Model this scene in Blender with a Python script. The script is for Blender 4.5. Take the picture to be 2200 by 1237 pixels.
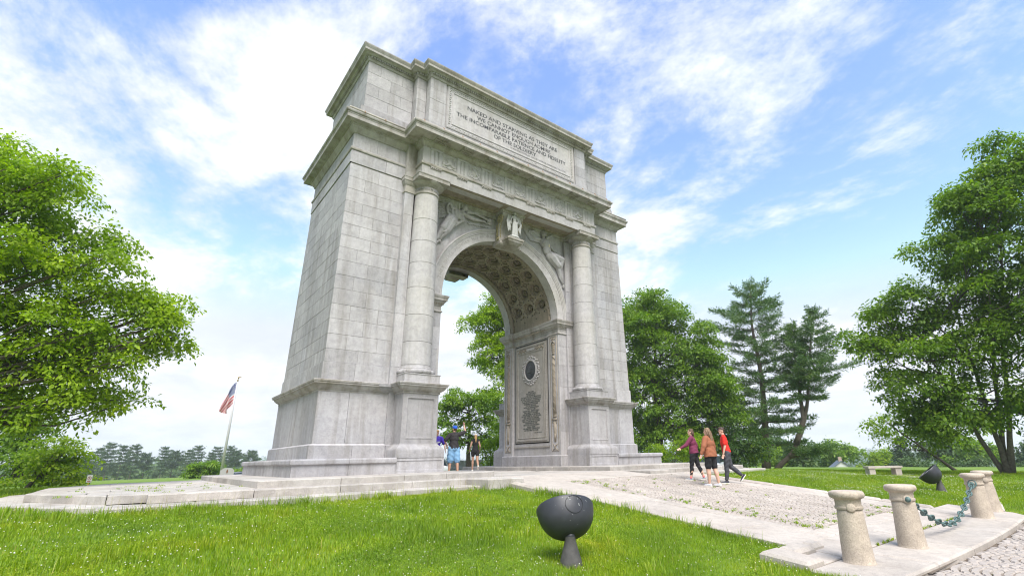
import bpy, bmesh, math, random
import numpy as np
from mathutils import Vector, Matrix
R = math.radians
random.seed(7)
rng = np.random.default_rng(11)
SC = bpy.context.scene
COL = SC.collection
for o in list(bpy.data.objects):
    bpy.data.objects.remove(o)

# ------------------------------------------------------------------ camera
cam_d = bpy.data.cameras.new('camera')
cam = bpy.data.objects.new('camera', cam_d)
COL.objects.link(cam)
CY, CP, CR = 40.10992, 18.56036, -1.35002
CAMP = Vector((-11.70365, -16.61416, 0.52525))
def cam_axes():
    a, b, c = R(CY), R(CP), R(CR)
    f = Vector((math.sin(a)*math.cos(b), math.cos(a)*math.cos(b), math.sin(b)))
    r = Vector((math.cos(a), -math.sin(a), 0))
    u = r.cross(f)
    return r*math.cos(c)+u*math.sin(c), -r*math.sin(c)+u*math.cos(c), f
_r, _u, _f = cam_axes()
cam.matrix_world = Matrix(((_r.x, _u.x, -_f.x, CAMP.x), (_r.y, _u.y, -_f.y, CAMP.y), (_r.z, _u.z, -_f.z, CAMP.z), (0, 0, 0, 1)))
cam_d.sensor_width = 36.0
cam_d.lens = 36.0*1048.2347/2200.0
cam_d.shift_x = -84.38/2200.0
cam_d.shift_y = 12.27/2200.0
cam_d.clip_start = 0.1
cam_d.clip_end = 20000
SC.camera = cam

# ------------------------------------------------------------------ world: daylight sky with thin broken cloud
CLX, CLY = 23.0, 10.5
SUN_EL, SUN_AZ = R(56), R(205)        # azimuth clockwise from +Y
w = bpy.data.worlds.new('World')
SC.world = w
w.use_nodes = True
nt = w.node_tree
nt.nodes.clear()
N = nt.nodes.new
L = nt.links.new
out = N('ShaderNodeOutputWorld'); bg = N('ShaderNodeBackground')
L(bg.outputs[0], out.inputs[0])
bg.inputs[1].default_value = 0.10
sky = N('ShaderNodeTexSky')
sky.sky_type = 'NISHITA'
sky.sun_disc = False
sky.sun_elevation = SUN_EL
sky.sun_rotation = SUN_AZ
sky.air_density = 1.0
sky.dust_density = 0.4
sky.ozone_density = 2.2
sky.altitude = 100
tc = N('ShaderNodeTexCoord')
sep = N('ShaderNodeSeparateXYZ'); L(tc.outputs['Generated'], sep.inputs[0])
def math_node(op, a=None, b=None, c=None, clamp=False):
    n = N('ShaderNodeMath'); n.operation = op; n.use_clamp = clamp
    for i, v in enumerate((a, b, c)):
        if v is None: continue
        if isinstance(v, (int, float)): n.inputs[i].default_value = v
        else: L(v, n.inputs[i])
    return n.outputs[0]
# project the direction on a cloud ceiling
zc = math_node('MAXIMUM', sep.outputs[2], 0.0)
zz = math_node('ADD', zc, 0.16)
px = math_node('DIVIDE', sep.outputs[0], zz)
py = math_node('DIVIDE', sep.outputs[1], zz)
comb = N('ShaderNodeCombineXYZ'); L(px, comb.inputs[0]); L(py, comb.inputs[1])
def noise(vec, scale, detail, rough, dist=0.0, off=(0, 0, 0), scl=(1, 1, 1), rot=0.0):
    m = N('ShaderNodeMapping'); m.inputs['Location'].default_value = off; m.inputs['Scale'].default_value = scl
    m.inputs['Rotation'].default_value = (0, 0, rot)
    L(vec, m.inputs[0])
    n = N('ShaderNodeTexNoise'); n.inputs['Scale'].default_value = scale; n.inputs['Detail'].default_value = detail
    n.inputs['Roughness'].default_value = rough; n.inputs['Distortion'].default_value = dist
    L(m.outputs[0], n.inputs['Vector'])
    return n.outputs['Fac']
big = noise(comb.outputs[0], 0.62, 3, 0.5, 0.4, (CLX, CLY, 0), (1, 1, 1), 0)
mid = noise(comb.outputs[0], 2.2, 10, 0.66, 0.25, (0.4, 7.1, 0), (1.0, 0.72, 1), R(35))
fine = noise(comb.outputs[0], 10.0, 8, 0.68, 0.1, (5, 2, 0), (1.0, 0.8, 1), R(35))
s = math_node('ADD', math_node('MULTIPLY', big, 1.15), math_node('MULTIPLY', mid, 1.05))
s = math_node('ADD', s, math_node('MULTIPLY', fine, 0.36))
rmp = N('ShaderNodeMapRange'); rmp.interpolation_type = 'SMOOTHSTEP'
rmp.inputs['From Min'].default_value = 1.16; rmp.inputs['From Max'].default_value = 1.47
L(s, rmp.inputs['Value'])
# nearer the horizon the layers stack up into a white band
hz = N('ShaderNodeMapRange'); hz.interpolation_type = 'SMOOTHSTEP'
hz.inputs['From Min'].default_value = 0.40; hz.inputs['From Max'].default_value = 0.03
hz.inputs['To Min'].default_value = 0.0; hz.inputs['To Max'].default_value = 0.80
L(sep.outputs[2], hz.inputs['Value'])
one = math_node('SUBTRACT', 1.0, math_node('MULTIPLY', math_node('SUBTRACT', 1.0, rmp.outputs[0]), math_node('SUBTRACT', 1.0, hz.outputs[0])))
fac = math_node('MULTIPLY', one, 0.95, clamp=True)
cr = N('ShaderNodeMapRange'); cr.inputs['From Min'].default_value = 0.3; cr.inputs['From Max'].default_value = 0.7
cr.inputs['To Min'].default_value = 0.80; cr.inputs['To Max'].default_value = 1.12
L(mid, cr.inputs['Value'])
ccol = N('ShaderNodeMix'); ccol.data_type = 'RGBA'; ccol.blend_type = 'MULTIPLY'; ccol.inputs[0].default_value = 1.0
ccol.inputs[6].default_value = (2.62, 2.69, 2.80, 1)
L(cr.outputs[0], ccol.inputs[7])
skm = N('ShaderNodeMix'); skm.data_type = 'RGBA'; skm.blend_type = 'MULTIPLY'; skm.inputs[0].default_value = 1.0
skm.inputs[7].default_value = (0.88, 0.85, 0.94, 1)
L(sky.outputs[0], skm.inputs[6])
veil = N('ShaderNodeMix'); veil.data_type = 'RGBA'; veil.blend_type = 'DARKEN'; veil.inputs[0].default_value = 1.0
veil.inputs[7].default_value = (1.95, 2.13, 2.62, 1)       # thin haze keeps the low sky from glaring
L(skm.outputs[2], veil.inputs[6])
mx = N('ShaderNodeMix'); mx.data_type = 'RGBA'
L(fac, mx.inputs[0]); L(veil.outputs[2], mx.inputs[6]); L(ccol.outputs[2], mx.inputs[7])
L(mx.outputs[2], bg.inputs[0])

# ------------------------------------------------------------------ sun behind thin cloud
sun_d = bpy.data.lights.new('sun', 'SUN')
sun = bpy.data.objects.new('sun', sun_d)
COL.objects.link(sun)
sun_d.energy = 1.5
sun_d.angle = R(38)
sun_d.color = (1.0, 0.968, 0.915)
sd = Vector((math.sin(SUN_AZ)*math.cos(SUN_EL), math.cos(SUN_AZ)*math.cos(SUN_EL), math.sin(SUN_EL)))
sun.rotation_euler = sd.to_track_quat('Z', 'Y').to_euler()

SC.view_settings.view_transform = 'Standard'
SC.view_settings.look = 'None'
SC.view_settings.gamma = 1
SC.view_settings.use_curve_mapping = False
SC.view_settings.exposure = 2.1
SC.render.engine = 'CYCLES'
SC.cycles.use_denoising = True
SC.cycles.max_bounces = 6
SC.cycles.transparent_max_bounces = 6
SC.cycles.sample_clamp_indirect = 6
SC.cycles.volume_bounces = 1
SC.cycles.filter_width = 1.1

# ------------------------------------------------------------------ helpers
def tag(o, label=None, cat=None, group=None, kind=None):
    if label: o['label'] = label
    if cat: o['category'] = cat
    if group: o['group'] = group
    if kind: o['kind'] = kind
    return o
def empty(name, loc=(0, 0, 0), rz=0.0, parent=None):
    o = bpy.data.objects.new(name, None)
    o.empty_display_size = 0.2
    COL.objects.link(o); o.location = loc; o.rotation_euler = (0, 0, rz)
    if parent: o.parent = parent
    return o
def link_mesh(name, me, mat=None, parent=None, smooth=False):
    o = bpy.data.objects.new(name, me)
    COL.objects.link(o)
    if mat is not None:
        for m in (mat if isinstance(mat, (list, tuple)) else [mat]): me.materials.append(m)
    if smooth: me.polygons.foreach_set('use_smooth', [True]*len(me.polygons))
    if parent: o.parent = parent
    return o
def copy_tree(o, parent=None):
    c = o.copy(); COL.objects.link(c)
    c.parent = parent
    for ch in list(o.children): copy_tree(ch, c)
    return c
def np_mesh(name, V, F, mi=None):
    """V (n,3), F (m,k): quick mesh of equal-sized faces."""
    me = bpy.data.meshes.new(name)
    V = np.asarray(V, np.float32); F = np.asarray(F, np.int32)
    n, k = F.shape
    me.vertices.add(len(V)); me.vertices.foreach_set('co', V.ravel())
    me.loops.add(n*k); me.loops.foreach_set('vertex_index', F.ravel())
    me.polygons.add(n); me.polygons.foreach_set('loop_start', np.arange(0, n*k, k, dtype=np.int32))
    if mi is not None: me.polygons.foreach_set('material_index', np.asarray(mi, np.int32))
    me.update(calc_edges=True); me.validate()
    return me
def off_poly(P, d):
    """outward mitred offset of a counter-clockwise polygon"""
    n = len(P); Q = []
    for i in range(n):
        a, b, c = P[i-1], P[i], P[(i+1) % n]
        e1 = (b[0]-a[0], b[1]-a[1]); e2 = (c[0]-b[0], c[1]-b[1])
        l1 = math.hypot(*e1); l2 = math.hypot(*e2)
        n1 = (e1[1]/l1, -e1[0]/l1); n2 = (e2[1]/l2, -e2[0]/l2)
        k = 1+n1[0]*n2[0]+n1[1]*n2[1]
        Q.append((b[0]+d*(n1[0]+n2[0])/k, b[1]+d*(n1[1]+n2[1])/k))
    return Q
class MB:
    def __init__(s): s.v = []; s.f = []; s.m = []; s.mi = 0
    def add(s, vs, fs):
        b = len(s.v); s.v += [tuple(p) for p in vs]
        for f in fs: s.f.append([i+b for i in f]); s.m.append(s.mi)
    def box(s, x0, x1, y0, y1, z0, z1):
        s.add([(x0, y0, z0), (x1, y0, z0), (x1, y1, z0), (x0, y1, z0), (x0, y0, z1), (x1, y0, z1), (x1, y1, z1), (x0, y1, z1)],
              [(3, 2, 1, 0), (4, 5, 6, 7), (0, 1, 5, 4), (1, 2, 6, 5), (2, 3, 7, 6), (3, 0, 4, 7)])
    def cbox(s, x0, x1, y0, y1, z0, z1, c=0.01):
        """box with chamfered top and vertical edges"""
        P = lambda e: [(x0+e, y0), (x1-e, y0), (x1, y0+e), (x1, y1-e), (x1-e, y1), (x0+e, y1), (x0, y1-e), (x0, y0+e)]
        A = [(x, y, z0) for x, y in P(c)]; B = [(x, y, z1-c) for x, y in P(c)]
        T = [(min(max(x, x0+c), x1-c), min(max(y, y0+c), y1-c), z1) for x, y in P(c)]
        fs = [tuple(range(7, -1, -1)), tuple(range(16, 24))]
        for i in range(8):
            j = (i+1) % 8
            fs.append((i, j, 8+j, 8+i)); fs.append((8+i, 8+j, 16+j, 16+i))
        s.add(A+B+T, fs)
    def prism(s, P, z0, z1, c=0.0, zf=None):
        """polygon (ccw) pulled from z0 to z1, optional top chamfer; zf(x,y) adds to z"""
        n = len(P); g = zf or (lambda x, y: 0.0)
        vs = [(x, y, z0+g(x, y)) for x, y in P]
        fs = [tuple(range(n-1, -1, -1))]
        if c > 0:
            vs += [(x, y, z1-c+g(x, y)) for x, y in P]
            vs += [(x, y, z1+g(x, y)) for x, y in off_poly(P, -c)]
            k = 2
        else:
            vs += [(x, y, z1+g(x, y)) for x, y in P]; k = 1
        for a in range(k):
            for i in range(n):
                j = (i+1) % n
                fs.append((a*n+i, a*n+j, (a+1)*n+j, (a+1)*n+i))
        fs.append(tuple(range(k*n, k*n+n)))
        s.add(vs, fs)
    def sweep(s, P, prof, cap0=False, cap1=False):
        """mitred moulding round a closed ccw plan; prof = [(out, z), ...] bottom to top"""
        n = len(P); vs = []; fs = []
        for o, z in prof: vs += [(x, y, z) for x, y in off_poly(P, o)]
        for a in range(len(prof)-1):
            for i in range(n):
                j = (i+1) % n
                fs.append((a*n+i, a*n+j, (a+1)*n+j, (a+1)*n+i))
        if cap0: fs.append(tuple(range(n-1, -1, -1)))
        if cap1: fs.append(tuple(range((len(prof)-1)*n, len(prof)*n)))
        s.add(vs, fs)
    def lathe(s, prof, n=24, cx=0, cy=0, cap=True, wob=None):
        vs = []; fs = []
        for r, z in prof:
            for i in range(n):
                a = 2*math.pi*i/n
                rr = r+(wob(a, z) if wob else 0)
                vs.append((cx+rr*math.cos(a), cy+rr*math.sin(a), z))
        for k in range(len(prof)-1):
            for i in range(n):
                j = (i+1) % n
                fs.append((k*n+i, k*n+j, (k+1)*n+j, (k+1)*n+i))
        if cap:
            fs.append(tuple(range(n-1, -1, -1))); fs.append(tuple(range((len(prof)-1)*n, len(prof)*n)))
        s.add(vs, fs)
    def tube(s, pts, rad, n=8, cap=True, flat=None):
        """tapered tube; flat=(axis vector, factor) squashes the section"""
        pts = [Vector(p) for p in pts]
        if isinstance(rad, (int, float)): rad = [rad]*len(pts)
        t = (pts[1]-pts[0]).normalized()
        a = t.orthogonal().normalized()
        vs = []; fs = []
        for i, p in enumerate(pts):
            if i == 0: d = pts[1]-pts[0]
            elif i == len(pts)-1: d = pts[-1]-pts[-2]
            else: d = pts[i+1]-pts[i-1]
            d.normalize()
            a = (a-d*a.dot(d)); a = a.normalized() if a.length > 1e-6 else d.orthogonal().normalized()
            b = d.cross(a)
            for k in range(n):
                th = 2*math.pi*k/n
                q = a*math.cos(th)*rad[i]+b*math.sin(th)*rad[i]
                if flat:
                    ax, fl = flat; ax = Vector(ax); q = q-ax*(q.dot(ax))*(1-fl)
                vs.append(p+q)
        for i in range(len(pts)-1):
            for k in range(n):
                j = (k+1) % n
                fs.append((i*n+k, i*n+j, (i+1)*n+j, (i+1)*n+k))
        if cap:
            fs.append(tuple(range(n-1, -1, -1))); fs.append(tuple(range((len(pts)-1)*n, len(pts)*n)))
        s.add(vs, fs)
    def ball(s, c, r, n=8, m=6, rot=None):
        """ellipsoid, r scalar or (rx,ry,rz)"""
        if isinstance(r, (int, float)): r = (r, r, r)
        c = Vector(c); vs = []
        def P(x, y, z):
            q = Vector((x*r[0], y*r[1], z*r[2]))
            if rot is not None: q = rot @ q
            return c+q
        vs.append(P(0, 0, -1))
        for i in range(1, m):
            ph = -math.pi/2+math.pi*i/m
            for k in range(n):
                th = 2*math.pi*k/n
                vs.append(P(math.cos(ph)*math.cos(th), math.cos(ph)*math.sin(th), math.sin(ph)))
        vs.append(P(0, 0, 1))
        fs = [(0, 1+(k+1) % n, 1+k) for k in range(n)]
        for i in range(m-2):
            for k in range(n):
                j = (k+1) % n
                fs.append((1+i*n+k, 1+i*n+j, 1+(i+1)*n+j, 1+(i+1)*n+k))
        top = len(vs)-1; b = 1+(m-2)*n
        fs += [(b+k, b+(k+1) % n, top) for k in range(n)]
        s.add(vs, fs)
    def cap(s, a, b, ra, rb, n=8):
        """round-ended limb"""
        a = Vector(a); b = Vector(b); d = b-a; l = max(d.length, 1e-6); d = d/l
        s.tube([a-d*ra*0.9, a-d*ra*0.55, a, a.lerp(b, .5), b, b+d*rb*0.55, b+d*rb*0.9], [ra*.4, ra*.83, ra, (ra+rb)/2, rb, rb*.83, rb*.4], n)
    def sunk(s, M, u0, u1, v0, v1, ins, dep, bw=0.01):
        """rectangle with a sunk panel: M(u,v,n) -> point, n < 0 goes into the surface"""
        r = lambda a, n: [M(u0+a, v0+a, n), M(u1-a, v0+a, n), M(u1-a, v1-a, n), M(u0+a, v1-a, n)]
        vs = r(0, 0)+r(ins, 0)+r(ins+bw, -dep)
        fs = []
        for k in (0, 4):
            for i in range(4):
                j = (i+1) % 4
                fs.append((k+i, k+j, k+4+j, k+4+i))
        fs.append((8, 9, 10, 11))
        s.add(vs, fs)
    def mapv(s, fn):
        s.v = [fn(*p) for p in s.v]; return s
    def mesh(s, name):
        me = bpy.data.meshes.new(name)
        me.from_pydata([tuple(p) for p in s.v], [], s.f)
        if any(s.m): me.polygons.foreach_set('material_index', s.m)
        me.update()
        return me
    def build(s, name, mat=None, parent=None, smooth=False, label=None):
        o = link_mesh(name, s.mesh(name), mat, parent, smooth)
        if label: o['label'] = label
        return o
def smooth_by_angle(o, ang=35):
    me = o.data
    bm = bmesh.new(); bm.from_mesh(me)
    bmesh.ops.recalc_face_normals(bm, faces=bm.faces[:])
    for f in bm.faces: f.smooth = True
    for e in bm.edges:
        if len(e.link_faces) == 2 and e.calc_face_angle(0) > R(ang): e.smooth = False
    bm.to_mesh(me); bm.free()
    return o
def fuse(mb, name, voxel, mat, parent=None, sm=2, post=None):
    """fuse overlapping blobs into ONE continuous skin"""
    me = mb.mesh('blob')
    bm = bmesh.new(); bm.from_mesh(me); bmesh.ops.recalc_face_normals(bm, faces=bm.faces[:]); bm.to_mesh(me); bm.free()
    t = bpy.data.objects.new('blob', me); COL.objects.link(t)
    m = t.modifiers.new('r', 'REMESH'); m.mode = 'VOXEL'; m.voxel_size = voxel; m.use_smooth_shade = True
    if sm:
        k = t.modifiers.new('s', 'SMOOTH'); k.iterations = sm; k.factor = 0.5
    dg = bpy.context.evaluated_depsgraph_get()
    me2 = bpy.data.meshes.new_from_object(t.evaluated_get(dg))
    bpy.data.objects.remove(t); bpy.data.meshes.remove(me)
    if post:
        n = len(me2.vertices); co = np.empty(n*3, np.float32); me2.vertices.foreach_get('co', co)
        co = post(co.reshape(-1, 3)); me2.vertices.foreach_set('co', np.asarray(co, np.float32).ravel()); me2.update()
    me2.name = name
    me2.materials.clear()
    o = link_mesh(name, me2, mat, parent, True)
    return o
_txt_cache = {}
def text_2d(body, ext=0.0, res=3, bold=0.0):
    """flat outline mesh of a line of text: (verts, faces) in text units, left aligned"""
    key = (body, ext, bold)
    if key in _txt_cache: return _txt_cache[key]
    c = bpy.data.curves.new('t', 'FONT'); c.body = body; c.size = 1.0; c.resolution_u = res; c.extrude = ext; c.offset = bold
    o = bpy.data.objects.new('t', c); COL.objects.link(o)
    dg = bpy.context.evaluated_depsgraph_get()
    me = bpy.data.meshes.new_from_object(o.evaluated_get(dg))
    vs = [tuple(v.co) for v in me.vertices]; fs = [tuple(p.vertices) for p in me.polygons]
    bpy.data.objects.remove(o); bpy.data.curves.remove(c); bpy.data.meshes.remove(me)
    _txt_cache[key] = (vs, fs)
    return vs, fs
def put_text(mb, body, M, u0, u1, v0, v1, n=0.003, bold=0.0):
    """fit the text's outline box to u0..u1, v0..v1 on the surface M(u,v,n)"""
    vs, fs = text_2d(body, bold=bold)
    xs = [p[0] for p in vs]; a, b = min(xs), max(xs)
    h0, h1 = 0.0, 0.695
    mb.add([M(u0+(p[0]-a)/(b-a)*(u1-u0), v0+(p[1]-h0)/(h1-h0)*(v1-v0), n) for p in vs], fs)

# ------------------------------------------------------------------ materials
MATS = {}
def mat_new(name):
    m = bpy.data.materials.new(name); m.use_nodes = True
    t = m.node_tree; b = t.nodes['Principled BSDF']
    MATS[name] = m
    return m, t, b
def rgba(c): return (c[0], c[1], c[2], 1)
def nd(t, typ, **kw):
    n = t.nodes.new(typ)
    for k, v in kw.items(): setattr(n, k, v)
    return n
def tex_noise(t, vec, scale, detail=4, rough=0.55, dist=0.0):
    n = nd(t, 'ShaderNodeTexNoise'); n.inputs['Scale'].default_value = scale; n.inputs['Detail'].default_value = detail
    n.inputs['Roughness'].default_value = rough; n.inputs['Distortion'].default_value = dist
    if vec is not None: t.links.new(vec, n.inputs['Vector'])
    return n.outputs['Fac']
def ramp(t, fac, stops):
    n = nd(t, 'ShaderNodeValToRGB'); e = n.color_ramp.elements
    while len(e) < len(stops): e.new(0.5)
    for i, (p, c) in enumerate(stops):
        e[i].position = p; e[i].color = c if len(c) == 4 else rgba(c)
    t.links.new(fac, n.inputs[0])
    return n.outputs[0]
def mixc(t, fac, a, b, mode='MIX'):
    n = nd(t, 'ShaderNodeMix', data_type='RGBA', blend_type=mode)
    for i, v in ((0, fac), (6, a), (7, b)):
        if isinstance(v, (int, float)): n.inputs[i].default_value = v
        elif isinstance(v, (tuple, list)): n.inputs[i].default_value = rgba(v)
        else: t.links.new(v, n.inputs[i])
    return n.outputs[2]
def mapped(t, scale=(1, 1, 1), out='Object'):
    c = nd(t, 'ShaderNodeTexCoord'); m = nd(t, 'ShaderNodeMapping'); m.inputs['Scale'].default_value = scale
    t.links.new(c.outputs[out], m.inputs[0])
    return m.outputs[0]
def bump(t, b, fac, strength, dist=0.02):
    n = nd(t, 'ShaderNodeBump'); n.inputs['Strength'].default_value = strength; n.inputs['Distance'].default_value = dist
    t.links.new(fac, n.inputs['Height']); t.links.new(n.outputs[0], b.inputs['Normal'])
def plain(name, col, rough=0.6, metal=0.0, var=0.08, scale=20, bmp=0.0):
    m, t, b = mat_new(name)
    v = mapped(t)
    f = tex_noise(t, v, scale, 5, 0.6)
    c = ramp(t, f, [(0.3, tuple(x*(1-var) for x in col)), (0.7, tuple(min(1, x*(1+var)) for x in col))])
    t.links.new(c, b.inputs['Base Color'])
    b.inputs['Roughness'].default_value = rough; b.inputs['Metallic'].default_value = metal
    if bmp: bump(t, b, f, bmp)
    return m
def stone(name, col, stain=(0.2, 0.17, 0.13), stain_amt=0.45, speck=0.10, objvar=0.10, streak=(3.0, 3.0, 0.22), tint=None, spk_scale=55, rough=0.85, bmp=0.25, dark_speck=0.0):
    """weathered granite: cloudy tone, grain, run-off streaks, block to block shade"""
    m, t, b = mat_new(name)
    v = mapped(t)
    big = tex_noise(t, v, 0.9, 5, 0.6, 0.3)
    c = ramp(t, big, [(0.28, tuple(x*0.86 for x in col)), (0.72, tuple(min(1, x*1.10) for x in col))])
    if tint:
        c = mixc(t, ramp(t, tex_noise(t, v, 0.35, 3, 0.5, 0.5), [(0.45, (0, 0, 0)), (0.68, (0.6, 0.6, 0.6))]), c, tint)
    md_ = tex_noise(t, v, 5.5, 6, 0.72, 0.6)
    c = mixc(t, 1.0, c, ramp(t, md_, [(0.30, (0.80, 0.80, 0.81)), (0.5, (1, 1, 1)), (0.70, (1.13, 1.13, 1.12))]), 'MULTIPLY')
    g = tex_noise(t, v, spk_scale, 3, 0.7)
    c = mixc(t, 1.0, c, ramp(t, g, [(0.30, (1-speck*2.2,)*3), (0.55, (1, 1, 1)), (0.72, (1+speck,)*3)]), 'MULTIPLY')
    if dark_speck:
        vo = nd(t, 'ShaderNodeTexVoronoi'); vo.inputs['Scale'].default_value = spk_scale*0.8; t.links.new(v, vo.inputs['Vector'])
        c = mixc(t, ramp(t, vo.outputs['Distance'], [(0.10, (dark_speck,)*3), (0.24, (0, 0, 0))]), c, (0.09, 0.085, 0.08))
    vs = mapped(t, streak)
    st = tex_noise(t, vs, 1.0, 6, 0.65, 0.2)
    c = mixc(t, ramp(t, st, [(0.46, (0, 0, 0)), (0.74, (stain_amt*1.15,)*3)]), c, stain)
    oi = nd(t, 'ShaderNodeObjectInfo')
    rv = ramp(t, oi.outputs['Random'], [(0.0, (1-objvar,)*3), (1.0, (1+objvar*0.7,)*3)])
    c = mixc(t, 1.0, c, rv, 'MULTIPLY')
    t.links.new(c, b.inputs['Base Color'])
    b.inputs['Roughness'].default_value = rough
    h = tex_noise(t, v, spk_scale*0.6, 6, 0.7)
    bump(t, b, h, bmp, 0.012)
    return m
GRAN = stone('granite', (0.41, 0.391, 0.400), stain=(0.17, 0.15, 0.125), stain_amt=0.6, tint=(0.345, 0.342, 0.37), bmp=.35, objvar=.13, speck=.14)
GRAN_P = stone('granite_pale', (0.445, 0.424, 0.430), stain=(0.22, 0.20, 0.155), stain_amt=0.35, tint=(0.41, 0.385, 0.35), objvar=0.05)
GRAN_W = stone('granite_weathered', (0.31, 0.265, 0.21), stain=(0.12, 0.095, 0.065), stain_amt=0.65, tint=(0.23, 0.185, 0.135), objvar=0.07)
CORN = stone('granite_cornice', (0.395, 0.374, 0.366), stain=(0.13, 0.105, 0.065), stain_amt=0.7, streak=(2.2, 2.2, 0.6), tint=(0.32, 0.285, 0.22), objvar=0.06)
PANELST = stone('panel_stone', (0.35, 0.325, 0.295), stain=(0.2, 0.17, 0.13), stain_amt=0.4, objvar=0.04)
MORT = stone('mortar', (0.38, 0.345, 0.295), stain_amt=0.3, speck=0.12)
LETTER = plain('letter_dark', (0.035, 0.035, 0.037), 0.6)
LETTER_G = plain('letter_bronze', (0.03, 0.042, 0.036), 0.55, 0.2)
PAVE = stone('paving_stone', (0.455, 0.405, 0.36), stain=(0.27, 0.23, 0.195), stain_amt=0.35, streak=(1.2, 1.2, 1.2), objvar=0.09, tint=(0.43, 0.37, 0.32))
TERR = stone('terrace_stone', (0.43, 0.40, 0.37), stain=(0.18, 0.155, 0.13), stain_amt=0.5, streak=(1.6, 0.7, 1.2), objvar=0.11, tint=(0.41, 0.355, 0.315))
COBB = stone('cobble_stone', (0.41, 0.362, 0.325), stain=(0.22, 0.18, 0.15), stain_amt=0.3, streak=(1.3, 1.3, 1.3), objvar=0.08, tint=(0.42, 0.355, 0.31))
BOLL = stone('bollard_stone', (0.475, 0.40, 0.325), stain=(0.28, 0.22, 0.16), stain_amt=0.35, objvar=0.05, speck=0.13, dark_speck=0.55, spk_scale=45, bmp=0.5)
BRONZE = plain('green_bronze', (0.10, 0.16, 0.155), 0.6, 0.35, 0.35, 30, 0.3)
DARKBR = plain('dark_bronze', (0.045, 0.045, 0.047), 0.45, 0.5, 0.3, 12, 0.4)
BLACKM = plain('dark_grey_metal', (0.030, 0.031, 0.039), 0.45, 0.0, 0.12, 8, 0.05)
RUSTM = plain('weathered_dark_metal', (0.062, 0.058, 0.056), 0.7, 0.0, 0.35, 9, 0.2)
STEEL = plain('pale_pole_metal', (0.46, 0.45, 0.47), 0.5, 0.0, 0.05)
WHITE = plain('white_paint', (0.75, 0.75, 0.74), 0.5, 0, 0.04)
BLACK = plain('black_rubber', (0.02, 0.02, 0.02), 0.6)
SEAM = plain('seam_dark', (0.012, 0.012, 0.014), 0.6)

# ================================================================== ground
def sstep(a, b, x):
    t = np.clip((np.asarray(x, float)-a)/(b-a), 0, 1); return t*t*(3-2*t)
def path_z(y): return -1.05*np.clip((-np.asarray(y, float)-3.4)/9.9, 0, 1)-0.012*np.maximum(0, -np.asarray(y, float)-14.2)
def wob_z(x, y):
    return (np.sin(x*.9+1.3*np.sin(y*.5))*.5+np.sin(y*1.1+x*.37)*.5)*.025
def ground_z(x, y):
    x = np.asarray(x, float); y = np.asarray(y, float)
    z = path_z(y)-.045-.20*np.exp(-np.maximum(0, -y-4.0)/1.5)
    z = np.where(y > -4, np.minimum(z, -.245), z)
    r = np.hypot(x-0.5, y-2.0)
    az = np.degrees(np.arctan2(x+11.7, y+16.6))            # from the camera side: 0 = +Y, 90 = +X
    east = sstep(50, 68, az)
    # beyond the mound: gentle fall to the north field, steeper to the east valley, road behind nearly level
    north = -0.25-0.55*sstep(22, 45, r)-3.0*sstep(45, 230, r)-3*sstep(260, 700, r)
    mid_ = -0.25-0.45*sstep(18, 40, r)-1.2*sstep(45, 90, r)-8*sstep(90, 240, r)
    east_ = -0.75-0.45*sstep(22, 46, r)-3.0*sstep(50, 75, r)-14.0*sstep(60, 150, r)
    w_mid = np.exp(-((az-33)/12.0)**2)
    far = north*(1-w_mid)+mid_*w_mid
    far = far*(1-east)+east_*east
    z = z-.30*sstep(11, 19, x)*sstep(-12, -6, y)
    k = sstep(15, 30, r)
    z = z*(1-k)+np.minimum(far, z*0+far)*k
    hills = 15*sstep(600, 1250, r)*(0.62+0.22*np.sin(az*.11+.6)+.16*np.sin(az*.37))-14*sstep(240, 900, r)*(1-sstep(900, 1800, r))*0
    return z+hills+wob_z(x, y)*np.where(r < 60, 1, 0.4)
TA = [(-11.8, -2.9), (11.8, -2.9), (13.3, .3), (13.3, 5.1), (11.8, 8.35), (-11.8, 8.35), (-13.3, 5.1), (-13.3, .3)]
def in_terrace(x, y, m=0.0):
    ax = np.abs(x)
    a = (y > -2.9-m) & (y < 8.35+m) & (ax < 13.3+m) & (ax-11.8 < (y+2.9+2*m)*.47) & (ax-11.8 < (8.35-y+2*m)*.47)
    b = (ax < 11.2+m) & (y > -3.4-m) & (y <= -2.8)
    return a | b
PXL, PXR = -2.95, 4.98
def in_paved(x, y, m=0.0):
    low = in_terrace(x, y, .75+m)
    p = (x > PXL-m) & (x < PXR+m) & (y > -14.15-m) & (y < -3)
    s_ = (x > -4.12-m) & (x < 6.15+m) & (y > -14.15-m) & (y < -12.25+m)
    rd = (y < -13.98+m) & (x > -5.6+(-14.15-y)*1.4-m) & ((x < 6.2) | (y < -14.15))
    return low | p | s_ | rd
def terrain():
    def axis(lo, hi, step, far, grow):
        a = list(np.arange(lo, hi+1e-6, step)); s_ = step; v = hi
        while v < far: s_ *= grow; v += s_; a.append(v)
        s_ = step; v = lo; b = []
        while v > -far: s_ *= grow; v -= s_; b.append(v)
        return np.array(b[::-1]+a)
    X = axis(-16, 9, .16, 1450, 1.13); Y = axis(-17, 1, .16, 1450, 1.13)
    gx, gy = np.meshgrid(X, Y); gx = gx.ravel(); gy = gy.ravel()
    z = ground_z(gx, gy)
    z = z-np.where(in_paved(gx, gy, -.04), .30, 0)
    nx, ny = len(X), len(Y)
    i = np.arange(nx-1); j = np.arange(ny-1); I, J = np.meshgrid(i, j); a = (J*nx+I).ravel()
    F = np.stack([a, a+1, a+nx+1, a+nx], 1)
    o = link_mesh('ground', np_mesh('ground', np.stack([gx, gy, z], 1), F), None, None, True)
    return tag(o, kind='structure')
m, t, b = mat_new('lawn')
v = mapped(t)
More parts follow.
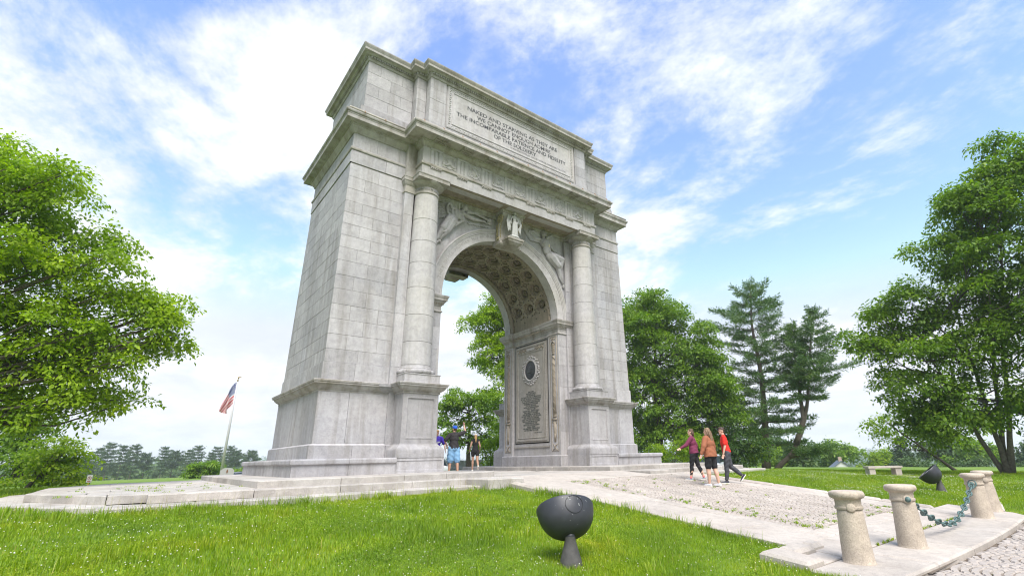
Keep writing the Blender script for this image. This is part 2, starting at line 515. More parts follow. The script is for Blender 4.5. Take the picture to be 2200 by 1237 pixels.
c = ramp(t, tex_noise(t, v, 0.55, 6, 0.65, 0.3), [(0.3, (0.085, 0.155, 0.006)), (0.55, (0.14, 0.235, 0.009)), (0.75, (0.21, 0.265, 0.022))])
c = mixc(t, ramp(t, tex_noise(t, v, 14, 4, .7), [(.35, (0, 0, 0)), (.7, (.5, .5, .5))]), c, (0.04, 0.075, 0.006))
geo = nd(t, 'ShaderNodeNewGeometry'); ln = nd(t, 'ShaderNodeVectorMath', operation='LENGTH'); t.links.new(geo.outputs['Position'], ln.inputs[0])
mr_ = nd(t, 'ShaderNodeMapRange'); mr_.inputs['From Min'].default_value = 55; mr_.inputs['From Max'].default_value = 130; t.links.new(ln.outputs['Value'], mr_.inputs['Value'])
field = ramp(t, tex_noise(t, v, 0.035, 5, .6, .4), [(.35, (0.10, 0.16, 0.025)), (.6, (0.17, 0.21, 0.05)), (.75, (0.20, 0.215, 0.085))])
c = mixc(t, mr_.outputs[0], c, field)
mr2 = nd(t, 'ShaderNodeMapRange'); mr2.inputs['From Min'].default_value = 260; mr2.inputs['From Max'].default_value = 600; t.links.new(ln.outputs['Value'], mr2.inputs['Value'])
c = mixc(t, mr2.outputs[0], c, ramp(t, tex_noise(t, v, 0.02, 6, .7), [(.35, (0.025, 0.05, 0.02)), (.7, (0.06, 0.10, 0.035))]))
t.links.new(c, b.inputs['Base Color']); b.inputs['Roughness'].default_value = 0.9
bump(t, b, tex_noise(t, v, 30, 4, .7), .5, .05)
LAWN = m
DIRT = plain('joint_soil', (0.13, 0.10, 0.075), .95, 0, .3, 25, .4)
gnd = terrain(); gnd.data.materials.append(LAWN)

# ---- terrace round the arch: slabs with open joints
def clip_convex(P, C):
    for i in range(len(C)):
        a, b_ = C[i], C[(i+1) % len(C)]; Q = []
        s_ = lambda p: (b_[0]-a[0])*(p[1]-a[1])-(b_[1]-a[1])*(p[0]-a[0])
        for k in range(len(P)):
            p, q = P[k-1], P[k]; sp, sq = s_(p), s_(q)
            if sp*sq < 0: tt = sp/(sp-sq); Q.append((p[0]+(q[0]-p[0])*tt, p[1]+(q[1]-p[1])*tt))
            if sq >= 0: Q.append(q)
        P = Q
        if len(P) < 3: return []
    return P
def area(P): return .5*sum(P[i-1][0]*P[i][1]-P[i][0]*P[i-1][1] for i in range(len(P)))
def inset_ok(P, d):
    return P if len(P) < 3 else off_poly(P, -d)
def dedupe(P):
    Q = []
    for p in P:
        if not Q or math.hypot(p[0]-Q[-1][0], p[1]-Q[-1][1]) > .02: Q.append(p)
    if len(Q) > 2 and math.hypot(Q[0][0]-Q[-1][0], Q[0][1]-Q[-1][1]) < .02: Q.pop()
    return Q
terrace = tag(empty('terrace'), kind='structure')
def slab(P, z0, z1, par, mat, gap=.008, ch=.014, zf=None, name='paving_slab', jit=.005):
    P = dedupe(P)
    if len(P) < 3: return
    if area(P) < 0: P = P[::-1]
    if area(P) < .05: return
    dz = rng.uniform(-jit, jit); tx, ty = rng.uniform(-.0012, .0012, 2)
    cx = sum(p[0] for p in P)/len(P); cy = sum(p[1] for p in P)/len(P)
    g = lambda x, y: dz+tx*(x-cx)+ty*(y-cy)+(float(zf(y)) if zf else 0)
    m_ = MB(); m_.prism(off_poly(P, -gap), z0, z1, ch, g)
    return m_.build(name, mat, par)
for r_ in range(9):
    y0, y1 = -2.9+r_*1.25, -2.9+(r_+1)*1.25
    x = -13.4-(.8 if r_ % 2 else 0)
    while x < 13.4:
        w_ = rng.uniform(1.5, 2.1); P = clip_convex([(x, y0), (x+w_, y0), (x+w_, y1), (x, y1)], TA)
        if P and area(P) > .05 and not (2.75 < abs(x+w_/2) < 8.2 and -1.8 < (y0+y1)/2 < 7): slab(P, -.165, 0.0, terrace, TERR)
        x += w_
for (xa, xb) in ((-11.2, -3.75), (4.15, 11.2)):
    n_ = 4
    for i in range(n_):
        a = xa+(xb-xa)*i/n_+(rng.uniform(-.2, .2) if 0 < i else 0); b_ = xa+(xb-xa)*(i+1)/n_
        if i < n_-1: b_ += 0
        slab([(xa+(xb-xa)*i/n_, -3.4), (b_, -3.4), (b_, -2.905), (xa+(xb-xa)*i/n_, -2.905)], -.165, .004, terrace, TERR, ch=.02)
# lower step: front run and left-hand return
xs_ = [-11.95, -10.4, -8.3, -6.1, -3.72]
for i in range(4): slab([(xs_[i], -4.12), (xs_[i+1], -4.12), (xs_[i+1], -3.3), (xs_[i], -3.3)], -.36, -.165, terrace, TERR, ch=.02)
xs_ = [4.15, 6.4, 8.6, 10.3, 11.95]
for i in range(4): slab([(xs_[i], -4.12), (xs_[i+1], -4.12), (xs_[i+1], -3.3), (xs_[i], -3.3)], -.36, -.165, terrace, TERR, ch=.02)
for sx in (-1, 1):
    inn = [(11.0, -3.3), (11.7, -2.8), (12.5, -1.3), (13.2, .3), (13.2, 2.7), (13.2, 5.1), (11.7, 8.3)]
    ou = [(11.95, -3.3), (12.45, -3.0), (13.3, -1.35), (14.1, .15), (14.1, 2.7), (14.1, 5.25), (12.4, 8.8)]
    for i in range(6):
        slab([(sx*inn[i][0], inn[i][1]), (sx*ou[i][0], ou[i][1]), (sx*ou[i+1][0], ou[i+1][1]), (sx*inn[i+1][0], inn[i+1][1])], -.36, -.17, terrace, TERR)
for (P) in ([(-3.95, -4.55), (-2.72, -4.55), (-2.72, -3.36), (-3.95, -3.36)], [(3.15, -4.35), (4.3, -4.35), (4.3, -3.36), (3.15, -3.36)]):
    slab(P, -.5, .012, terrace, TERR, ch=.025, name='cheek_block', jit=0)
m = MB(); m.prism(off_poly(TA, -.25), -.36, -.05); m.prism(off_poly([(-11.85, -4.0), (11.85, -4.0), (11.85, -3.0), (13.9, .15), (13.9, 5.2), (12.2, 8.6), (-12.2, 8.6), (-13.9, 5.2), (-13.9, .15), (-11.85, -3.0)], -.12), -.5, -.20)
m.build('joint_bed', DIRT, terrace)

# ---- approach: border slabs, kerbs, cobbles
path = tag(empty('cobbled_path'), kind='structure')
yy_ = [-4.62, -6.3, -8.05, -9.7, -11.1, -12.28]
for i in range(5):
    slab([(PXL, yy_[i+1]), (-1.62, yy_[i+1]), (-1.62, yy_[i]), (PXL, yy_[i])], -.16, .0, path, PAVE, zf=path_z)
    slab([(-1.615, yy_[i+1]-.3), (-1.28, yy_[i+1]-.3 if i < 4 else yy_[i+1]), (-1.28, yy_[i]-(.3 if i else 0)), (-1.615, yy_[i]-(.3 if i else 0))] if i < 4 else [(-1.615, yy_[5]), (-1.28, yy_[5]), (-1.28, yy_[4]-.3), (-1.615, yy_[4]-.3)], -.16, .001, path, PAVE, zf=path_z)
    slab([(3.95, yy_[i+1]), (4.74, yy_[i+1]), (4.74, yy_[i]), (3.95, yy_[i])], -.16, .0, path, PAVE, zf=path_z)
    for (ka, kb, h_) in ((4.745, 4.98, .055),):
        slab([(ka, yy_[i+1]), (kb, yy_[i+1]), (kb, yy_[i]), (ka, yy_[i])], -.2, h_, path, PAVE, zf=path_z, name='kerb_stone', ch=.05, gap=.004)
    if i == 0: slab([(PXL-.24, yy_[1]+.5), (PXL-.005, yy_[1]+.5), (PXL-.005, -4.55), (PXL-.24, -4.55)], -.4, .035, path, PAVE, zf=path_z, name='kerb_stone', ch=.05, gap=.004)
for i, (a, b_) in enumerate(((-2.715, -.9), (-.9, 1.2), (1.2, 3.14))):
    slab([(a, -4.62), (b_, -4.62), (b_, -2.91), (a, -2.91)], -.16, .0, path, PAVE, zf=path_z)
slab([(3.14, -4.62), (4.98, -4.62), (4.98, -4.36), (3.14, -4.36)], -.16, .0, path, PAVE, zf=path_z)
slab([(PXL, -4.62), (-2.72, -4.62), (-2.72, -4.56), (PXL, -4.56)], -.16, .0, path, PAVE, zf=path_z)
# bollard slab at the foot of the approach, bowed outer edge
bow = lambda x: -14.15+.012*(x-1.2)**2*.5
for (a, b_) in ((-4.12, -2.35), (-2.35, -.55), (-.55, 1.6), (1.6, 3.6), (3.6, 6.15)):
    P = [(a, bow(a)), ((a+b_)/2, bow((a+b_)/2)), (b_, bow(b_)), (b_, -13.02), (a, -13.02)]
    if b_ > 6: P = [(a, bow(a)), (5.2, bow(5.2)), (5.8, -13.75), (6.1, -13.4), (6.15, -13.02), (a, -13.02)]
    slab(P, -.2, .012, path, PAVE, zf=path_z, ch=.03)
for (a, b_) in ((-3.61, -2.96), (-2.955, -1.9), (-1.9, -.2), (-.2, 1.9), (1.9, 4.1), (4.1, 6.15)):
    slab([(a, -13.01), (b_, -13.01), (b_, -12.63 if a < -3 else -12.29), (a, -12.63 if a < -3 else -12.29)], -.2, .008, path, PAVE, zf=path_z)
for (a, b_) in ((-1.27, .5), (.5, 2.2), (2.2, 3.94)):
    slab([(a, -12.28), (b_, -12.28), (b_, -11.85), (a, -11.85)], -.2, .004, path, PAVE, zf=path_z)
# raised kerb returns at the left end of the slab
slab([(-4.14, -13.02), (-3.62, -13.02), (-3.62, -12.30), (-4.14, -12.30)], -.3, .08, path, PAVE, zf=path_z, name='kerb_stone', ch=.04)
slab([(-3.615, -12.62), (-2.96, -12.62), (-2.96, -12.30), (-3.615, -12.30)], -.3, .085, path, PAVE, zf=path_z, name='kerb_stone', ch=.05)
slab([(-2.955, -12.61), (-2.6, -12.61), (-2.6, -12.36), (-2.955, -12.36)], -.1, .09, path, PAVE, zf=path_z, name='kerb_stone', ch=.05)
slab([(6.2, -13.5), (8.6, -13.05), (8.6, -12.5), (6.2, -12.6)], -.3, .04, path, PAVE, zf=path_z, name='kerb_stone', ch=.04)
m = MB()
for k in range(24):
    y0 = -4.5-k*.4
    m.add([(PXL+.1, y0, float(path_z(y0))-.05), (PXR-.1, y0, float(path_z(y0))-.05), (PXR-.1, y0-.4, float(path_z(y0-.4))-.05), (PXL+.1, y0-.4, float(path_z(y0-.4))-.05)], [(0, 3, 2, 1)])
m.add([(-3.5, -14.05, -1.1), (6, -14.05, -1.1), (6, -12.4, -1.06), (-3.5, -12.4, -1.06)], [(0, 1, 2, 3)])
m.build('joint_bed', DIRT, path)
road = tag(empty('cobbled_road'), kind='structure')
m = MB(); m.add([(-5.4, -14.0, -1.15), (14, -14.1, -1.15), (30, -40, -1.75), (30, -60, -2.2), (-60, -60, -2.2), (-6, -17, -1.20)], [(0, 5, 4, 3, 2, 1)])
m.build('road_bed', DIRT, road)
def arcs(x0, x1, y0, y1, W, pitch, sx_, zf):
    """segmental-arc setting: list of (x, y, rotation, size)"""
    res = []; n_ = int(round((x1-x0)/W)); W = (x1-x0)/n_; sag = W*.30
    Rr = (W*W/4+sag*sag)/(2*sag); half = math.asin(W/2/Rr)
    k = max(6, int(round(2*half*Rr/sx_)))
    for c_ in range(n_):
        xc = x0+W*(c_+.5); y = y0-sag
        while y < y1+sag:
            for i in range(k):
                a = -half+2*half*(i+.5)/k+rng.uniform(-.012, .012)
                px_, py_ = xc+Rr*math.sin(a), y+Rr*math.cos(a)-Rr*math.cos(half)
                if y0+.05 < py_ < y1-.05: res.append((px_, py_, -a, 2*half*Rr/k, pitch))
            y += pitch
    return res
def cobble_mesh(seed):
    r_ = np.random.default_rng(seed); vs = []
    for (e, z) in ((.0, -.06), (.0, -.012), (.13, .006)):
        for (a, b_) in ((-1, -1), (1, -1), (1, 1), (-1, 1)):
            vs.append((a*(.5-e)+r_.uniform(-.05, .05), b_*(.5-e)+r_.uniform(-.05, .05), z+(r_.uniform(-.003, .003) if z > 0 else 0)))
    fs = [(8, 9, 10, 11)]
    for k in (0, 4):
        for i in range(4): j = (i+1) % 4; fs.append((k+i, k+j, k+4+j, k+4+i))
    return np.array(vs), fs
CM = [cobble_mesh(s_) for s_ in range(8)]
sets_ = [(p, path) for p in arcs(-1.27, 3.94, -11.84, -4.63, 1.04, 0.108, .102, None)]+[(p, road) for p in arcs(-5.2, 10.0, -17.6, -14.02, 1.3, .118, .125, None)]
def cob_z(p): return float(path_z(p[1]))-.012 if p[1] > -14 else -1.115-.012*(-14.2-p[1])
sets_ = [s_ for s_ in sets_ if not (s_[1] is road and s_[0][1] > (-14.15+.006*(s_[0][0]-1.2)**2)-.07) and not (s_[1] is road and s_[0][0] < -5.4+(-14.15-s_[0][1])*1.3)]
# nearest first (camera stands at the lower left)
def near_key(s_):
    p = s_[0]; return math.hypot(p[0]-CAMP.x, p[1]-CAMP.y)+(0 if (p[0]+11.7)*.30 < (p[1]+16.62)*.92+.8*0+2.2*0 or True else 9)
def in_view(p):
    d = Vector((p[0], p[1], cob_z(p)))-CAMP; z_ = d.dot(_f)
    if z_ < .5: return False
    u_ = 1184.4+1048.2*d.dot(_r)/z_; v_ = 630.8-1048.2*d.dot(_u)/z_
    return -20 < u_ < 2220 and v_ < 1257
vis = sorted([s_ for s_ in sets_ if in_view(s_[0])], key=near_key)
ids = set(id(s_) for s_ in vis[:290])
cob_me = []
for (vs, fs) in CM:
    me = bpy.data.meshes.new('cobble'); me.from_pydata([tuple(p) for p in vs], [], fs); me.materials.append(COBB); me.update(); cob_me.append(me)
bulk = {path: MB(), road: MB()}
for s_ in sets_:
    (px_, py_, rot, sx_, sy_), par = s_
    dz = rng.uniform(-.006, .006); k = rng.integers(0, 8)
    if id(s_) in ids:
        o = bpy.data.objects.new('cobblestone', cob_me[k]); COL.objects.link(o); o.parent = par
        o.location = (px_, py_, cob_z((px_, py_))+dz); o.rotation_euler = (rng.uniform(-.03, .03), rng.uniform(-.03, .03), rot+(math.pi if rng.random() < .5 else 0)); o.scale = (sx_*.93, sy_*.75, 1)
    else:
        vs, fs = CM[k]; c_, s2 = math.cos(rot), math.sin(rot); z_ = cob_z((px_, py_))+dz
        bulk[par].add([(px_+c_*x_*sx_*.93-s2*y_*sy_*.75, py_+s2*x_*sx_*.93+c_*y_*sy_*.75, z_+zz_) for x_, y_, zz_ in vs], fs)
# bulk stones vary in tone by island
COBB2 = COBB.copy(); COBB2.name = 'cobble_stone_field'
tt = COBB2.node_tree
gi = tt.nodes.new('ShaderNodeNewGeometry')
for l_ in list(tt.links):
    if l_.from_node.type == 'OBJECT_INFO': tt.links.new(gi.outputs['Random Per Island'], l_.to_socket)
for par in (path, road): tag(bulk[par].build('cobbles', COBB2, par), kind='stuff')

# ================================================================== the arch
D = 5.445                       # depth front to back
arch = empty('memorial_arch')
tag(arch, 'tall pale granite triumphal arch with carved inscription across its attic', 'monument')
ZS, RI = 6.88, 3.07             # springing height and radius of the opening
XJ, YF = 3.07, 0.50             # jamb and arch-face planes
def bat(x, y, z):
    """the shafts of the two piers lean in slightly"""
    k = max(0.0, z-3.05)
    return (x*(1-0.00125*k), D/2+(y-D/2)*(1-0.0040*k), z)
def taper_prism(mb, x0, x1, y0, y1, z0, z1):
    m = MB(); m.box(x0, x1, y0, y1, z0, z1); m.mapv(bat); mb.add(m.v, m.f)

def stone_block(M, u0, u1, v0, v1, dep=0.09, gap=0.0035, ch=0.007, name='stone_block', mat=None, mp=None, parent=None):
    """one ashlar: chamfered face a hair proud or shy of its neighbours"""
    pr = rng.uniform(-0.003, 0.004)
    u0 += gap; u1 -= gap; v0 += gap; v1 -= gap
    vs = [M(u0, v0, -dep), M(u1, v0, -dep), M(u1, v1, -dep), M(u0, v1, -dep),
          M(u0, v0, pr-ch*.6), M(u1, v0, pr-ch*.6), M(u1, v1, pr-ch*.6), M(u0, v1, pr-ch*.6),
          M(u0+ch, v0+ch, pr), M(u1-ch, v0+ch, pr), M(u1-ch, v1-ch, pr), M(u0+ch, v1-ch, pr)]
    if mp: vs = [mp(*p) for p in vs]
    fs = [(8, 9, 10, 11)]
    for k in (0, 4):
        for i in range(4):
            j = (i+1) % 4
            fs.append((k+i, k+j, k+4+j, k+4+i))
    mb = MB(); mb.add(vs, fs)
    return mb.build(name, mat or GRAN, parent or arch)
def front(y): return lambda u, v, n: (u, y-n, v)
def west(x): return lambda u, v, n: (x-n, D-u, v)        # u runs from the back corner to the front corner
def splits(a, b, lo, hi, shift):
    """uneven joint positions, broken from course to course"""
    w = b-a; n = max(1, round(w/((lo+hi)/2)))
    if shift and n > 1: ps = [a]+[a+w*(i+0.5)/n+rng.uniform(-.06, .06) for i in range(n)]+[b]
    else: ps = [a]+[a+w*i/n+rng.uniform(-.05, .05) for i in range(1, n)]+[b]
    return ps
core = MB()
COURSES = [3.64, 4.08, 4.58, 5.10, 5.62, 6.17, 6.68, 7.22, 7.71, 8.18, 8.64, 9.09, 9.56, 10.07, 10.57, 11.13]
WX, WY, SX, SY = 7.33, 0.02, 5.15, -0.10
for sx in (-1, 1):
    # solid core behind the facing stones
    a, b = sorted((sx*SX, sx*(WX-0.02)))
    m = MB(); m.box(a, b, WY+0.02, D-WY-0.02, 3.05, 13.0); m.mapv(bat); core.add(m.v, m.f)
    a, b = sorted((sx*(XJ+0.09), sx*(SX+0.01)))
    core.box(a, b, YF+0.03, D-YF-0.03, 0.1, 6.85)
    a, b = sorted((sx*3.60, sx*SX))
    core.box(a, b, YF+0.03, D-YF-0.03, 6.80, 11.2)
    # wing front courses
    for side in (0, 1):
        if side == 1: break
        for k in range(len(COURSES)-1):
            z0, z1 = COURSES[k], COURSES[k+1]
            ps = splits(SX+0.004, WX, 0.85, 1.15, k % 2)
            if k % 2: ps[-2] = WX-0.62
            for i in range(len(ps)-1):
                a, b = sorted((sx*ps[i], sx*ps[i+1]))
                stone_block(front(WY), a, b, z0, z1, mp=bat)
        for (z0, z1, yo, n) in ((3.055, 3.64, -0.035, 2),):
            ps = [SX-0.0, (SX+WX)/2+0.1, WX+0.035]
            for i in range(2):
                a, b = sorted((sx*ps[i], sx*ps[i+1]))
                stone_block(front(WY+yo), a, b, z0, z1, mp=bat, dep=0.12)
        # architrave and frieze bands on the wings
        for (z0, z1, yo) in ((11.16, 11.70, -0.03), (11.83, 12.47, -0.01)):
            ps = [SX+0.02, SX+0.85+0.4*(z0 > 11.5), WX+(0.03 if yo < -.02 else 0.01)]
            for i in range(2):
                a, b = sorted((sx*ps[i], sx*ps[i+1]))
                stone_block(front(WY+yo), a, b, z0, z1, mp=bat, dep=0.12)
# west flank (left side) courses
M = west(-WX)
for k in range(len(COURSES)-1):
    z0, z1 = COURSES[k], COURSES[k+1]
    ps = splits(WY, D-WY, 0.95, 1.3, k % 2)
    for i in range(len(ps)-1): stone_block(M, ps[i], ps[i+1], z0, z1, mp=bat)
for (z0, z1, o) in ((3.055, 3.64, 0.035), (11.16, 11.70, 0.03), (11.83, 12.47, 0.01)):
    ps = splits(WY-o, D-WY+o, 1.0, 1.5, z0 > 5)
    for i in range(len(ps)-1): stone_block(west(-WX-o), ps[i], ps[i+1], z0, z1, mp=bat, dep=0.12)
# east flank: plain facing, out of view
m = MB(); m.box(WX-0.03, WX, WY, D-WY, 3.05, 12.6); m.mapv(bat); core.add(m.v, m.f)
m = MB(); m.box(-WX, -SX, D-WY-0.03, D-WY, 3.05, 12.6); m.box(SX, WX, D-WY-0.03, D-WY, 3.05, 12.6); m.mapv(bat); core.add(m.v, m.f)
core.box(-7.0, 7.0, 0.6, D-0.6, 12.4, 13.2)
core.box(-4.76, 4.76, -0.60, D+0.60, 12.4, 13.0)
core.build('core_masonry', MORT, arch)

# ---- strips beside and behind the columns
for sx in (-1, 1):
    for yb in (0, 1):
        st = MB()
        def fb(y0, y1): return (y0, y1) if yb == 0 else (D-y1, D-y0)
        a, b = sorted((sx*4.80, sx*5.17)); y0, y1 = fb(SY, 0.6); zc = [3.06, 3.66, 5.6, 7.7, 9.6, 10.55]
        for i in range(5): st.box(a+0.002*(i % 2), b, y0+0.002*(i % 2), y1, zc[i]+0.004, zc[i+1]-0.004)
        y0, y1 = fb(SY-0.015, 0.6); st.box(a-.01, b+.012, y0, y1, 3.06, 3.62)
        y0, y1 = fb(0.30, 0.6); a, b = sorted((sx*3.93, sx*4.81)); st.box(a, b, y0, y1, 3.06, 11.22)
        st.build('pilaster_strip', GRAN, arch)
# jamb fronts: narrow stones between arch and column
JZ = [0.62, 1.62, 2.62, 3.62, 4.62, 5.5, 6.1]
for sx in (-1, 1):
    for i in range(len(JZ)-1):
        a, b = sorted((sx*XJ, sx*3.56)); stone_block(front(YF), a, b, JZ[i], JZ[i+1], dep=0.15, gap=0.003, ch=0.006)
    zz = JZ+[7.2, 8.3, 9.4, 10.4, 11.0]
    for i in range(len(zz)-1):
        a, b = sorted((sx*3.56, sx*3.95)); stone_block(front(YF-0.09), a, b, zz[i], zz[i+1], dep=0.2, gap=0.003, ch=0.006)

# ---- stepped base
SZ = 0.165
for sx in (-1, 1):
    for (x0, x1) in ((2.62, 4.3), (4.3, 5.6), (5.6, 7.3), (7.3, 9.2)):
        a, b = sorted((sx*x0, sx*x1))
        m = MB(); m.cbox(a+.004, b-.004, -2.85, -0.5, -0.02, SZ, 0.018); m.build('step_stone', TERR, arch)
        m = MB(); m.cbox(a+.004, b-.004, D+0.5, D+2.85, -0.02, SZ, 0.018); m.build('step_stone', TERR, arch)
    ys = [-0.496, 0.6, 1.7, 2.8, 3.9, 5.0, D+0.496]
    for i in range(6):
        a, b = sorted((sx*7.3, sx*9.2)); m = MB(); m.cbox(a+.004, b, ys[i]+.004, ys[i+1]-.004, -0.02, SZ, 0.018); m.build('step_stone', TERR, arch)
        a, b = sorted((sx*2.62, sx*7.3)); m = MB(); m.cbox(a, b-.004, ys[i]+.004, ys[i+1]-.004, -0.02, SZ-0.002, 0.018); m.build('step_stone', TERR, arch)
# bench course with rolled lip round the wings
def wing_rect(sx, xi, xo, yo): 
    a, b = sorted((sx*xi, sx*xo)); return [(a, yo), (b, yo), (b, D-yo), (a, D-yo)]
for sx in (-1, 1):
    x_out, yb = 8.1, -1.0
    joints = [5.1, 6.55, x_out]
    for i in range(2):
        a, b = sorted((sx*joints[i], sx*joints[i+1]))
        for (y0, y1) in ((yb, 0.2), (D-0.2, D-yb)):
            pr = [(-0.0, SZ), (0.0, 0.47), (0.03, 0.485), (0.055, 0.50), (0.06, 0.53), (0.06, 0.60), (0.045, 0.632), (0.0, 0.645)]
            m = MB(); m.sweep([(a+.004, y0), (b-.004, y0), (b-.004, y1), (a+.004, y1)], [(min(o, .06) if True else o, z) for o, z in pr], True, True)
            lo_, hi_ = a+.004-(.06 if (sx < 0 and i == 1) else 0), b-.004+(.06 if (sx > 0 and i == 1) else 0)
            ylo, yhi = (y0-.06, y1) if y0 < 0 else (y0, y1+.06)
            m.mapv(lambda x, y, z: (min(max(x, lo_), hi_), min(max(y, ylo), yhi), z))
            m.build('bench_stone', GRAN, arch)
    ys = [0.2, 1.3, 2.3, 3.4, 4.4, D-0.2]
    for i in range(5):
        a, b = sorted((sx*7.2, sx*x_out))
        m = MB(); m.sweep([(a, ys[i]+.003), (b, ys[i]+.003), (b, ys[i+1]-.003), (a, ys[i+1]-.003)],
                          [(0, SZ), (0, 0.47), (0.0, 0.485)], True, False)
        q = 0.06
        aa, bb = (a-q, b) if sx < 0 else (a, b+q)
        m.sweep([(aa, ys[i]+.003), (bb, ys[i]+.003), (bb, ys[i+1]-.003), (aa, ys[i+1]-.003)], [(-0.05, 0.485), (-0.01, .50), (0, .53), (0, .60), (-0.012, .632), (-.04, .644)], True, True)
        m.build('bench_stone', GRAN, arch)
    # base course, dado and cap of the wings
    P = wing_rect(sx, 5.0, 7.36, 0.03)
    m = MB(); m.sweep(P, [(-0.02, 0.60), (-0.02, 3.1)], True, True); m.build('wing_core', MORT, arch)
    def wb(u0, u1, z0, z1, o, side):
        if side == 'f':
            a, b = sorted((sx*u0, sx*u1)); stone_block(front(0.03-o), a, b, z0, z1, dep=0.11+o, gap=.004)
        else:
            Mx = west(-7.36-o) if sx < 0 else (lambda u, v, n: (7.36+o+n, u, v))
            stone_block(Mx, u0, u1, z0, z1, dep=0.11+o, gap=.004)
    for (z0, z1, o) in ((0.64, 1.03, 0.13), (1.105, 2.70, 0.025)):
        for (u0, u1) in (((5.1, 6.2), (6.2, 7.36+o)) if o > .1 else ((5.1, 6.42), (6.42, 7.36+o))): wb(u0, u1, z0, z1, o, 'f')
        ps = [0.03-o, 1.4, 2.9, 4.2, D-0.03+o]
        for i in range(4): wb(ps[i], ps[i+1], z0, z1, o, 's')
    m = MB(); m.sweep(P, [(0.10, 1.03), (0.125, 1.035), (0.11, 1.055), (0.05, 1.085), (0.02, 1.106), (-0.02, 1.108)]); m.build('base_moulding', GRAN, arch)
    m = MB(); m.sweep(P, [(-0.02, 2.69), (0.03, 2.695), (0.045, 2.72), (0.03, 2.745), (0.05, 2.77), (0.10, 2.80), (0.16, 2.86), (0.19, 2.92), (0.235, 2.925), (0.235, 2.975), (0.255, 2.98), (0.265, 3.03), (0.255, 3.045), (-0.05, 3.07)])
    smooth_by_angle(m.build('cap_moulding', CORN, arch), 30)

# ---- pedestals (front pair seen, back pair the same)
def pedestal(xc, yf, front_side):
    """xc centre; yf plane of the dado; built facing -Y then turned for the back"""
    px = 0.645
    root = empty('pedestal', (xc, 0 if front_side else D, 0), 0 if front_side else math.pi, arch)
    y1 = 0.62
    # base block with sunk panel
    m = MB()
    X = 0.865; yb = -0.96
    m.sunk(lambda u, v, n: (u, yb-n, v), -X, X, SZ, 0.627, 0.085, 0.02, 0.006)
    m.add([(-X, yb, SZ), (-X, yb, .627), (-X, y1, .627), (-X, y1, SZ), (X, yb, SZ), (X, yb, .627), (X, y1, .627), (X, y1, SZ)], [(0, 1, 2, 3), (7, 6, 5, 4), (1, 5, 6, 2)])
    m.build('base_block', GRAN, root)
    P = [(-px, -0.769), (px, -0.769), (px, y1), (-px, y1)]
    m = MB(); m.sweep(P, [(0.205, 0.627), (0.205, 0.85), (0.195, 0.885), (0.16, 0.935), (0.10, 0.985), (0.045, 1.03), (0.03, 1.06), (0.03, 1.085), (-0.02, 1.088)])
    smooth_by_angle(m.build('base_moulding', GRAN, root), 30)
    m = MB(); yy = -0.769
    u0, u1, v0, v1 = -px, px, 1.08, 2.72
    f = lambda u, v, n: (u, yy-n, v)
    def rect(a, n): return [f(u0+a, v0+a, n), f(u1-a, v0+a, n), f(u1-a, v1-a, n), f(u0+a, v1-a, n)]
    rings = rect(0, 0)+rect(.135, 0)+rect(.15, .012)+rect(.175, .012)+rect(.19, -.028)+rect(.215, -.028)
    fs = []
    for k in range(0, 20, 4):
        for i in range(4):
            j = (i+1) % 4; fs.append((k+i, k+j, k+4+j, k+4+i))
    fs.append((20, 21, 22, 23)); m.add(rings, fs)
    m.add([(-px, yy, v0), (-px, yy, v1), (-px, y1, v1), (-px, y1, v0), (px, yy, v0), (px, yy, v1), (px, y1, v1), (px, y1, v0)], [(0, 1, 2, 3), (7, 6, 5, 4)])
    m.build('dado_panel', GRAN, root)
    m = MB(); m.sweep(P, [(-0.02, 2.70), (0.03, 2.705), (0.045, 2.73), (0.03, 2.755), (0.05, 2.775), (0.11, 2.81), (0.165, 2.865), (0.19, 2.925), (0.23, 2.93), (0.235, 2.98), (0.255, 2.985), (0.268, 3.03), (0.258, 3.046), (-0.05, 3.085)], False, True)
    smooth_by_angle(m.build('cap_moulding', CORN, root), 30)
    return root
for xc in (-4.272, 4.272):
    pedestal(xc, 0, True); pedestal(xc, 0, False)
# strip plinth between pedestal and wing (lower part)
for sx in (-1, 1):
    for yb in (0, 1):
        m = MB()
        a, b = sorted((sx*4.86, sx*5.14)); y0, y1 = (-0.06, 0.3) if yb == 0 else (D-0.3, D+0.06)
        m.box(a, b, y0, y1, 0.3, 3.0)
        y0, y1 = (y0-.13, y1) if yb == 0 else (y0, y1+.13)
        m.box(a, b+0.001, y0, y1, 0.3, 1.04)
        a2, b2 = sorted((sx*4.84, sx*5.37)); P = [(a2, -0.06), (b2, -0.06), (b2, 0.3), (a2, 0.3)] if yb == 0 else [(a2, D-0.3), (b2, D-0.3), (b2, D+0.06), (a2, D+0.06)]
        m.sweep(P, [(-.1, 2.70), (.0, 2.78), (0.06, 2.81), (0.13, 2.865), (0.15, 2.925), (0.19, 2.93), (0.195, 2.98), (0.20, 3.03), (-.1, 3.06)])
        m.build('strip_plinth', GRAN, arch)

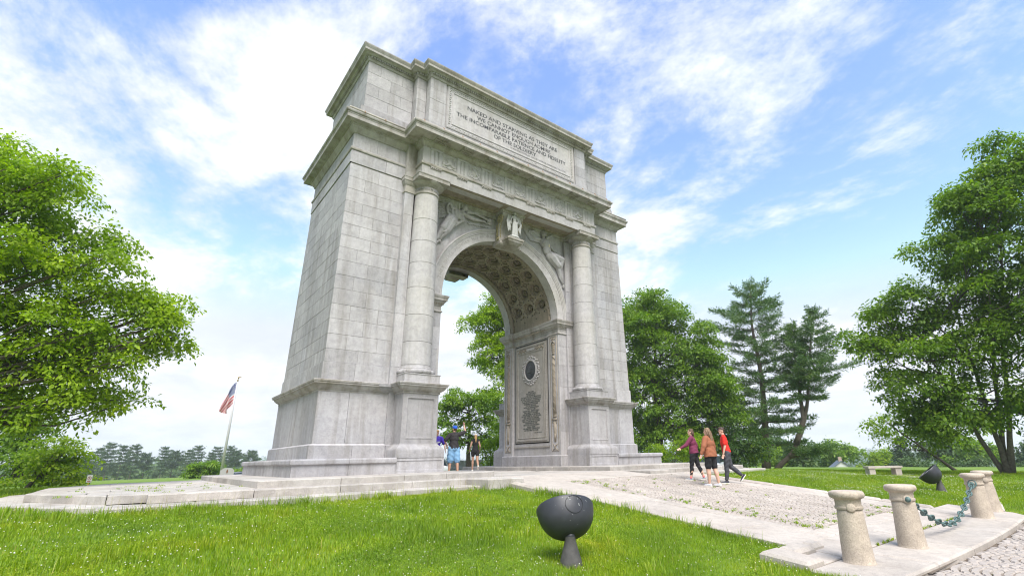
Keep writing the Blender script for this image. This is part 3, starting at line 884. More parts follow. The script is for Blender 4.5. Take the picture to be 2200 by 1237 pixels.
# ---- engaged columns: plinth, carved torus, drums, capital, abacus
def column(cx, cy):
    c = empty('column', (cx, cy, 0), 0, arch)
    m = MB(); m.sweep([(-.66, -.66), (.66, -.66), (.66, .66), (-.66, .66)], [(0, 3.05), (0, 3.345), (0.02, 3.36), (0.02, 3.385), (-.05, 3.40)], True, True); m.build('plinth', GRAN, c)
    m = MB()
    wob = lambda a, z: 0.014*math.sin(a*16+3*math.sin(a*5))*(1 if 3.41 < z < 3.57 else 0)
    m.lathe([(0.6, 3.385), (0.655, 3.40), (0.69, 3.43), (0.70, 3.47), (0.69, 3.52), (0.66, 3.555), (0.615, 3.57), (0.615, 3.60), (0.59, 3.605), (0.57, 3.63), (0.555, 3.68), (0.55, 3.72)], 96, wob=wob)
    smooth_by_angle(m.build('base_moulding', GRAN, c), 40)
    rr = lambda z: 0.552-0.088*max(0, (z-3.7)/6.85)**1.45
    zs = [3.72, 4.55, 5.55, 6.6, 7.6, 8.5, 9.42, 10.53]
    for i in range(7):
        a, b = zs[i]+.003, zs[i+1]-.003
        m = MB(); m.lathe([(rr(a)-.012, a), (rr(a)-.001, a+.010)]+[(rr(a+(b-a)*t), a+(b-a)*t) for t in (.25, .5, .75)]+[(rr(b)-.001, b-.010), (rr(b)-.012, b)], 48)
        smooth_by_angle(m.build('drum', GRAN_P, c), 40)
    m = MB()
    m.lathe([(.455, 10.5), (.475, 10.535), (.50, 10.55), (.505, 10.575), (.50, 10.60), (.475, 10.61), (.475, 10.63), (.462, 10.64), (.460, 10.84),
             (.485, 10.845), (.485, 10.865), (.505, 10.87), (.505, 10.89), (.525, 10.895), (.525, 10.912), (.56, 10.93), (.61, 10.965), (.645, 11.005), (.655, 11.035), (.63, 11.05)], 48)
    cap = smooth_by_angle(m.build('capital', CORN, c), 30)
    m = MB()
    for k in range(8):
        a = -math.pi/2+math.pi/4*(k-2)+.0
        p = Vector((math.cos(a)*.465, math.sin(a)*.465, 10.74))
        m.ball(p, .038, 8, 6)
        t = Vector((-math.sin(a), math.cos(a), 0))
        for q in range(6):
            b2 = a+(q-2.5)*.075+math.pi/8
            m.tube([(math.cos(b2)*.462, math.sin(b2)*.462, 10.68), (math.cos(b2+.02)*.468, math.sin(b2+.02)*.468, 10.79)], .010, 5)
    o = m.build('capital_rosette', GRAN, c, True)
    m = MB(); m.sweep([(-.665, -.665), (.665, -.665), (.665, .665), (-.665, .665)], [(-.02, 11.045), (0, 11.05), (0, 11.18), (.012, 11.19), (.025, 11.22), (.025, 11.236), (-.02, 11.238)], True, True)
    m.build('abacus', CORN, c)
    return c
for cx in (-4.262, 4.262):
    column(cx, -0.105); column(cx, D+0.105)
# pilaster capital stubs on the strips
for sx in (-1, 1):
    for yb in (0, 1):
        m = MB()
        a, b = sorted((sx*4.7, sx*5.17)); P = [(a, SY), (b, SY), (b, 0.6), (a, 0.6)] if yb == 0 else [(a, D-.6), (b, D-.6), (b, D-SY), (a, D-SY)]
        m.sweep(P, [(-.02, 10.53), (.03, 10.55), (.03, 10.6), (0.0, 10.61), (0.0, 10.86), (.03, 10.9), (.06, 10.97), (.08, 11.05), (.095, 11.05), (.095, 11.19), (.11, 11.2), (.11, 11.236), (-.02, 11.24)], True, True)
        m.sweep(P, [(0, 11.24), (0, 12.8)])
        m.build('pilaster_capital', CORN, arch)

# ---- entablature over the wings (runs round each wing, dies into the centre bay)
CPOLY = [(-4.78, -0.66), (4.78, -0.66), (4.78, D+0.66), (-4.78, D+0.66)]
for sx in (-1, 1):
    k = 8.0
    xo = WX*(1-0.00125*k)
    def P(yo): 
        a, b = sorted((sx*3.2, sx*xo)); return [(a, yo), (b, yo), (b, D-yo), (a, D-yo)]
    y_w = D/2+(WY-D/2)*(1-0.004*k)
    m = MB(); m.sweep(P(y_w), [(-.03, 11.70), (.045, 11.705), (.06, 11.73), (.065, 11.79), (.05, 11.815), (-.03, 11.835)]); m.build('taenia', CORN, arch)
    prof = [(-.04, 12.455), (.035, 12.46), (.045, 12.485), (.03, 12.51), (.055, 12.53), (.085, 12.575), (.135, 12.63), (.165, 12.70), (.20, 12.705), (.205, 12.765),
            (.415, 12.775), (.43, 12.785), (.432, 12.93), (.445, 12.94), (.45, 12.995), (.475, 13.0), (.495, 13.03), (.505, 13.07), (.50, 13.10), (.475, 13.12), (.30, 13.13), (-.05, 13.28)]
    m = MB(); m.sweep(P(y_w), prof); o = smooth_by_angle(m.build('cornice', CORN, arch), 25)
# ---- centre bay entablature
m = MB(); m.sweep(CPOLY, [(-.5, 11.238), (0, 11.239), (0, 11.70)]); m.build('architrave', GRAN_P, arch)
m = MB(); m.sweep(CPOLY, [(-.03, 11.70), (.045, 11.703), (.055, 11.73), (.055, 11.795), (.04, 11.815), (-.03, 11.828)]); m.build('taenia', CORN, arch)
m = MB(); m.sweep(CPOLY, [(-.012, 11.82), (-.012, 12.56)]); frieze = m.build('frieze', GRAN_P, arch)
profc = [(-.04, 12.535), (.02, 12.54), (.03, 12.565), (.015, 12.59), (.04, 12.61), (.07, 12.65), (.11, 12.69), (.125, 12.735), (.16, 12.74), (.165, 12.80), (.60, 12.812), (.615, 12.79), (.64, 12.79), (.645, 12.945),
         (.66, 12.95), (.665, 13.003), (.69, 13.008), (.71, 13.035), (.72, 13.075), (.715, 13.105), (.69, 13.125), (.45, 13.14), (-.1, 13.31)]
m = MB(); m.sweep(CPOLY, profc); smooth_by_angle(m.build('cornice', CORN, arch), 25)
# gutter roll with iron straps lying on the cornice edge
m = MB(); m.tube([(-5.42, -1.27, 13.15), (5.42, -1.27, 13.15)], .055, 8); m.tube([(-5.45, -1.2, 13.15), (-5.45, -.5, 13.15)], .05, 8)
m.tube([(-7.6, -.36, 13.155), (-5.3, -.36, 13.155)], .05, 8); m.tube([(5.3, -.36, 13.155), (7.6, -.36, 13.155)], .05, 8); m.tube([(-7.62, -.38, 13.155), (-7.62, D+.38, 13.155)], .05, 8)
m.build('gutter_roll', plain('lead_grey', (0.33, 0.30, 0.26), .6, 0, .2, 6), arch, True)
RUST = plain('rust_iron', (0.28, 0.17, 0.10), .8, 0, .3, 30)
for i in range(13):
    m = MB(); x = -5.1+i*.85; m.tube([(x, -1.17, 13.16), (x, -1.2, 13.225), (x, -1.28, 13.235), (x, -1.335, 13.17), (x, -1.345, 13.1)], .02, 5); m.build('gutter_strap', RUST, arch)
for x in (-7.1, -6.3): m = MB(); m.tube([(x, -.3, 13.16), (x, -.36, 13.22), (x, -.43, 13.16), (x, -.43, 13.1)], .02, 5); m.build('gutter_strap', RUST, arch)

# ---- triglyphs, regulae, mutules (eight) and seven carved metopes
TRI = [-4.2, -3.0, -1.8, -0.6, 0.6, 1.8, 3.0, 4.2]
yF = -0.66
m = MB()
hw = .255; gr = .055
xs = [(-hw, -.012), (-hw+.03, .012)]
prof = [(-hw, 0.0), (-hw+.03, .022), (-.125, .022), (-.085, -.014), (-.045, .022), (.045, .022), (.085, -.014), (.125, .022), (hw-.03, .022), (hw, 0.0)]
z0, z1 = 11.83, 12.46
n = len(prof)
m.add([(x, yF-d, z0) for x, d in prof]+[(x, yF-d, z1) for x, d in prof]+[(x, yF+.03, z0) for x, d in prof]+[(x, yF+.03, z1) for x, d in prof],
      [(i, i+1, n+i+1, n+i) for i in range(n-1)]+[(n+i, n+i+1, 3*n+i+1, 3*n+i) for i in range(n-1)]+[(0, n, 3*n, 2*n), (n-1, 2*n-1, 4*n-1, 3*n-1)])
m.box(-hw-.012, hw+.012, yF-.045, yF+.03, 12.462, 12.535)
for gx in (-.085, .085):                    # bell-flower drops in the grooves
    for q in range(7):
        m.ball((gx, yF+.0, 11.92+q*.078), (.022, .02, .03), 6, 4)
tri0 = m.build('triglyph', GRAN_P, frieze)
mr = MB(); mr.box(-.25, .25, yF-.045, yF+.02, 11.655, 11.699)
for q in range(6): mr.lathe([(.026, 11.595), (.03, 11.60), (.022, 11.656)], 8, -.21+q*.084, yF-.022)
reg0 = mr.build('regula', CORN, arch)
mm = MB(); mm.box(-.265, .265, yF-.615, yF-.17, 12.765, 12.806)
for q in range(6):
    for r_ in range(3): mm.lathe([(.028, 12.725), (.032, 12.73), (.024, 12.767)], 8, -.22+q*.088, yF-.57+r_*.15)
mut0 = mm.build('mutule', CORN, arch)
for x in TRI:
    for (o0, par) in ((tri0, frieze), (reg0, arch), (mut0, arch)):
        for bk in (0, 1):
            o = o0.copy(); COL.objects.link(o); o.parent = par
            if bk: o.location = (-x, D, 0); o.rotation_euler = (0, 0, math.pi)
            else: o.location = (x, 0, 0)
for o in (tri0, reg0, mut0): bpy.data.objects.remove(o)
def metope(x, kind):
    b = MB(); y = yF+.022; cz = 12.16; q_ = np.random.default_rng(40+kind)
    Q = lambda u, v, d=.0: (x+u, y-d, cz+v)
    def leaves(n, u0, v0, a0, ln, w=.032):
        for k in range(n):
            a = a0+(k-(n-1)/2)*.42; b.cap(Q(u0, v0, .012), Q(u0+ln*math.cos(a), v0+ln*math.sin(a), .018), w, w*.35, 6)
    if kind == 0:        # crossed standards and a shell over drapery
        for s_ in (-1, 1):
            b.cap(Q(s_*-.20, -.26, .02), Q(s_*.20, .20, .03), .020, .020, 6); leaves(4, s_*.2, .19, 1.57-s_*.5, .13); leaves(3, s_*.24, -.08, 0 if s_ > 0 else math.pi, .09)
            b.tube([Q(s_*.05, -.05, .03), Q(s_*.16, -.16, .04), Q(s_*.27, -.15, .02), Q(s_*.30, -.26, .02)], [.03, .045, .035, .02], 7)
        b.ball(Q(0, .02, .01), (.10, .055, .13), 10, 8); leaves(5, 0, -.2, -1.57, .11)
    elif kind == 1:      # shield wrapped in oak leaves
        b.ball(Q(0, .0, .0), (.15, .06, .20), 12, 8); b.tube([Q(-.1, .12, .055), Q(0, .0, .07), Q(.1, -.12, .055)], .02, 6)
        for k in range(12):
            a = k/12*6.283; leaves(3, .19*math.cos(a), .22*math.sin(a), a+q_.normal(0, .3), .11)
    elif kind == 2:      # raised-wing bird over a scroll
        b.ball(Q(0, -.02, .01), (.075, .05, .13), 8, 6); b.ball(Q(.03, .15, .02), .045, 7, 5); b.cap(Q(.05, .15, .03), Q(.10, .13, .03), .018, .008, 5)
        for s_ in (-1, 1):
            for k in range(6): b.cap(Q(s_*.06, .07-.025*k, .012), Q(s_*(.285-.018*k), .25-.072*k, .016), .026, .012, 5)
            leaves(3, s_*.1, -.18, -1.57+s_*.7, .12)
        b.tube([Q(-.29, -.24, .02), Q(-.1, -.27, .03), Q(.1, -.22, .03), Q(.29, -.26, .02)], .028, 6)
    else:                # wreath round a disc for the monogram
        b.ball(Q(0, .0, -.025), (.155, .05, .175), 14, 8)
        for k in range(16):
            a = k/16*6.283; leaves(2, .185*math.cos(a), .205*math.sin(a), a+.9*(-1)**k, .12)
    ring_ = [Q(.245*math.cos(t_), .265*math.sin(t_), .01) for t_ in np.linspace(0, 6.283, 25)]
    b.tube(ring_, .022, 6, False)
    for k in range(18):
        a = k/18*6.283; b.ball(Q(.25*math.cos(a), .27*math.sin(a), .02), (.034, .026, .026), 6, 5)
    for s_ in (-1, 1):
        for t_ in (-1, 1): leaves(3, s_*.22, t_*.20, math.atan2(t_, s_), .10, .024)
    return fuse(b, 'metope_relief', 0.0105, GRAN_P, frieze, 0)
for i, x in enumerate((-3.6, -2.4, -1.2, 0, 1.2, 2.4, 3.6)):
    metope(x, (0, 1, 2, 3, 2, 1, 0)[i])
m = MB(); put_text(m, 'W', lambda u, v, n: (u, yF-.02-n, v), -.095, .095, 12.09, 12.26, .004)
m.build('lettering', GRAN, frieze)

# ---- soffit of the architrave between the columns: two sunk panels
m = MB()
f = lambda u, v, n: (u, v, 11.236-n)
m.sunk(f, -3.6, -0.62, -0.655, 0.50, .16, .06, .03); m.sunk(f, 0.62, 3.6, -0.655, 0.50, .16, .06, .03)
m.sunk(f, -0.62, 0.62, -0.655, 0.50, .1, .03, .02)
m.add([(-4.78, -.655, 11.2375), (-3.6, -.655, 11.2375), (-3.6, .5, 11.2375), (-4.78, .5, 11.2375), (4.78, -.655, 11.2375), (3.6, -.655, 11.2375), (3.6, .5, 11.2375), (4.78, .5, 11.2375)], [(0, 1, 2, 3), (7, 6, 5, 4)])
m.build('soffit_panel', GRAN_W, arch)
m = MB(); m.sweep([(-3.56, .47), (3.56, .47), (3.56, .6), (-3.56, .6)], [(0, 10.98), (0, 11.13), (.03, 11.14), (.05, 11.19), (.05, 11.237)], True, True); m.build('bed_moulding', CORN, arch)

# ---- attic
AW = [(-6.95, .37), (6.95, .37), (6.95, D-.37), (-6.95, D-.37)]
def cross(wx, wy, sx, sy, rx, ry):
    f_ = [(-wx, wy), (-sx, wy), (-sx, sy), (-rx, sy), (-rx, ry), (rx, ry), (rx, sy), (sx, sy), (sx, wy), (wx, wy)]
    return f_+[(-x, D-y) for x, y in f_]
AP = cross(6.95, .37, 4.98, -.02, 4.54, -.40)
m = MB(); m.sweep(AP, [(-.09, 13.1), (-.09, 16.5)]); m.build('attic_core', MORT, arch)
m = MB(); m.sweep(AP, [(.17, 13.1), (.17, 13.80), (.155, 13.81), (.155, 13.90), (.13, 13.915), (.10, 13.925), (.04, 13.955), (0, 14.03), (-.04, 14.035)]); smooth_by_angle(m.build('attic_plinth', GRAN, arch), 30)
AC = [14.035, 14.60, 15.17, 15.74, 16.28]
for k in range(4):
    z0, z1 = AC[k], AC[k+1]
    for sx in (-1, 1):
        ps = splits(4.985, 6.95, .7, 1.1, k % 2)
        for i in range(len(ps)-1):
            a, b = sorted((sx*ps[i], sx*ps[i+1])); stone_block(front(.37), a, b, z0, z1)
        a, b = sorted((sx*4.545, sx*4.98)); stone_block(front(-.02), a, b, z0, z1, gap=.003, ch=.006)
        a, b = sorted((sx*3.80, sx*4.54)); stone_block(front(-.40), a, b, z0, z1, gap=.003, ch=.006)
    # returns seen from the left
    ps = splits(.37, D-.37, .9, 1.4, k % 2)
    for i in range(len(ps)-1): stone_block(west(-6.95), ps[i], ps[i+1], z0, z1)
    stone_block(lambda u, v, n: (-4.98-n, -u, v), -.37, .02, z0, z1, gap=.003, ch=.006)
    stone_block(lambda u, v, n: (-4.54-n, -u, v), .02, .40, z0, z1, gap=.003, ch=.006)
m = MB()
for sx in (-1, 1):
    a, b = sorted((sx*3.82, sx*4.52)); m.sunk(front(-.40), a, b, 14.03, 14.12, .02, .0, .01)
m.sweep([(-3.80, -.33), (3.80, -.33), (3.80, 1), (-3.80, 1)], [(0, 14.03), (0, 16.29)])
m.build('attic_backing', GRAN_P, arch)
# inscription panel: raised border, carved band, sunk field
fp = front(-.372)
m = MB(); m.sunk(fp, -3.73, 3.73, 14.10, 16.28, .03, .02, .012)
panel = m.build('inscription_panel', GRAN_P, arch)
m = MB()
def frame(mb, M, u0, u1, v0, v1, w, h, n0=0.0):
    r = lambda a, n: [M(u0+a, v0+a, n), M(u1-a, v0+a, n), M(u1-a, v1-a, n), M(u0+a, v1-a, n)]
    vs = r(0, n0)+r(.2*w, n0+h)+r(.8*w, n0+h)+r(w, n0); fs = []
    for k in (0, 4, 8):
        for i in range(4):
            j = (i+1) % 4; fs.append((k+i, k+j, k+4+j, k+4+i))
    mb.add(vs, fs)
frame(m, fp, -3.69, 3.69, 14.13, 16.25, .05, .03, -.02)
frame(m, fp, -3.46, 3.46, 14.34, 16.04, .05, .03, -.02)
m.build('panel_frame', GRAN_P, panel)
m = MB()
def scroll_band(mb, M, u0, u1, v, h, n0, step):
    k = 0; u = u0
    while u < u1-step*.5:
        c = M(u+step/2, v+(.12*h if k % 2 else -.12*h), n0)
        d = M(u+step/2, v, n0+.02); d0 = M(u+step/2, v, n0)
        mb.ball(c, (step*.34, .018, h*.36) if abs(d[1]-d0[1]) > 1e-4 else (.018, step*.34, h*.36), 7, 4)
        u += step; k += 1
for zz in (14.235, 16.145): scroll_band(m, fp, -3.6, 3.6, zz, .13, -.012, .105)
for zz in range(17):
    for xx in (-3.57, 3.57): m.ball((xx+(.012 if zz % 2 else -.012), -.36, 14.36+zz*.105), (.05, .018, .036), 7, 4)
m.build('carved_band', GRAN_P, panel, True)
ft = front(-.352)
for (s_, a, b, z) in (('NAKED AND STARVING AS THEY ARE', -2.70, 2.62, 15.50), ('WE CANNOT ENOUGH ADMIRE', -2.2, 2.16, 15.21), ('THE INCOMPARABLE PATIENCE AND FIDELITY', -3.24, 3.18, 14.93), ('OF THE SOLDIERY', -1.28, 1.22, 14.65)):
    m = MB(); put_text(m, s_, ft, a, b, z, z+.20, .004, bold=.022); m.build('inscription_line', LETTER, panel)
m = MB(); put_text(m, 'WASHINGTON AT VALLEY FORGE, FEBRUARY 16, 1778', ft, -.35, 3.14, 14.485, 14.565, .004, bold=.01)
m.build('inscription_line', LETTER, panel)
# attic cornice and dentils
pa = [(-.04, 16.27), (.03, 16.275), (.045, 16.30), (.06, 16.335), (.06, 16.37), (.075, 16.372), (.075, 16.47), (.15, 16.475), (.165, 16.50), (.20, 16.54), (.30, 16.545), (.305, 16.655), (.315, 16.66), (.33, 16.70), (.355, 16.74), (.365, 16.78), (.365, 16.81), (.34, 16.82), (-.1, 16.86)]
m = MB(); m.sweep(AP, pa, False, True); smooth_by_angle(m.build('attic_cornice', CORN, arch), 25)
m = MB()
def dent_run(p, q):
    d = Vector((q[0]-p[0], q[1]-p[1])); l = d.length; d /= l; nrm = Vector((d.y, -d.x)); n_ = int(l/.115)
    for i in range(n_+1):
        t = (i+.5)*l/(n_+1)
        c = Vector(p)+d*t+nrm*.105
        e1, e2 = d*.034, nrm*.032
        P_ = [c-e1-e2, c-e1+e2, c+e1+e2, c+e1-e2]
        a_ = [(v.x, v.y) for v in P_]
        ar = sum(a_[i_-1][0]*a_[i_][1]-a_[i_][0]*a_[i_-1][1] for i_ in range(4))
        if ar < 0: a_.reverse()
        m.prism(a_, 16.385, 16.468)
for i in range(len(AP)): dent_run(AP[i-1], AP[i])
tag(m.build('dentil_course', CORN, arch), kind='stuff')
m = MB(); m.box(-6.5, 6.5, .8, D-.8, 16.84, 17.0); m.box(-4.1, 4.1, .05, D-.05, 16.84, 16.97)
for i in range(7): m.tube([(-6.4+i*.42, .78, 16.85), (-6.4+i*.42, .78, 17.08)], .018, 5)
m.build('roof', DARKBR, arch)

# ---- arch ring, vault, coffers
def cyl(r0): return lambda th, y, n: ((r0+(-n))*-math.cos(th), y, ZS+(r0-n)*math.sin(th))
def half_ring(mb, prof, nseg=48, y_sign=1):
    """prof [(r,y)...] swept over the half circle, with a short straight drop to the impost"""
    st_ = [(-1, 0)]+[(0, math.pi*i/nseg) for i in range(nseg+1)]+[(1, math.pi)]
    vs = []; fs = []; k = len(prof)
    for (s_, th) in st_:
        for r_, y_ in prof: vs.append((-r_*math.cos(th), y_, ZS+r_*math.sin(th)-(.11 if s_ else 0)))
    for a in range(len(st_)-1):
        for i in range(k-1): fs.append((a*k+i, a*k+i+1, (a+1)*k+i+1, (a+1)*k+i))
    mb.add(vs, fs)
pf = [(RI, 1.0), (RI, YF), (3.17, YF), (3.175, YF+.012), (3.44, YF+.012), (3.445, YF-.02), (3.50, YF-.02), (3.505, YF-.045), (3.55, YF-.05), (3.585, YF-.085), (3.62, YF-.09), (3.64, YF-.07), (3.66, YF+.06)]
for side in (0, 1):
    m = MB(); half_ring(m, [(r_, y_ if side == 0 else D-y_) for r_, y_ in pf], 64)
    smooth_by_angle(m.build('archivolt', GRAN_P, arch), 25)
    # spandrel wall
    m = MB(); y = YF+.04 if side == 0 else D-YF-.04
    vs = []; n_ = 48
    for i in range(n_+1):
        th = math.pi*i/n_; c_, s_ = -math.cos(th), math.sin(th)
        vs.append((3.62*c_, y, ZS+3.62*s_))
        k = min(3.7/max(abs(c_), 1e-6), (11.24-ZS)/max(s_, 1e-6)); vs.append((k*c_, y, ZS+k*s_))
    m.add(vs, [(2*i, 2*i+1, 2*i+3, 2*i+2) for i in range(n_)])
    m.add([(-3.7, y, 6.7), (-3.5, y, 6.7), (-3.62, y, ZS), (-3.7, y, ZS)], [(0, 1, 2, 3)])
    m.build('spandrel_wall', GRAN, arch)
# inscription cut round the ring
def arc_text(body, th0, th1, r0, h, y):
    mb = MB(); ws = []
    for ch in body:
        if ch == ' ': ws.append(.42); continue
        v_, f_ = text_2d(ch); xs_ = [p[0] for p in v_]; ws.append(max(xs_)-min(xs_)+.16)
    tot = sum(ws); acc = 0
    for ch, w_ in zip(body, ws):
        if ch != ' ':
            v_, f_ = text_2d(ch); xm = min(p[0] for p in v_)
            th_c = th0+(th1-th0)*(acc+w_/2)/tot; sc = (th1-th0)/tot
            vv = []
            for p in v_:
                th = th_c+((p[0]-xm)+.08-w_/2)*sc; r_ = r0+p[1]/.7*h
                vv.append((-r_*math.cos(th), y, ZS+r_*math.sin(th)))
            mb.add(vv, f_)
        acc += w_
    return mb
CUT = stone('cut_letter', (0.30, 0.285, 0.265), stain_amt=.2)
arc_text('THEY SHALL HUNGER NO MORE', .20, math.pi/2-.22, 3.235, .14, YF+.008).build('ring_inscription', CUT, arch)
arc_text('NEITHER THIRST ANY MORE', math.pi/2+.22, math.pi-.2, 3.235, .14, YF+.008).build('ring_inscription', CUT, arch)
# ribs with sunk panels at both mouths of the vault
Y0, Y1 = YF+.75, D-YF-.75
nP = 26
for (ya, yb) in ((YF+.001, Y0), (Y1, D-YF-.001)):
    m = MB()
    for i in range(nP):
        t0, t1 = math.pi*i/nP, math.pi*(i+1)/nP
        def Mr(u, v, n): 
            r_ = RI+.004-n; return (-r_*math.cos(u), v, ZS+r_*math.sin(u))
        g = (t1-t0)*.17
        r_ = [Mr(t0, ya, 0), Mr(t1, ya, 0), Mr(t1, yb, 0), Mr(t0, yb, 0), Mr(t0+g, ya+.14, 0), Mr(t1-g, ya+.14, 0), Mr(t1-g, yb-.10, 0), Mr(t0+g, yb-.10, 0),
              Mr(t0+g*1.25, ya+.155, -.03), Mr(t1-g*1.25, ya+.155, -.03), Mr(t1-g*1.25, yb-.115, -.03), Mr(t0+g*1.25, yb-.115, -.03),
              Mr(t0+g*1.8, ya+.22, -.03), Mr(t1-g*1.8, ya+.22, -.03), Mr(t1-g*1.8, yb-.17, -.03), Mr(t0+g*1.8, yb-.17, -.03),
              Mr(t0+g*2.1, ya+.24, -.005), Mr(t1-g*2.1, ya+.24, -.005), Mr(t1-g*2.1, yb-.19, -.005), Mr(t0+g*2.1, yb-.19, -.005)]
        fs = []
        for k in (0, 4, 8, 12):
            for q in range(4):
                j = (q+1) % 4; fs.append((k+q, k+j, k+4+j, k+4+q))
        fs.append((16, 17, 18, 19)); m.add(r_, fs)
    # inner cheek of the rib up to the coffered field
    yy = Y0 if ya < 1 else Y1; n_ = 48; vs = []
    for i in range(n_+1):
        th = math.pi*i/n_
        for r_ in (RI+.004, RI+.14): vs.append((-r_*math.cos(th), yy, ZS+r_*math.sin(th)))
    m.add(vs, [(2*i, 2*i+1, 2*i+3, 2*i+2) for i in range(n_)])
    m.build('vault_rib', GRAN_W, arch)
RV = RI+.10
vault = None
m = MB(); n_ = 64; vs = []
for i in range(n_+1):
    th = math.pi*i/n_
    for y_ in (Y0-.3, Y1+.3): vs.append((-(RV+.30)*math.cos(th), y_, ZS+(RV+.30)*math.sin(th)))
m.add(vs, [(2*i, 2*i+1, 2*i+3, 2*i+2) for i in range(n_)])
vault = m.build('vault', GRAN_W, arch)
NR, NC = 11, 3
cw = (Y1-Y0)/NC; ang0 = .19; ca = (math.pi-2*ang0)/NR
def Mv(th, y, n): 
    r_ = RV-n; return (-r_*math.cos(th), y, ZS+r_*math.sin(th))
t_ = 0.2929
def octa(k, hu, hv):    # octagon corners scaled by k in a cell of half sizes hu (angle), hv (y)
    c = 1-2*t_
    return [(k*hu*a, k*hv*b) for a, b in ((-c, -1), (c, -1), (1, -c), (1, c), (c, 1), (-c, 1), (-1, c), (-1, -c))]
for i in range(NR):
    for j in range(NC):
        tc_, yc = ang0+ca*(i+.5), Y0+cw*(j+.5); hu, hv = ca/2, cw/2
        P = lambda o, n: [Mv(tc_+a, yc+b, n) for a, b in o]
        m = MB()
        rings = [P(octa(1, hu, hv), 0), P(octa(.80, hu, hv), 0), P(octa(.79, hu, hv), -.05), P(octa(.68, hu, hv), -.05), P(octa(.67, hu, hv), -.10), P(octa(.53, hu, hv), -.10), P(octa(.52, hu, hv), -.25)]
        vs = sum(rings, []); fs = []
        for k in range(len(rings)-1):
            for q in range(8):
                w_ = (q+1) % 8; fs.append((k*8+q, k*8+w_, k*8+8+w_, k*8+8+q))
        fs.append(tuple(range(48, 56))); m.add(vs, fs)
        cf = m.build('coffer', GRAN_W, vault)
        # rosette boss
        ctr = Vector(Mv(tc_, yc, -.20)); nrm = Vector((math.cos(tc_), 0, -math.sin(tc_)))
        au = Vector((math.sin(tc_), 0, math.cos(tc_))); av = Vector((0, 1, 0))
        m2 = MB()
        rot = Matrix((au, av, nrm)).transposed()
        for q in range(8):
            a = 2*math.pi*q/8; c = ctr+(au*math.cos(a)+av*math.sin(a))*.095+nrm*.05
            m2.ball(c, (.052, .052, .045), 6, 5, rot)
        m2.ball(ctr+nrm*.09, (.058, .058, .06), 8, 6, rot)
        m2.build('rosette', GRAN_W, vault, True)
# square fillings between the octagons, plain bands at the springing, bolt holes
m = MB(); mh = MB()
for i in range(NR+1):
    for j in range(NC+1):
        tc_, yc = ang0+ca*i, Y0+cw*j; a, b = ca/2*t_*2, cw/2*t_*2
        D4 = lambda k, n: [Mv(tc_-a*k, yc, n), Mv(tc_, yc-b*k, n), Mv(tc_+a*k, yc, n), Mv(tc_, yc+b*k, n)]
        cl = lambda p: (p[0], min(max(p[1], Y0), Y1), p[2])
        vs = [cl(p) for p in D4(1, 0)+D4(.68, 0)+D4(.66, -.05)+D4(.30, -.05)+D4(.28, -.02)]
        fs = []
        for k in (0, 4, 8, 12):
            for q in range(4):
                w_ = (q+1) % 4; fs.append((k+q, k+w_, k+4+w_, k+4+q))
        fs.append((16, 17, 18, 19)); m.add(vs, fs)
        for (da, db) in ((-1, 0), (1, 0), (0, -1), (0, 1)):
            y_ = yc+db*b; 
            if not (Y0-.01 <= y_ <= Y1+.01) or not (ang0-.12 < tc_+da*a < math.pi-ang0+.12): continue
            c = Vector(Mv(tc_+da*a, y_, .004)); nrm = Vector((math.cos(tc_+da*a), 0, -math.sin(tc_+da*a)))
            mh.tube([c-nrm*.02, c+nrm*.012], .034, 8)
for (ta, tb) in ((-.02, ang0), (math.pi-ang0, math.pi+.02)):
    for k in range(4):
        t0, t1 = ta+(tb-ta)*k/4, ta+(tb-ta)*(k+1)/4
        m.add([Mv(t0, Y0, .0), Mv(t1, Y0, .0), Mv(t1, Y1, .0), Mv(t0, Y1, .0)], [(0, 1, 2, 3)])
tag(m.build('vault_fillings', GRAN_W, vault), kind='stuff')
tag(mh.build('bolt_holes', SEAM, vault), kind='stuff')

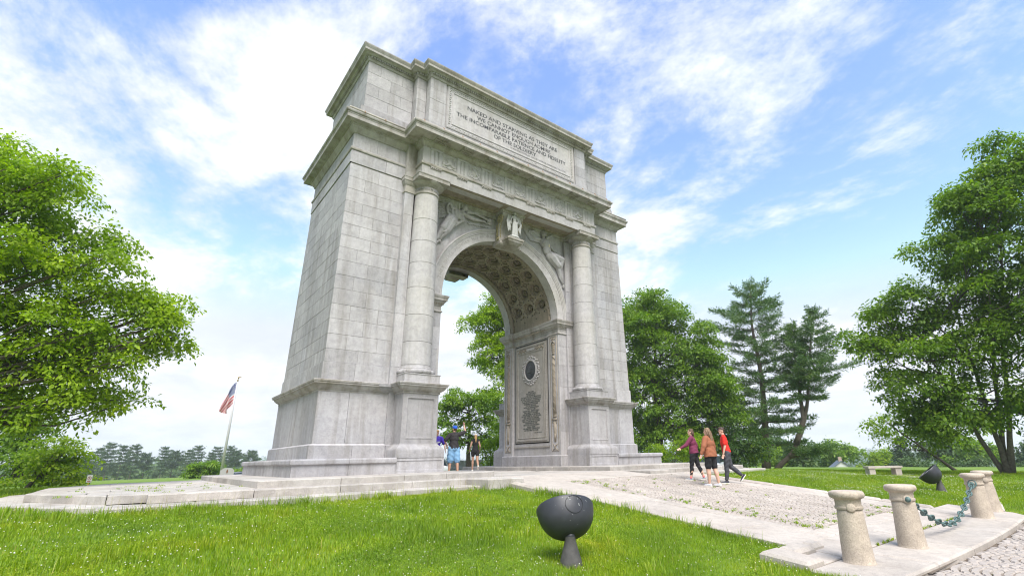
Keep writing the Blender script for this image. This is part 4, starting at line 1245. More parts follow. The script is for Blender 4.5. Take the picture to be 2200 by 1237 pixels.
# ---- imposts and the walls of the passage
IP = [(0, 6.10), (.03, 6.105), (.045, 6.125), (.045, 6.15), (.03, 6.17), (.0, 6.18), (0, 6.36), (.03, 6.37), (.04, 6.40), (.06, 6.42), (.10, 6.47), (.135, 6.52), (.15, 6.56), (.185, 6.565), (.19, 6.66), (.205, 6.665), (.215, 6.70), (.23, 6.73), (.235, 6.765), (.22, 6.775), (-.1, 6.785)]
for sx in (-1, 1):
    pts = [(XJ, YF), (3.95, YF), (3.95, D-YF), (XJ, D-YF), (XJ, Y1), (XJ+.07, Y1), (XJ+.07, Y0), (XJ, Y0)]
    if sx < 0: pts = [(-x, y) for x, y in pts][::-1]
    m = MB(); m.sweep(pts, IP, True, True); smooth_by_angle(m.build('impost', CORN, arch), 25)
    m = MB()
    for k in range(46):                      # egg moulding under the impost
        y = YF-.05+k*(D-2*YF+.1)/45; m.ball((sx*(XJ-.07), y, 6.46), (.03, .034, .05), 5, 4)
    for k in range(8): m.ball((sx*(XJ+.03+k*.1), YF-.07, 6.46), (.034, .03, .05), 5, 4)
    tag(m.build('egg_moulding', GRAN_W, arch, True), kind='stuff')
    # base course of the jamb
    pts = [(XJ-.08, YF-.06), (3.6, YF-.06), (3.6, D-YF+.06), (XJ-.08, D-YF+.06)]
    if sx < 0: pts = [(-x, y) for x, y in pts][::-1]
    m = MB(); m.sweep(pts, [(0, SZ-.01), (0, .60), (-.012, .615), (-.05, .64), (-.075, .645)], False, True); m.build('base_block', GRAN, arch)
    # wall of the passage: side pilasters and the recessed panel
    def Mi(u, v, n, x=XJ): return (sx*(x-n), u, v)
    for (a, b) in ((YF, Y0), (Y1, D-YF)):
        m = MB(); zz = [.64, 1.9, 3.3, 4.7, 6.1]
        for i in range(4): m.add([Mi(a, zz[i]+.004, 0), Mi(b, zz[i]+.004, 0), Mi(b, zz[i+1]-.004, 0), Mi(a, zz[i+1]-.004, 0), Mi(a, zz[i]+.004, -.09), Mi(b, zz[i]+.004, -.09), Mi(b, zz[i+1]-.004, -.09), Mi(a, zz[i+1]-.004, -.09)],
              [(0, 1, 2, 3), (0, 4, 5, 1), (1, 5, 6, 2), (2, 6, 7, 3), (3, 7, 4, 0)])
        jp = m.build('jamb_pilaster', GRAN_P, arch)
        # carved strip: cornucopia of foliage over a torch
        m = MB(); c = (a+b)/2+(.0); w_ = .20
        frame(m, lambda u, v, n: Mi(u, v, n), c-w_-.06, c+w_+.06, .80, 6.04, .04, .018)
        Q = lambda u, v, n=.0: Mi(c+u, v, n)
        for k in range(3): m.ball(Q((k-1)*.11, 5.92), (.03, .05, .07), 6, 4)
        m.tube([Q(-.15, 5.66), Q(0, 5.82, .03), Q(.15, 5.66)], .03, 6)
        for k in range(5): m.ball(Q(0, 5.62-k*.1, .0), (.05, .15-.012*k, .075), 8, 5)
        m.tube([Q(0, 5.1), Q(0, 4.2), Q(0, 3.3), Q(0, 2.4)], [.09, .11, .12, .13], 10, flat=((1, 0, 0), .45))
        for k in range(9): m.tube([Q(-.13, 2.5+k*.3, .0), Q(-.05, 2.62+k*.3, .05), Q(.05, 2.7+k*.3, .05), Q(.13, 2.74+k*.3, .0)], .016, 5)
        for k in range(4): m.ball(Q(0, 2.32+.06*(k % 2), .0), (.055, .17-.03*k, .06), 8, 5)
        m.box(min(sx*(XJ-.05), sx*XJ), max(sx*(XJ-.05), sx*XJ), c-.17, c+.17, 2.14, 2.22)
        for s in (-1, 1): m.ball(Q(s*.12, 2.05), (.03, .05, .06), 6, 4)
        m.tube([Q(0, 2.1), Q(0, 1.6), Q(0, 1.2)], [.12, .10, .07], 8, flat=((1, 0, 0), .35))
        m.ball(Q(0, 1.45, .02), (.035, .07, .14), 7, 5)
        for s in (-1, 1):
            m.tube([Q(s*.15, 1.12), Q(s*.06, 1.06, .02), Q(0, .98, .02), Q(s*.06, .9, .02), Q(s*.15, .86)], .02, 5)
        m.build('carved_strip', GRAN_W, jp, True)
    # recessed field
    m = MB()
    X2 = XJ+.075
    Mp = lambda u, v, n: Mi(u, v, n, X2)
    zz = [.64, 1.15, 2.2, 3.3, 4.45, 6.1]
    for i in range(5):
        m.add([Mp(Y0, zz[i]+.003, 0), Mp(Y1, zz[i]+.003, 0), Mp(Y1, zz[i+1]-.003, 0), Mp(Y0, zz[i+1]-.003, 0)], [(0, 1, 2, 3)])
    wallp = m.build('passage_wall', GRAN_P, arch)
    ya, yb, za, zb = 1.50, 3.94, 1.30, 5.95
    cy = (ya+yb)/2
    m = MB(); m.sunk(Mp, ya-.12, yb+.12, za-.12, zb+.10, .05, -.02, .015)
    frame(m, Mp, ya, yb, za, zb, .10, .05, .0)
    frame(m, Mp, ya+.15, yb-.15, za+.13, zb-.32, .05, .025, .018)
    m.box(min(sx*(X2-.05), sx*X2), max(sx*(X2-.05), sx*X2), 1.35, 4.1, 1.0, 1.06)
    m.build('panel_frame', PANELST, wallp)
    m = MB()
    for k in range(34): m.ball(Mp(ya+.03+k*(yb-ya-.06)/33, za+.02, .03), (.03, .025, .03), 5, 4)
    for k in range(62): m.ball(Mp(ya+.02 if sx > 0 else yb-.02, za+.06+k*(zb-za-.1)/61, .03), (.03, .022, .026), 5, 4)
    tag(m.build('bead_moulding', CORN, wallp, True), kind='stuff')
    m = MB()
    for s in (-1, 1):
        for k in range(9): m.ball(Mp(cy+s*(.38+k*.075), zb-.2+.05*math.sin(k*2.1), .02), (.035, .07, .06), 6, 4)
    m.build('carved_spray', GRAN_W, wallp, True)
    m = MB(); m.sunk(Mp, cy-.33, cy+.33, zb-.29, zb-.12, .015, -.045, .01); m.build('blank_tablet', GRAN_P, wallp)
    # oval medallion in a wreath
    cz = 4.68
    md = empty('medallion', (0, 0, 0), 0, arch)
    m = MB(); n_ = 40; vs = []; fs = []
    for k, (rr_, nn) in enumerate(((.01, .055), (.40, .055), (.42, .05))):
        for i in range(n_):
            a = 2*math.pi*i/n_; vs.append(Mp(cy+rr_*math.cos(a), cz+rr_*1.08*math.sin(a), nn))
    for k in range(2):
        for i in range(n_): j = (i+1) % n_; fs.append((k*n_+i, k*n_+j, k*n_+n_+j, k*n_+n_+i))
    fs.append(tuple(range(n_))); m.add(vs, fs)
    for k in range(4):                       # low relief: hull-like arc and lines on the bronze
        m.tube([Mp(cy-.33+.03*k, cz-.16-.05*k, .057), Mp(cy, cz-.20-.055*k, .065), Mp(cy+.33-.03*k, cz-.13-.05*k, .057)], .012, 5)
    m.ball(Mp(cy-.02, cz+.06, .055), (.02, .16, .17), 8, 6); m.ball(Mp(cy+.05, cz-.08, .055), (.018, .2, .06), 8, 5)
    m.build('bronze_oval', DARKBR, md)
    m = MB()
    def ring_tube(r0, rad, nn): m.tube([Mp(cy+r0*math.cos(2*math.pi*i/48), cz+r0*1.08*math.sin(2*math.pi*i/48), nn) for i in range(49)], rad, 7, False)
    ring_tube(.47, .05, .045); ring_tube(.53, .025, .04)
    for i in range(44):
        a = 2*math.pi*i/44; r0 = .635+.045*math.sin(i*2.7)
        m.ball(Mp(cy+r0*math.cos(a), cz+r0*1.04*math.sin(a), .025), (.045, .065+.02*(i % 3 == 0), .055), 6, 5)
    m.build('wreath', GRAN_P, md, True)
    if sx > 0:
        lines = ['AND HERE', 'IN THIS PLACE', 'OF SACRIFICE', 'IN THIS VALE OF HUMILIATION', 'IN THIS VALLEY OF THE SHADOW', 'OF THAT DEATH OUT OF WHICH', 'THE LIFE OF AMERICA ROSE', 'REGENERATE AND FREE',
                 'LET US BELIEVE', 'WITH AN ABIDING FAITH', 'THAT TO THEM', 'UNION WILL SEEM AS DEAR', 'AND LIBERTY AS SWEET', 'AND PROGRESS AS GLORIOUS', 'AS THEY WERE TO OUR FATHERS', 'AND ARE TO YOU AND ME',
                 'AND THAT THE INSTITUTIONS', 'WHICH HAVE MADE US HAPPY', 'PRESERVED BY THE', 'VIRTUE OF OUR CHILDREN', 'SHALL BLESS', 'THE REMOTEST GENERATION', 'OF THE TIME TO COME']
        m = MB(); f_ = lambda u, v, n: Mp(2*cy-u, v, n)
        for k, s_ in enumerate(lines):
            hw_ = .029*len(s_); z_ = 3.60-k*.083; m = MB()
            put_text(m, s_, f_, cy-hw_, cy+hw_, z_, z_+.060, .026, bold=.035); m.build('inscription_line', LETTER_G, wallp)
        m = MB(); put_text(m, 'HENRY ARMITT BROWN', f_, cy+.25, cy+.82, 1.66, 1.705, .026, bold=.02); m.build('inscription_line', LETTER_G, wallp)

# ---- keystone console with a winged statue
def keystone(back):
    k = empty('keystone', (0, D if back else 0, 0), math.pi if back else 0, arch)
    HW = .56
    prof = [(.7, 9.66), (.16, 9.66), (.12, 9.72), (.12, 9.80), (.17, 9.86), (.17, 9.98), (.20, 10.2), (.19, 10.45), (.12, 10.7), (.02, 10.88), (-.10, 11.0), (-.16, 11.10), (-.16, 11.236), (.7, 11.236)]
    m = MB(); n_ = len(prof)
    m.add([(-HW, y, z) for y, z in prof]+[(HW, y, z) for y, z in prof], [tuple(range(n_)), tuple(range(2*n_-1, n_-1, -1))]+[(i, i+1, n_+i+1, n_+i) for i in range(n_-1)])
    m.build('console', CORN, k)
    m = MB()
    m.sweep([(-.62, -.20), (.62, -.20), (.62, .6), (-.62, .6)], [(0, 11.12), (0, 11.18), (.03, 11.2), (.03, 11.234)], True, True)
    m.build('console_cap', CORN, k)
    m = MB()
    for s in (-1, 1):                         # volutes on both cheeks, bead strips on the face
        for (cy_, cz_, r0) in ((.10, 10.88, .19), (.27, 9.95, .10)):
            for q in range(3): m.tube([(s*(HW+.005), cy_+(r0-.06*q)*math.cos(a), cz_+(r0-.06*q)*math.sin(a)) for a in np.linspace(0, 2*math.pi, 17)], .022, 6, False)
            m.ball((s*(HW+.005), cy_, cz_), .05, 7, 5)
        m.tube([(s*(HW+.005), .20, 10.68), (s*(HW+.005), .28, 10.4), (s*(HW+.005), .27, 10.1)], .03, 6)
        for q in range(8): m.ball((s*(HW+.005), .36+.02*math.sin(q), 10.62-q*.07), (.02, .06, .04), 6, 4)
        for q in range(13): m.ball((s*(HW-.07), prof_y(prof, 10.02+q*.078)-.005, 10.02+q*.078), (.045, .03, .032), 6, 4)
    m.build('volute', plain('lichen_stone', (.34, .29, .17), .9, 0, .3, 14) if not back else GRAN_W, k, True)
    m = MB()                                   # shelf with broken leaves under the statue
    m.sweep([(-.40, -.34), (.40, -.34), (.40, .3), (-.40, .3)], [(-.12, 9.60), (-.06, 9.66), (-.01, 9.72), (.0, 9.80), (.03, 9.82), (.03, 9.90), (-.02, 9.93)], True, True)
    for q in range(9): m.ball((-.36+q*.09, -.34, 9.86), (.06, .05, .07), 6, 5)
    m.build('shelf', CORN, k)
    b = MB(); y = -.24
    P = lambda x, z, d=0: Vector((x, y-d, z))
    b.ball(P(0, 11.16, .03), (.052, .06, .068), 10, 8)                        # head
    b.ball(P(0, 11.20, .0), (.056, .062, .045), 8, 6); b.ball(P(0, 11.24, 0), .025, 6, 5)
    b.cap(P(0, 11.06), P(0, 11.1, .01), .035, .033)
    b.ball(P(0, 10.95, .0), (.115, .075, .12), 10, 8)                         # chest
    b.ball(P(0, 10.80, .0), (.095, .07, .13), 10, 8)
    b.cap(P(-.02, 10.66), P(-.07, 10.1), .10, .085); b.cap(P(.04, 10.66, .02), P(.06, 10.08, .03), .10, .08)
    for q in range(7): b.cap(P(-.1+q*.034, 10.66-.02*(q % 2), .05), P(-.16+q*.05, 10.0, .06), .02, .022, 6)
    b.cap(P(.12, 11.0), P(.19, 10.82, .02), .036, .03); b.cap(P(.19, 10.82, .02), P(.12, 10.68, .07), .03, .025)
    b.cap(P(-.12, 11.0), P(-.20, 10.8), .036, .03); b.cap(P(-.20, 10.8), P(-.22, 10.6, .04), .03, .024)
    for q in range(4): b.cap(P(-.2-.02*q, 10.72, -.02), P(-.25-.025*q, 10.25+.06*q, 0), .028, .02, 6)
    for s in (-1, 1):                          # folded wings falling on both sides
        for q in range(6):
            b.tube([P(s*.10, 11.02-.03*q, -.09), P(s*(.30+.012*q), 11.04-.07*q, -.06), P(s*(.40-.02*q), 10.72-.04*q, -.03), P(s*(.33-.035*q), 10.2+.05*q, -.02)], [.03, .036, .032, .012], 6)
    b.ball(P(0, 9.98, .0), (.3, .14, .08), 8, 6)
    fuse(b, 'statue', .012, plain('statue_stone', (.40, .395, .38), .85, 0, .1, 30, .2) if not back else GRAN, k, 1)
    return k
def prof_y(prof, z):
    for i in range(1, len(prof)-2):
        (y0, z0), (y1, z1) = prof[i], prof[i+1]
        if z0 <= z <= z1 and z1 > z0: return y0+(y1-y0)*(z-z0)/(z1-z0)
    return .15
keystone(False); keystone(True)

# ---- spandrel reliefs: winged figures
def relief(kind):
    b = MB(); y = YF+.05
    P = lambda x, z, d=0.0: Vector((x, y-d, z))
    cp = lambda p, q, ra, rb, d0=.03, d1=.03: b.cap(P(p[0], p[1], d0), P(q[0], q[1], d1), ra, rb, 8)
    if kind == 0:        # left: figure leaning along the ring and sounding a trumpet
        b.ball(P(-2.20, 11.02, .09), (.135, .13, .16), 12, 9); b.ball(P(-2.25, 11.08, .05), (.16, .12, .14), 10, 8); b.ball(P(-2.08, 10.97, .12), (.05, .06, .07), 7, 5)
        for q in range(6): b.ball(P(-2.33+.03*q, 11.15-.012*q*q*.3, .1), .055, 6, 5)
        cp((-2.26, 10.88), (-2.4, 10.74), .09, .12, .06, .05)
        b.ball(P(-2.52, 10.60, .06), (.30, .15, .26), 12, 9); b.ball(P(-2.36, 10.46, .10), (.17, .12, .15), 10, 8)
        b.ball(P(-2.80, 10.33, .05), (.30, .15, .25), 12, 9)
        cp((-2.9, 10.28), (-3.2, 9.78), .24, .18, .06, .08); cp((-2.78, 10.2), (-3.02, 9.70), .22, .17, .08, .06)
        cp((-3.2, 9.78), (-3.42, 9.25), .16, .09, .07, .04); cp((-3.02, 9.7), (-3.28, 9.28), .15, .08, .06, .03)
        b.ball(P(-3.3, 9.15, .04), (.09, .07, .07), 7, 5); b.ball(P(-3.42, 9.08, .04), (.07, .06, .08), 7, 5)
        for q in range(11):                    # drapery folds
            t = q/10; x0, z0 = -2.62-.1*t, 10.52-.4*t
            b.tube([P(x0, z0, .16), P(x0-.18, z0-.22-.05*t, .19), P(x0-.42, z0-.40-.1*t, .16), P(x0-.52+.06*q % .1, z0-.62, .10)], [.022, .034, .034, .016], 6)
        for q in range(6): cp((-2.15-.12*q, 10.42-.1*q), (-2.6-.12*q, 10.2-.13*q), .022, .03, .15, .17)
        cp((-2.3, 10.72), (-1.75, 10.62), .10, .085, .10, .10); cp((-1.75, 10.62), (-1.2, 10.68), .085, .055, .10, .09)
        cp((-2.05, 10.84), (-1.55, 10.98), .075, .06, .08, .07); cp((-1.55, 10.98), (-1.1, 10.87), .06, .045, .07, .07)
        cp((-2.0, 10.94), (-1.02, 10.8), .03, .045, .11, .11); b.ball(P(-.92, 10.80, .08), (.13, .1, .12), 9, 7)
        for q in range(5): b.ball(P(-1.12+.08*q, 10.68-.03*(q % 2), .05), .05, 6, 5)
        for q in range(9): cp((-2.0+q*.12, 10.42+.012*q), (-1.9+q*.12, 10.36+.02*(q % 3)+.01*q), .03, .04, .02, .03)
        wc = (-2.75, 10.72)
        for q in range(10):                    # raised wing sweeping back
            t = q/9
            b.tube([P(-2.46, 10.85-.02*q, .06), P(-2.62-.06*t, 11.16-.10*q*.6, .07), P(-3.0-.04*t, 11.18-.085*q, .05), P(-3.56, 11.06-.105*q, .02)], [.03, .055, .05, .03], 6)
        b.tube([P(-2.5, 10.85, .1), P(-2.52, 11.1, .12), P(-2.7, 11.17, .11), P(-3.1, 11.17, .07)], [.06, .075, .06, .03], 7)
        for (x, z, r0) in ((-2.98, 10.72, .2), (-2.75, 10.64, .16)): b.tube([P(x+r0*.55*math.cos(a), z+r0*1.25*math.sin(a), .15) for a in np.linspace(.2, 5.3, 12)], .055, 7)
    else:                # right: helmeted figure facing out, both wings open
        b.ball(P(2.22, 11.02, .12), (.135, .13, .17), 12, 9); b.ball(P(2.22, 11.09, .09), (.165, .15, .14), 10, 8); b.ball(P(2.22, 10.98, .24), (.03, .04, .05), 6, 5)
        b.ball(P(2.18, 11.03, .23), (.022, .02, .02), 5, 4); b.ball(P(2.27, 11.03, .23), (.022, .02, .02), 5, 4)
        cp((2.23, 10.86), (2.26, 10.76), .085, .11, .07, .06)
        b.ball(P(2.28, 10.58, .08), (.25, .15, .26), 12, 9); b.ball(P(2.18, 10.52, .17), (.10, .08, .1), 8, 6); b.ball(P(2.40, 10.52, .17), (.10, .08, .1), 8, 6)
        b.ball(P(2.46, 10.24, .07), (.24, .15, .27), 12, 9); b.ball(P(2.68, 9.98, .07), (.28, .16, .27), 12, 9)
        cp((2.75, 9.9), (3.1, 9.55), .24, .2, .08, .12); cp((2.9, 10.0), (3.35, 9.9), .22, .18, .06, .12); cp((3.35, 9.9), (3.3, 9.45), .17, .12, .12, .06)
        cp((3.1, 9.55), (3.36, 8.9), .16, .09, .10, .05); cp((3.2, 9.4), (3.46, 8.72), .12, .07, .07, .04); b.ball(P(3.5, 8.56, .05), (.07, .06, .12), 7, 5)
        for q in range(12):
            t = q/11; b.tube([P(2.45+.3*t, 10.25-.25*t, .2), P(2.7+.28*t, 9.98-.28*t, .22), P(2.95+.3*t, 9.74-.1*t, .2), P(3.08+.36*t, 9.34+.42*t, .12)], [.02, .034, .036, .02], 6)
        for q in range(7): cp((3.08+.05*q, 9.45-.07*q), (3.2+.04*q, 8.98-.05*q), .026, .02, .14, .08)
        cp((2.08, 10.70), (1.72, 10.66), .09, .075, .08, .1); cp((1.72, 10.66), (1.42, 10.86), .07, .05, .1, .1); b.ball(P(1.36, 10.92, .09), (.07, .06, .08), 7, 5)
        cp((2.45, 10.72), (2.68, 10.42), .09, .075, .08, .14); cp((2.68, 10.42), (2.9, 10.25), .07, .05, .14, .12)
        for q in range(9):
            b.tube([P(2.06, 10.78-.03*q, .05), P(1.85, 11.0-.055*q, .06), P(1.5, 11.02-.06*q, .05), P(1.02+.05*q, 11.0-.055*q, .02)], [.03, .055, .05, .03], 6)
        for q in range(11):
            b.tube([P(2.42, 10.80-.05*q, .05), P(2.62, 11.05-.07*q, .07), P(3.1, 11.05-.075*q, .05), P(3.54, 10.98-.09*q, .02)], [.03, .055, .05, .03], 6)
        cp((2.44, 10.88), (2.8, 11.12), .06, .065, .08, .1); cp((2.0, 10.88), (1.6, 11.04), .06, .06, .08, .08)
    def post(co):
        co = co.copy(); d = y-co[:, 1]
        co[:, 1] = y-np.where(d > 0, d*1.15, d*.3)
        if kind == 0:                        # keep the figure off the ring moulding
            r_ = np.hypot(co[:, 0], co[:, 2]-ZS); k_ = np.clip(3.68/np.maximum(r_, 1e-3), 1, 2)
        else:
            r_ = np.hypot(co[:, 0], co[:, 2]-ZS); k_ = np.clip(3.68/np.maximum(r_, 1e-3), 1, 2)
        co[:, 0] *= k_; co[:, 2] = ZS+(co[:, 2]-ZS)*k_
        co[:, 0] = np.clip(co[:, 0], -3.56, 3.56)
        return co
    return fuse(b, 'spandrel_relief', .0135, GRAN, arch, 0, post)
relief(0)['label'] = 'winged figure sounding a trumpet'
relief(1)['label'] = 'helmeted winged figure facing outwards'
m = MB()
for (x, z) in ((-2.5, 10.8), (2.5, 10.62)):
    m.tube([(x, YF-.13, z), (x+.01, YF-.165, z-.16), (x+.012, YF-.16, z-.30)], [.035, .05, .03], 7, flat=((0, 1, 0), .3))
m.build('pale_streak', plain('bird_lime', (.66, .58, .44), .9), arch, True)

# ================================================================== street furniture
def gz(x, y): return float(ground_z(x, y))
# ---- stone bollards
def bollard(loc, discs, label, seed, lean=0.0):
    root = empty('bollard', loc); tag(root, label, 'bollard', 'stone bollards along the foot of the approach')
    m = MB(); w_ = lambda a, z: .004*math.sin(3*a+seed+z*5)
    m.lathe([(.222, -.02), (.222, .012), (.212, .03), (.208, .06), (.196, .30), (.183, .55), (.176, .66), (.172, .735)], 40, wob=w_)
    m.build('shaft', BOLL, root, True)
    m = MB(); m.lathe([(.165, .728), (.186, .732), (.192, .75), (.190, .768), (.178, .775), (.176, .80), (.177, .84), (.182, .868), (.205, .882), (.212, .885), (.228, .893), (.238, .912), (.241, .935), (.236, .96), (.222, .978), (.195, .988), (.16, .991), (.155, .985), (.02, .985)], 44, wob=lambda a, z: .003*math.sin(4*a+seed)*(z > .9))
    smooth_by_angle(m.build('cap', BOLL, root), 40)
    for (a, mt_, name) in discs:
        m = MB(); d = Vector((math.cos(R(a)), math.sin(R(a)), 0)); c = d*.175+Vector((0, 0, .76))
        m.tube([c-d*.02, c+d*.012, c+d*.02], [.062, .062, .050], 16)
        if name == 'knob': m.tube([c, c+d*.03, c+d*.045], [.042, .045, .03], 14)
        m.build(name, BRONZE if mt_ else BOLL, root, True) if name != 'knob' else None
        if name == 'knob':
            bpy.data.objects.remove(bpy.data.objects[-1]) if False else None
            m2 = MB(); m2.tube([c-d*.02, c+d*.012, c+d*.02], [.066, .066, .056], 16); m2.build('disc', BOLL, root, True)
            m3 = MB(); m3.ball(c+d*.025, .046, 12, 8); m3.build('knob', BRONZE, root, True)
    return root
BZ = lambda y: float(path_z(y))+.014
BP = [(-3.13, -13.30), (-1.24, -13.46), (3.98, -13.45), (5.80, -13.30)]
bollard((BP[0][0], BP[0][1], BZ(-13.3)), [(-150, 0, 'disc'), (-10, 0, 'disc')], 'grey speckled stone bollard without any chain, next to the kerb return by the lawn', 1)
bollard((BP[1][0], BP[1][1], BZ(-13.3)), [(-140, 1, 'knob'), (-4, 1, 'knob'), (60, 0, 'disc')], 'buff stone bollard with a green knob, holding the lower end of the chain', 2)
bollard((BP[2][0], BP[2][1], BZ(-13.3)), [(180, 1, 'knob'), (-6, 0, 'disc')], 'buff stone bollard on which the green chain ends', 3)
bollard((BP[3][0], BP[3][1], BZ(-13.3)), [(-155, 0, 'disc'), (0, 0, 'disc')], 'buff stone bollard half hidden behind another, beyond the chain', 4)
# ---- heavy bronze chain between the two middle bollards
chain = tag(empty('chain', (0, 0, 0)), 'heavy green bronze chain sagging between two stone bollards', 'chain')
a_ = Vector((BP[1][0]+.22, BP[1][1]+.02, BZ(-13.3)+.755)); b_ = Vector((BP[2][0]-.22, BP[2][1], BZ(-13.3)+.76))
NLK = 26; pts = []
for i in range(NLK+1):
    t = i/NLK; q = a_.lerp(b_, t); q.z -= .56*4*t*(1-t)*(1.0-.12*math.cos(2*math.pi*t)); pts.append(q)
m = MB(); L_, W_, r_ = .112, .050, .0155; ring = []
for k in range(20):
    th = 2*math.pi*k/20; ring.append((math.cos(th)*L_*.98*(1 if abs(math.cos(th)) < .99 else 1), math.sin(th)*W_, 0))
ring.append(ring[0]); m.tube(ring, r_, 7, False)
m.ball((0, W_, 0), .021, 6, 5); m.ball((0, -W_, 0), .021, 6, 5); m.tube([(0, -W_, 0), (0, W_, 0)], .014, 6)
link_me = m.mesh('link'); link_me.materials.append(BRONZE); link_me.polygons.foreach_set('use_smooth', [True]*len(link_me.polygons))
for i in range(NLK):
    p, q = pts[i], pts[i+1]; d = (q-p).normalized(); side = Vector((0, 1, 0)); up = d.cross(side).normalized(); side = up.cross(d)
    ang = R(40 if i % 2 else -50); s1 = side*math.cos(ang)+up*math.sin(ang); n1 = d.cross(s1)
    o = bpy.data.objects.new('link', link_me); COL.objects.link(o); o.parent = chain
    o.matrix_local = Matrix(((d.x, s1.x, n1.x, (p.x+q.x)/2), (d.y, s1.y, n1.y, (p.y+q.y)/2), (d.z, s1.z, n1.z, (p.z+q.z)/2), (0, 0, 0, 1)))
for (c, s) in ((a_, -1), (b_, 1)):
    m = MB(); m.tube([(c.x+.03*s+.06*math.cos(t)*.4, c.y+.075*math.sin(t), c.z+.075*math.cos(t)) for t in np.linspace(0, 2*math.pi, 17)], .016, 6, False); m.ball((c.x+.03*s, c.y, c.z), .035, 8, 6)
    m.build('end_ring', BRONZE, chain, True)
# ---- ground floodlights: half-egg housing on a conical foot
def floodlight(loc, yaw, tilt, size, label):
    root = empty('floodlight', loc, yaw); tag(root, label, 'floodlight', 'dark floodlights set in the lawn to light the arch')
    m = MB(); ft_ = [(.185, -.06), (.178, .0), (.142, .13), (.10, .27), (.078, .36), (.078, .40)]
    m.lathe([(r_*size, z_*size) for r_, z_ in ft_], 28); smooth_by_angle(m.build('foot', RUSTM, root), 50)
    head = empty('head', (0, 0, 0), 0, root)
    prof = [(.0, -.0), (.09, .004), (.17, .026), (.24, .068), (.30, .13), (.345, .21), (.372, .30), (.385, .385), (.389, .42), (.384, .436), (.365, .44), (.36, .42)]
    T = Matrix.Translation((0, 0, .385*size)) @ Matrix.Rotation(tilt, 4, 'X')
    m = MB(); m.lathe([(r_*size*1.02, z_*size*1.05) for r_, z_ in prof], 56, cap=False)
    m.mapv(lambda x, y, z: tuple(T @ Vector((x*1.12, y*.95, z)))); smooth_by_angle(m.build('housing', BLACKM, head), 40)
    m = MB(); m.lathe([(.362*size, .425*size), (.0, .45*size)], 40, cap=False); m.mapv(lambda x, y, z: tuple(T @ Vector((x*1.12, y*.95, z)))); m.build('lens', plain('lens_glass_'+str(round(size, 2)), (.12, .14, .16), .12, 0, .1), head, True)
    # round access plate on the back of the housing
    m = MB(); m2 = MB()
    def onshell(u, v, off=0.003):   # ray from the axis point outwards, through local direction
        z0 = .27+v; rr = np.interp(z0, [p_[1] for p_ in prof[:10]], [p_[0] for p_ in prof[:10]])
        a = -math.pi/2+u/.36
        return tuple(T @ Vector(((rr*1.02+off)*1.12*size*math.cos(a), (rr*1.02+off)*.95*size*math.sin(a), z0*size*1.05)))
    n_ = 36
    m.tube([onshell(.04+.118*math.cos(2*math.pi*i/n_), .03+.115*math.sin(2*math.pi*i/n_)) for i in range(n_+1)], .0042*size, 5, False)
    m.build('plate_seam', SEAM, head)
    for (u, v, r_) in ((-.03, .115, .012), (-.01, .09, .009), (.09, .10, .006), (.10, .03, .010), (.105, .015, .008), (.22, .10, .006), (.23, .085, .005), (-.10, .13, .005), (.13, .12, .006), (.0, -.10, .004), (.18, -.04, .004), (-.12, -.02, .004), (-.04, -.16, .004), (.03, .14, .004), (-.2, .05, .003), (.1, -.2, .003)):
        m2.ball(onshell(u, v, 0.0), (r_*size*.7, r_*size*.7, r_*.7*size), 6, 4)
    tag(m2.build('paint_chips', WHITE, head), kind='stuff')
    m = MB(); m.tube([(0, 0, .34*size), (0, 0, .46*size)], .072*size, 16); m.build('swivel', BLACKM, root, True)
    return root
lx, ly = -6.78, -11.05
# head axis leans towards the arch
dirv = math.atan2(lx-0.0, 0-ly)
floodlight((lx, ly, gz(lx, ly)-.02), math.atan2(-(0-lx-1.0), (1-ly)), R(-34), .94, 'large dark floodlight in the lawn, its back with a round scratched plate towards the viewer')
lx2, ly2 = 10.2, -11.25
floodlight((lx2, ly2, gz(lx2, ly2)-.02), math.atan2(.30, .95), R(-40), .95, 'smaller dark floodlight standing in the grass behind the chained bollards')
# ---- stone bench
def bench():
    x, y = 19.15, -6.75; z = gz(x, y)
    root = empty('stone_bench', (x, y, z), R(-38)); tag(root, 'pale stone slab bench on two block legs beside the far footpath', 'bench')
    m = MB(); m.cbox(-.92, .92, -.24, .24, .37, .47, .012); m.build('seat', PAVE, root)
    for s in (-1, 1):
        m = MB(); m.cbox(s*.70-.16, s*.70+.16, -.19, .19, -.05, .368, .01); m.build('leg', PAVE, root)
bench()
m = MB(); bx, by = 19.15, -6.75; m.box(bx-1.5, bx+1.5, by-1, by+1, gz(bx, by)-.2, gz(bx, by)+.012); tag(m.build('bench_pad', PAVE), kind='structure')
m = MB(); P = [(15.2, -6.9), (17.6, -7.6), (19.5, -8.9), (22, -10.05), (26, -11.2), (32, -12.2), (45, -13)]
for i in range(len(P)-1):
    (xa, ya), (xb, yb) = P[i], P[i+1]; dx, dy = xb-xa, yb-ya; l_ = math.hypot(dx, dy); nx_, ny_ = -dy/l_*.6, dx/l_*.6
    q = [(xa-nx_, ya-ny_), (xb-nx_, yb-ny_), (xb+nx_, yb+ny_), (xa+nx_, ya+ny_)]
    m.prism(q, 0, .02, zf=lambda x, y: gz(x, y)); 
tag(m.build('footpath', PAVE), kind='structure')
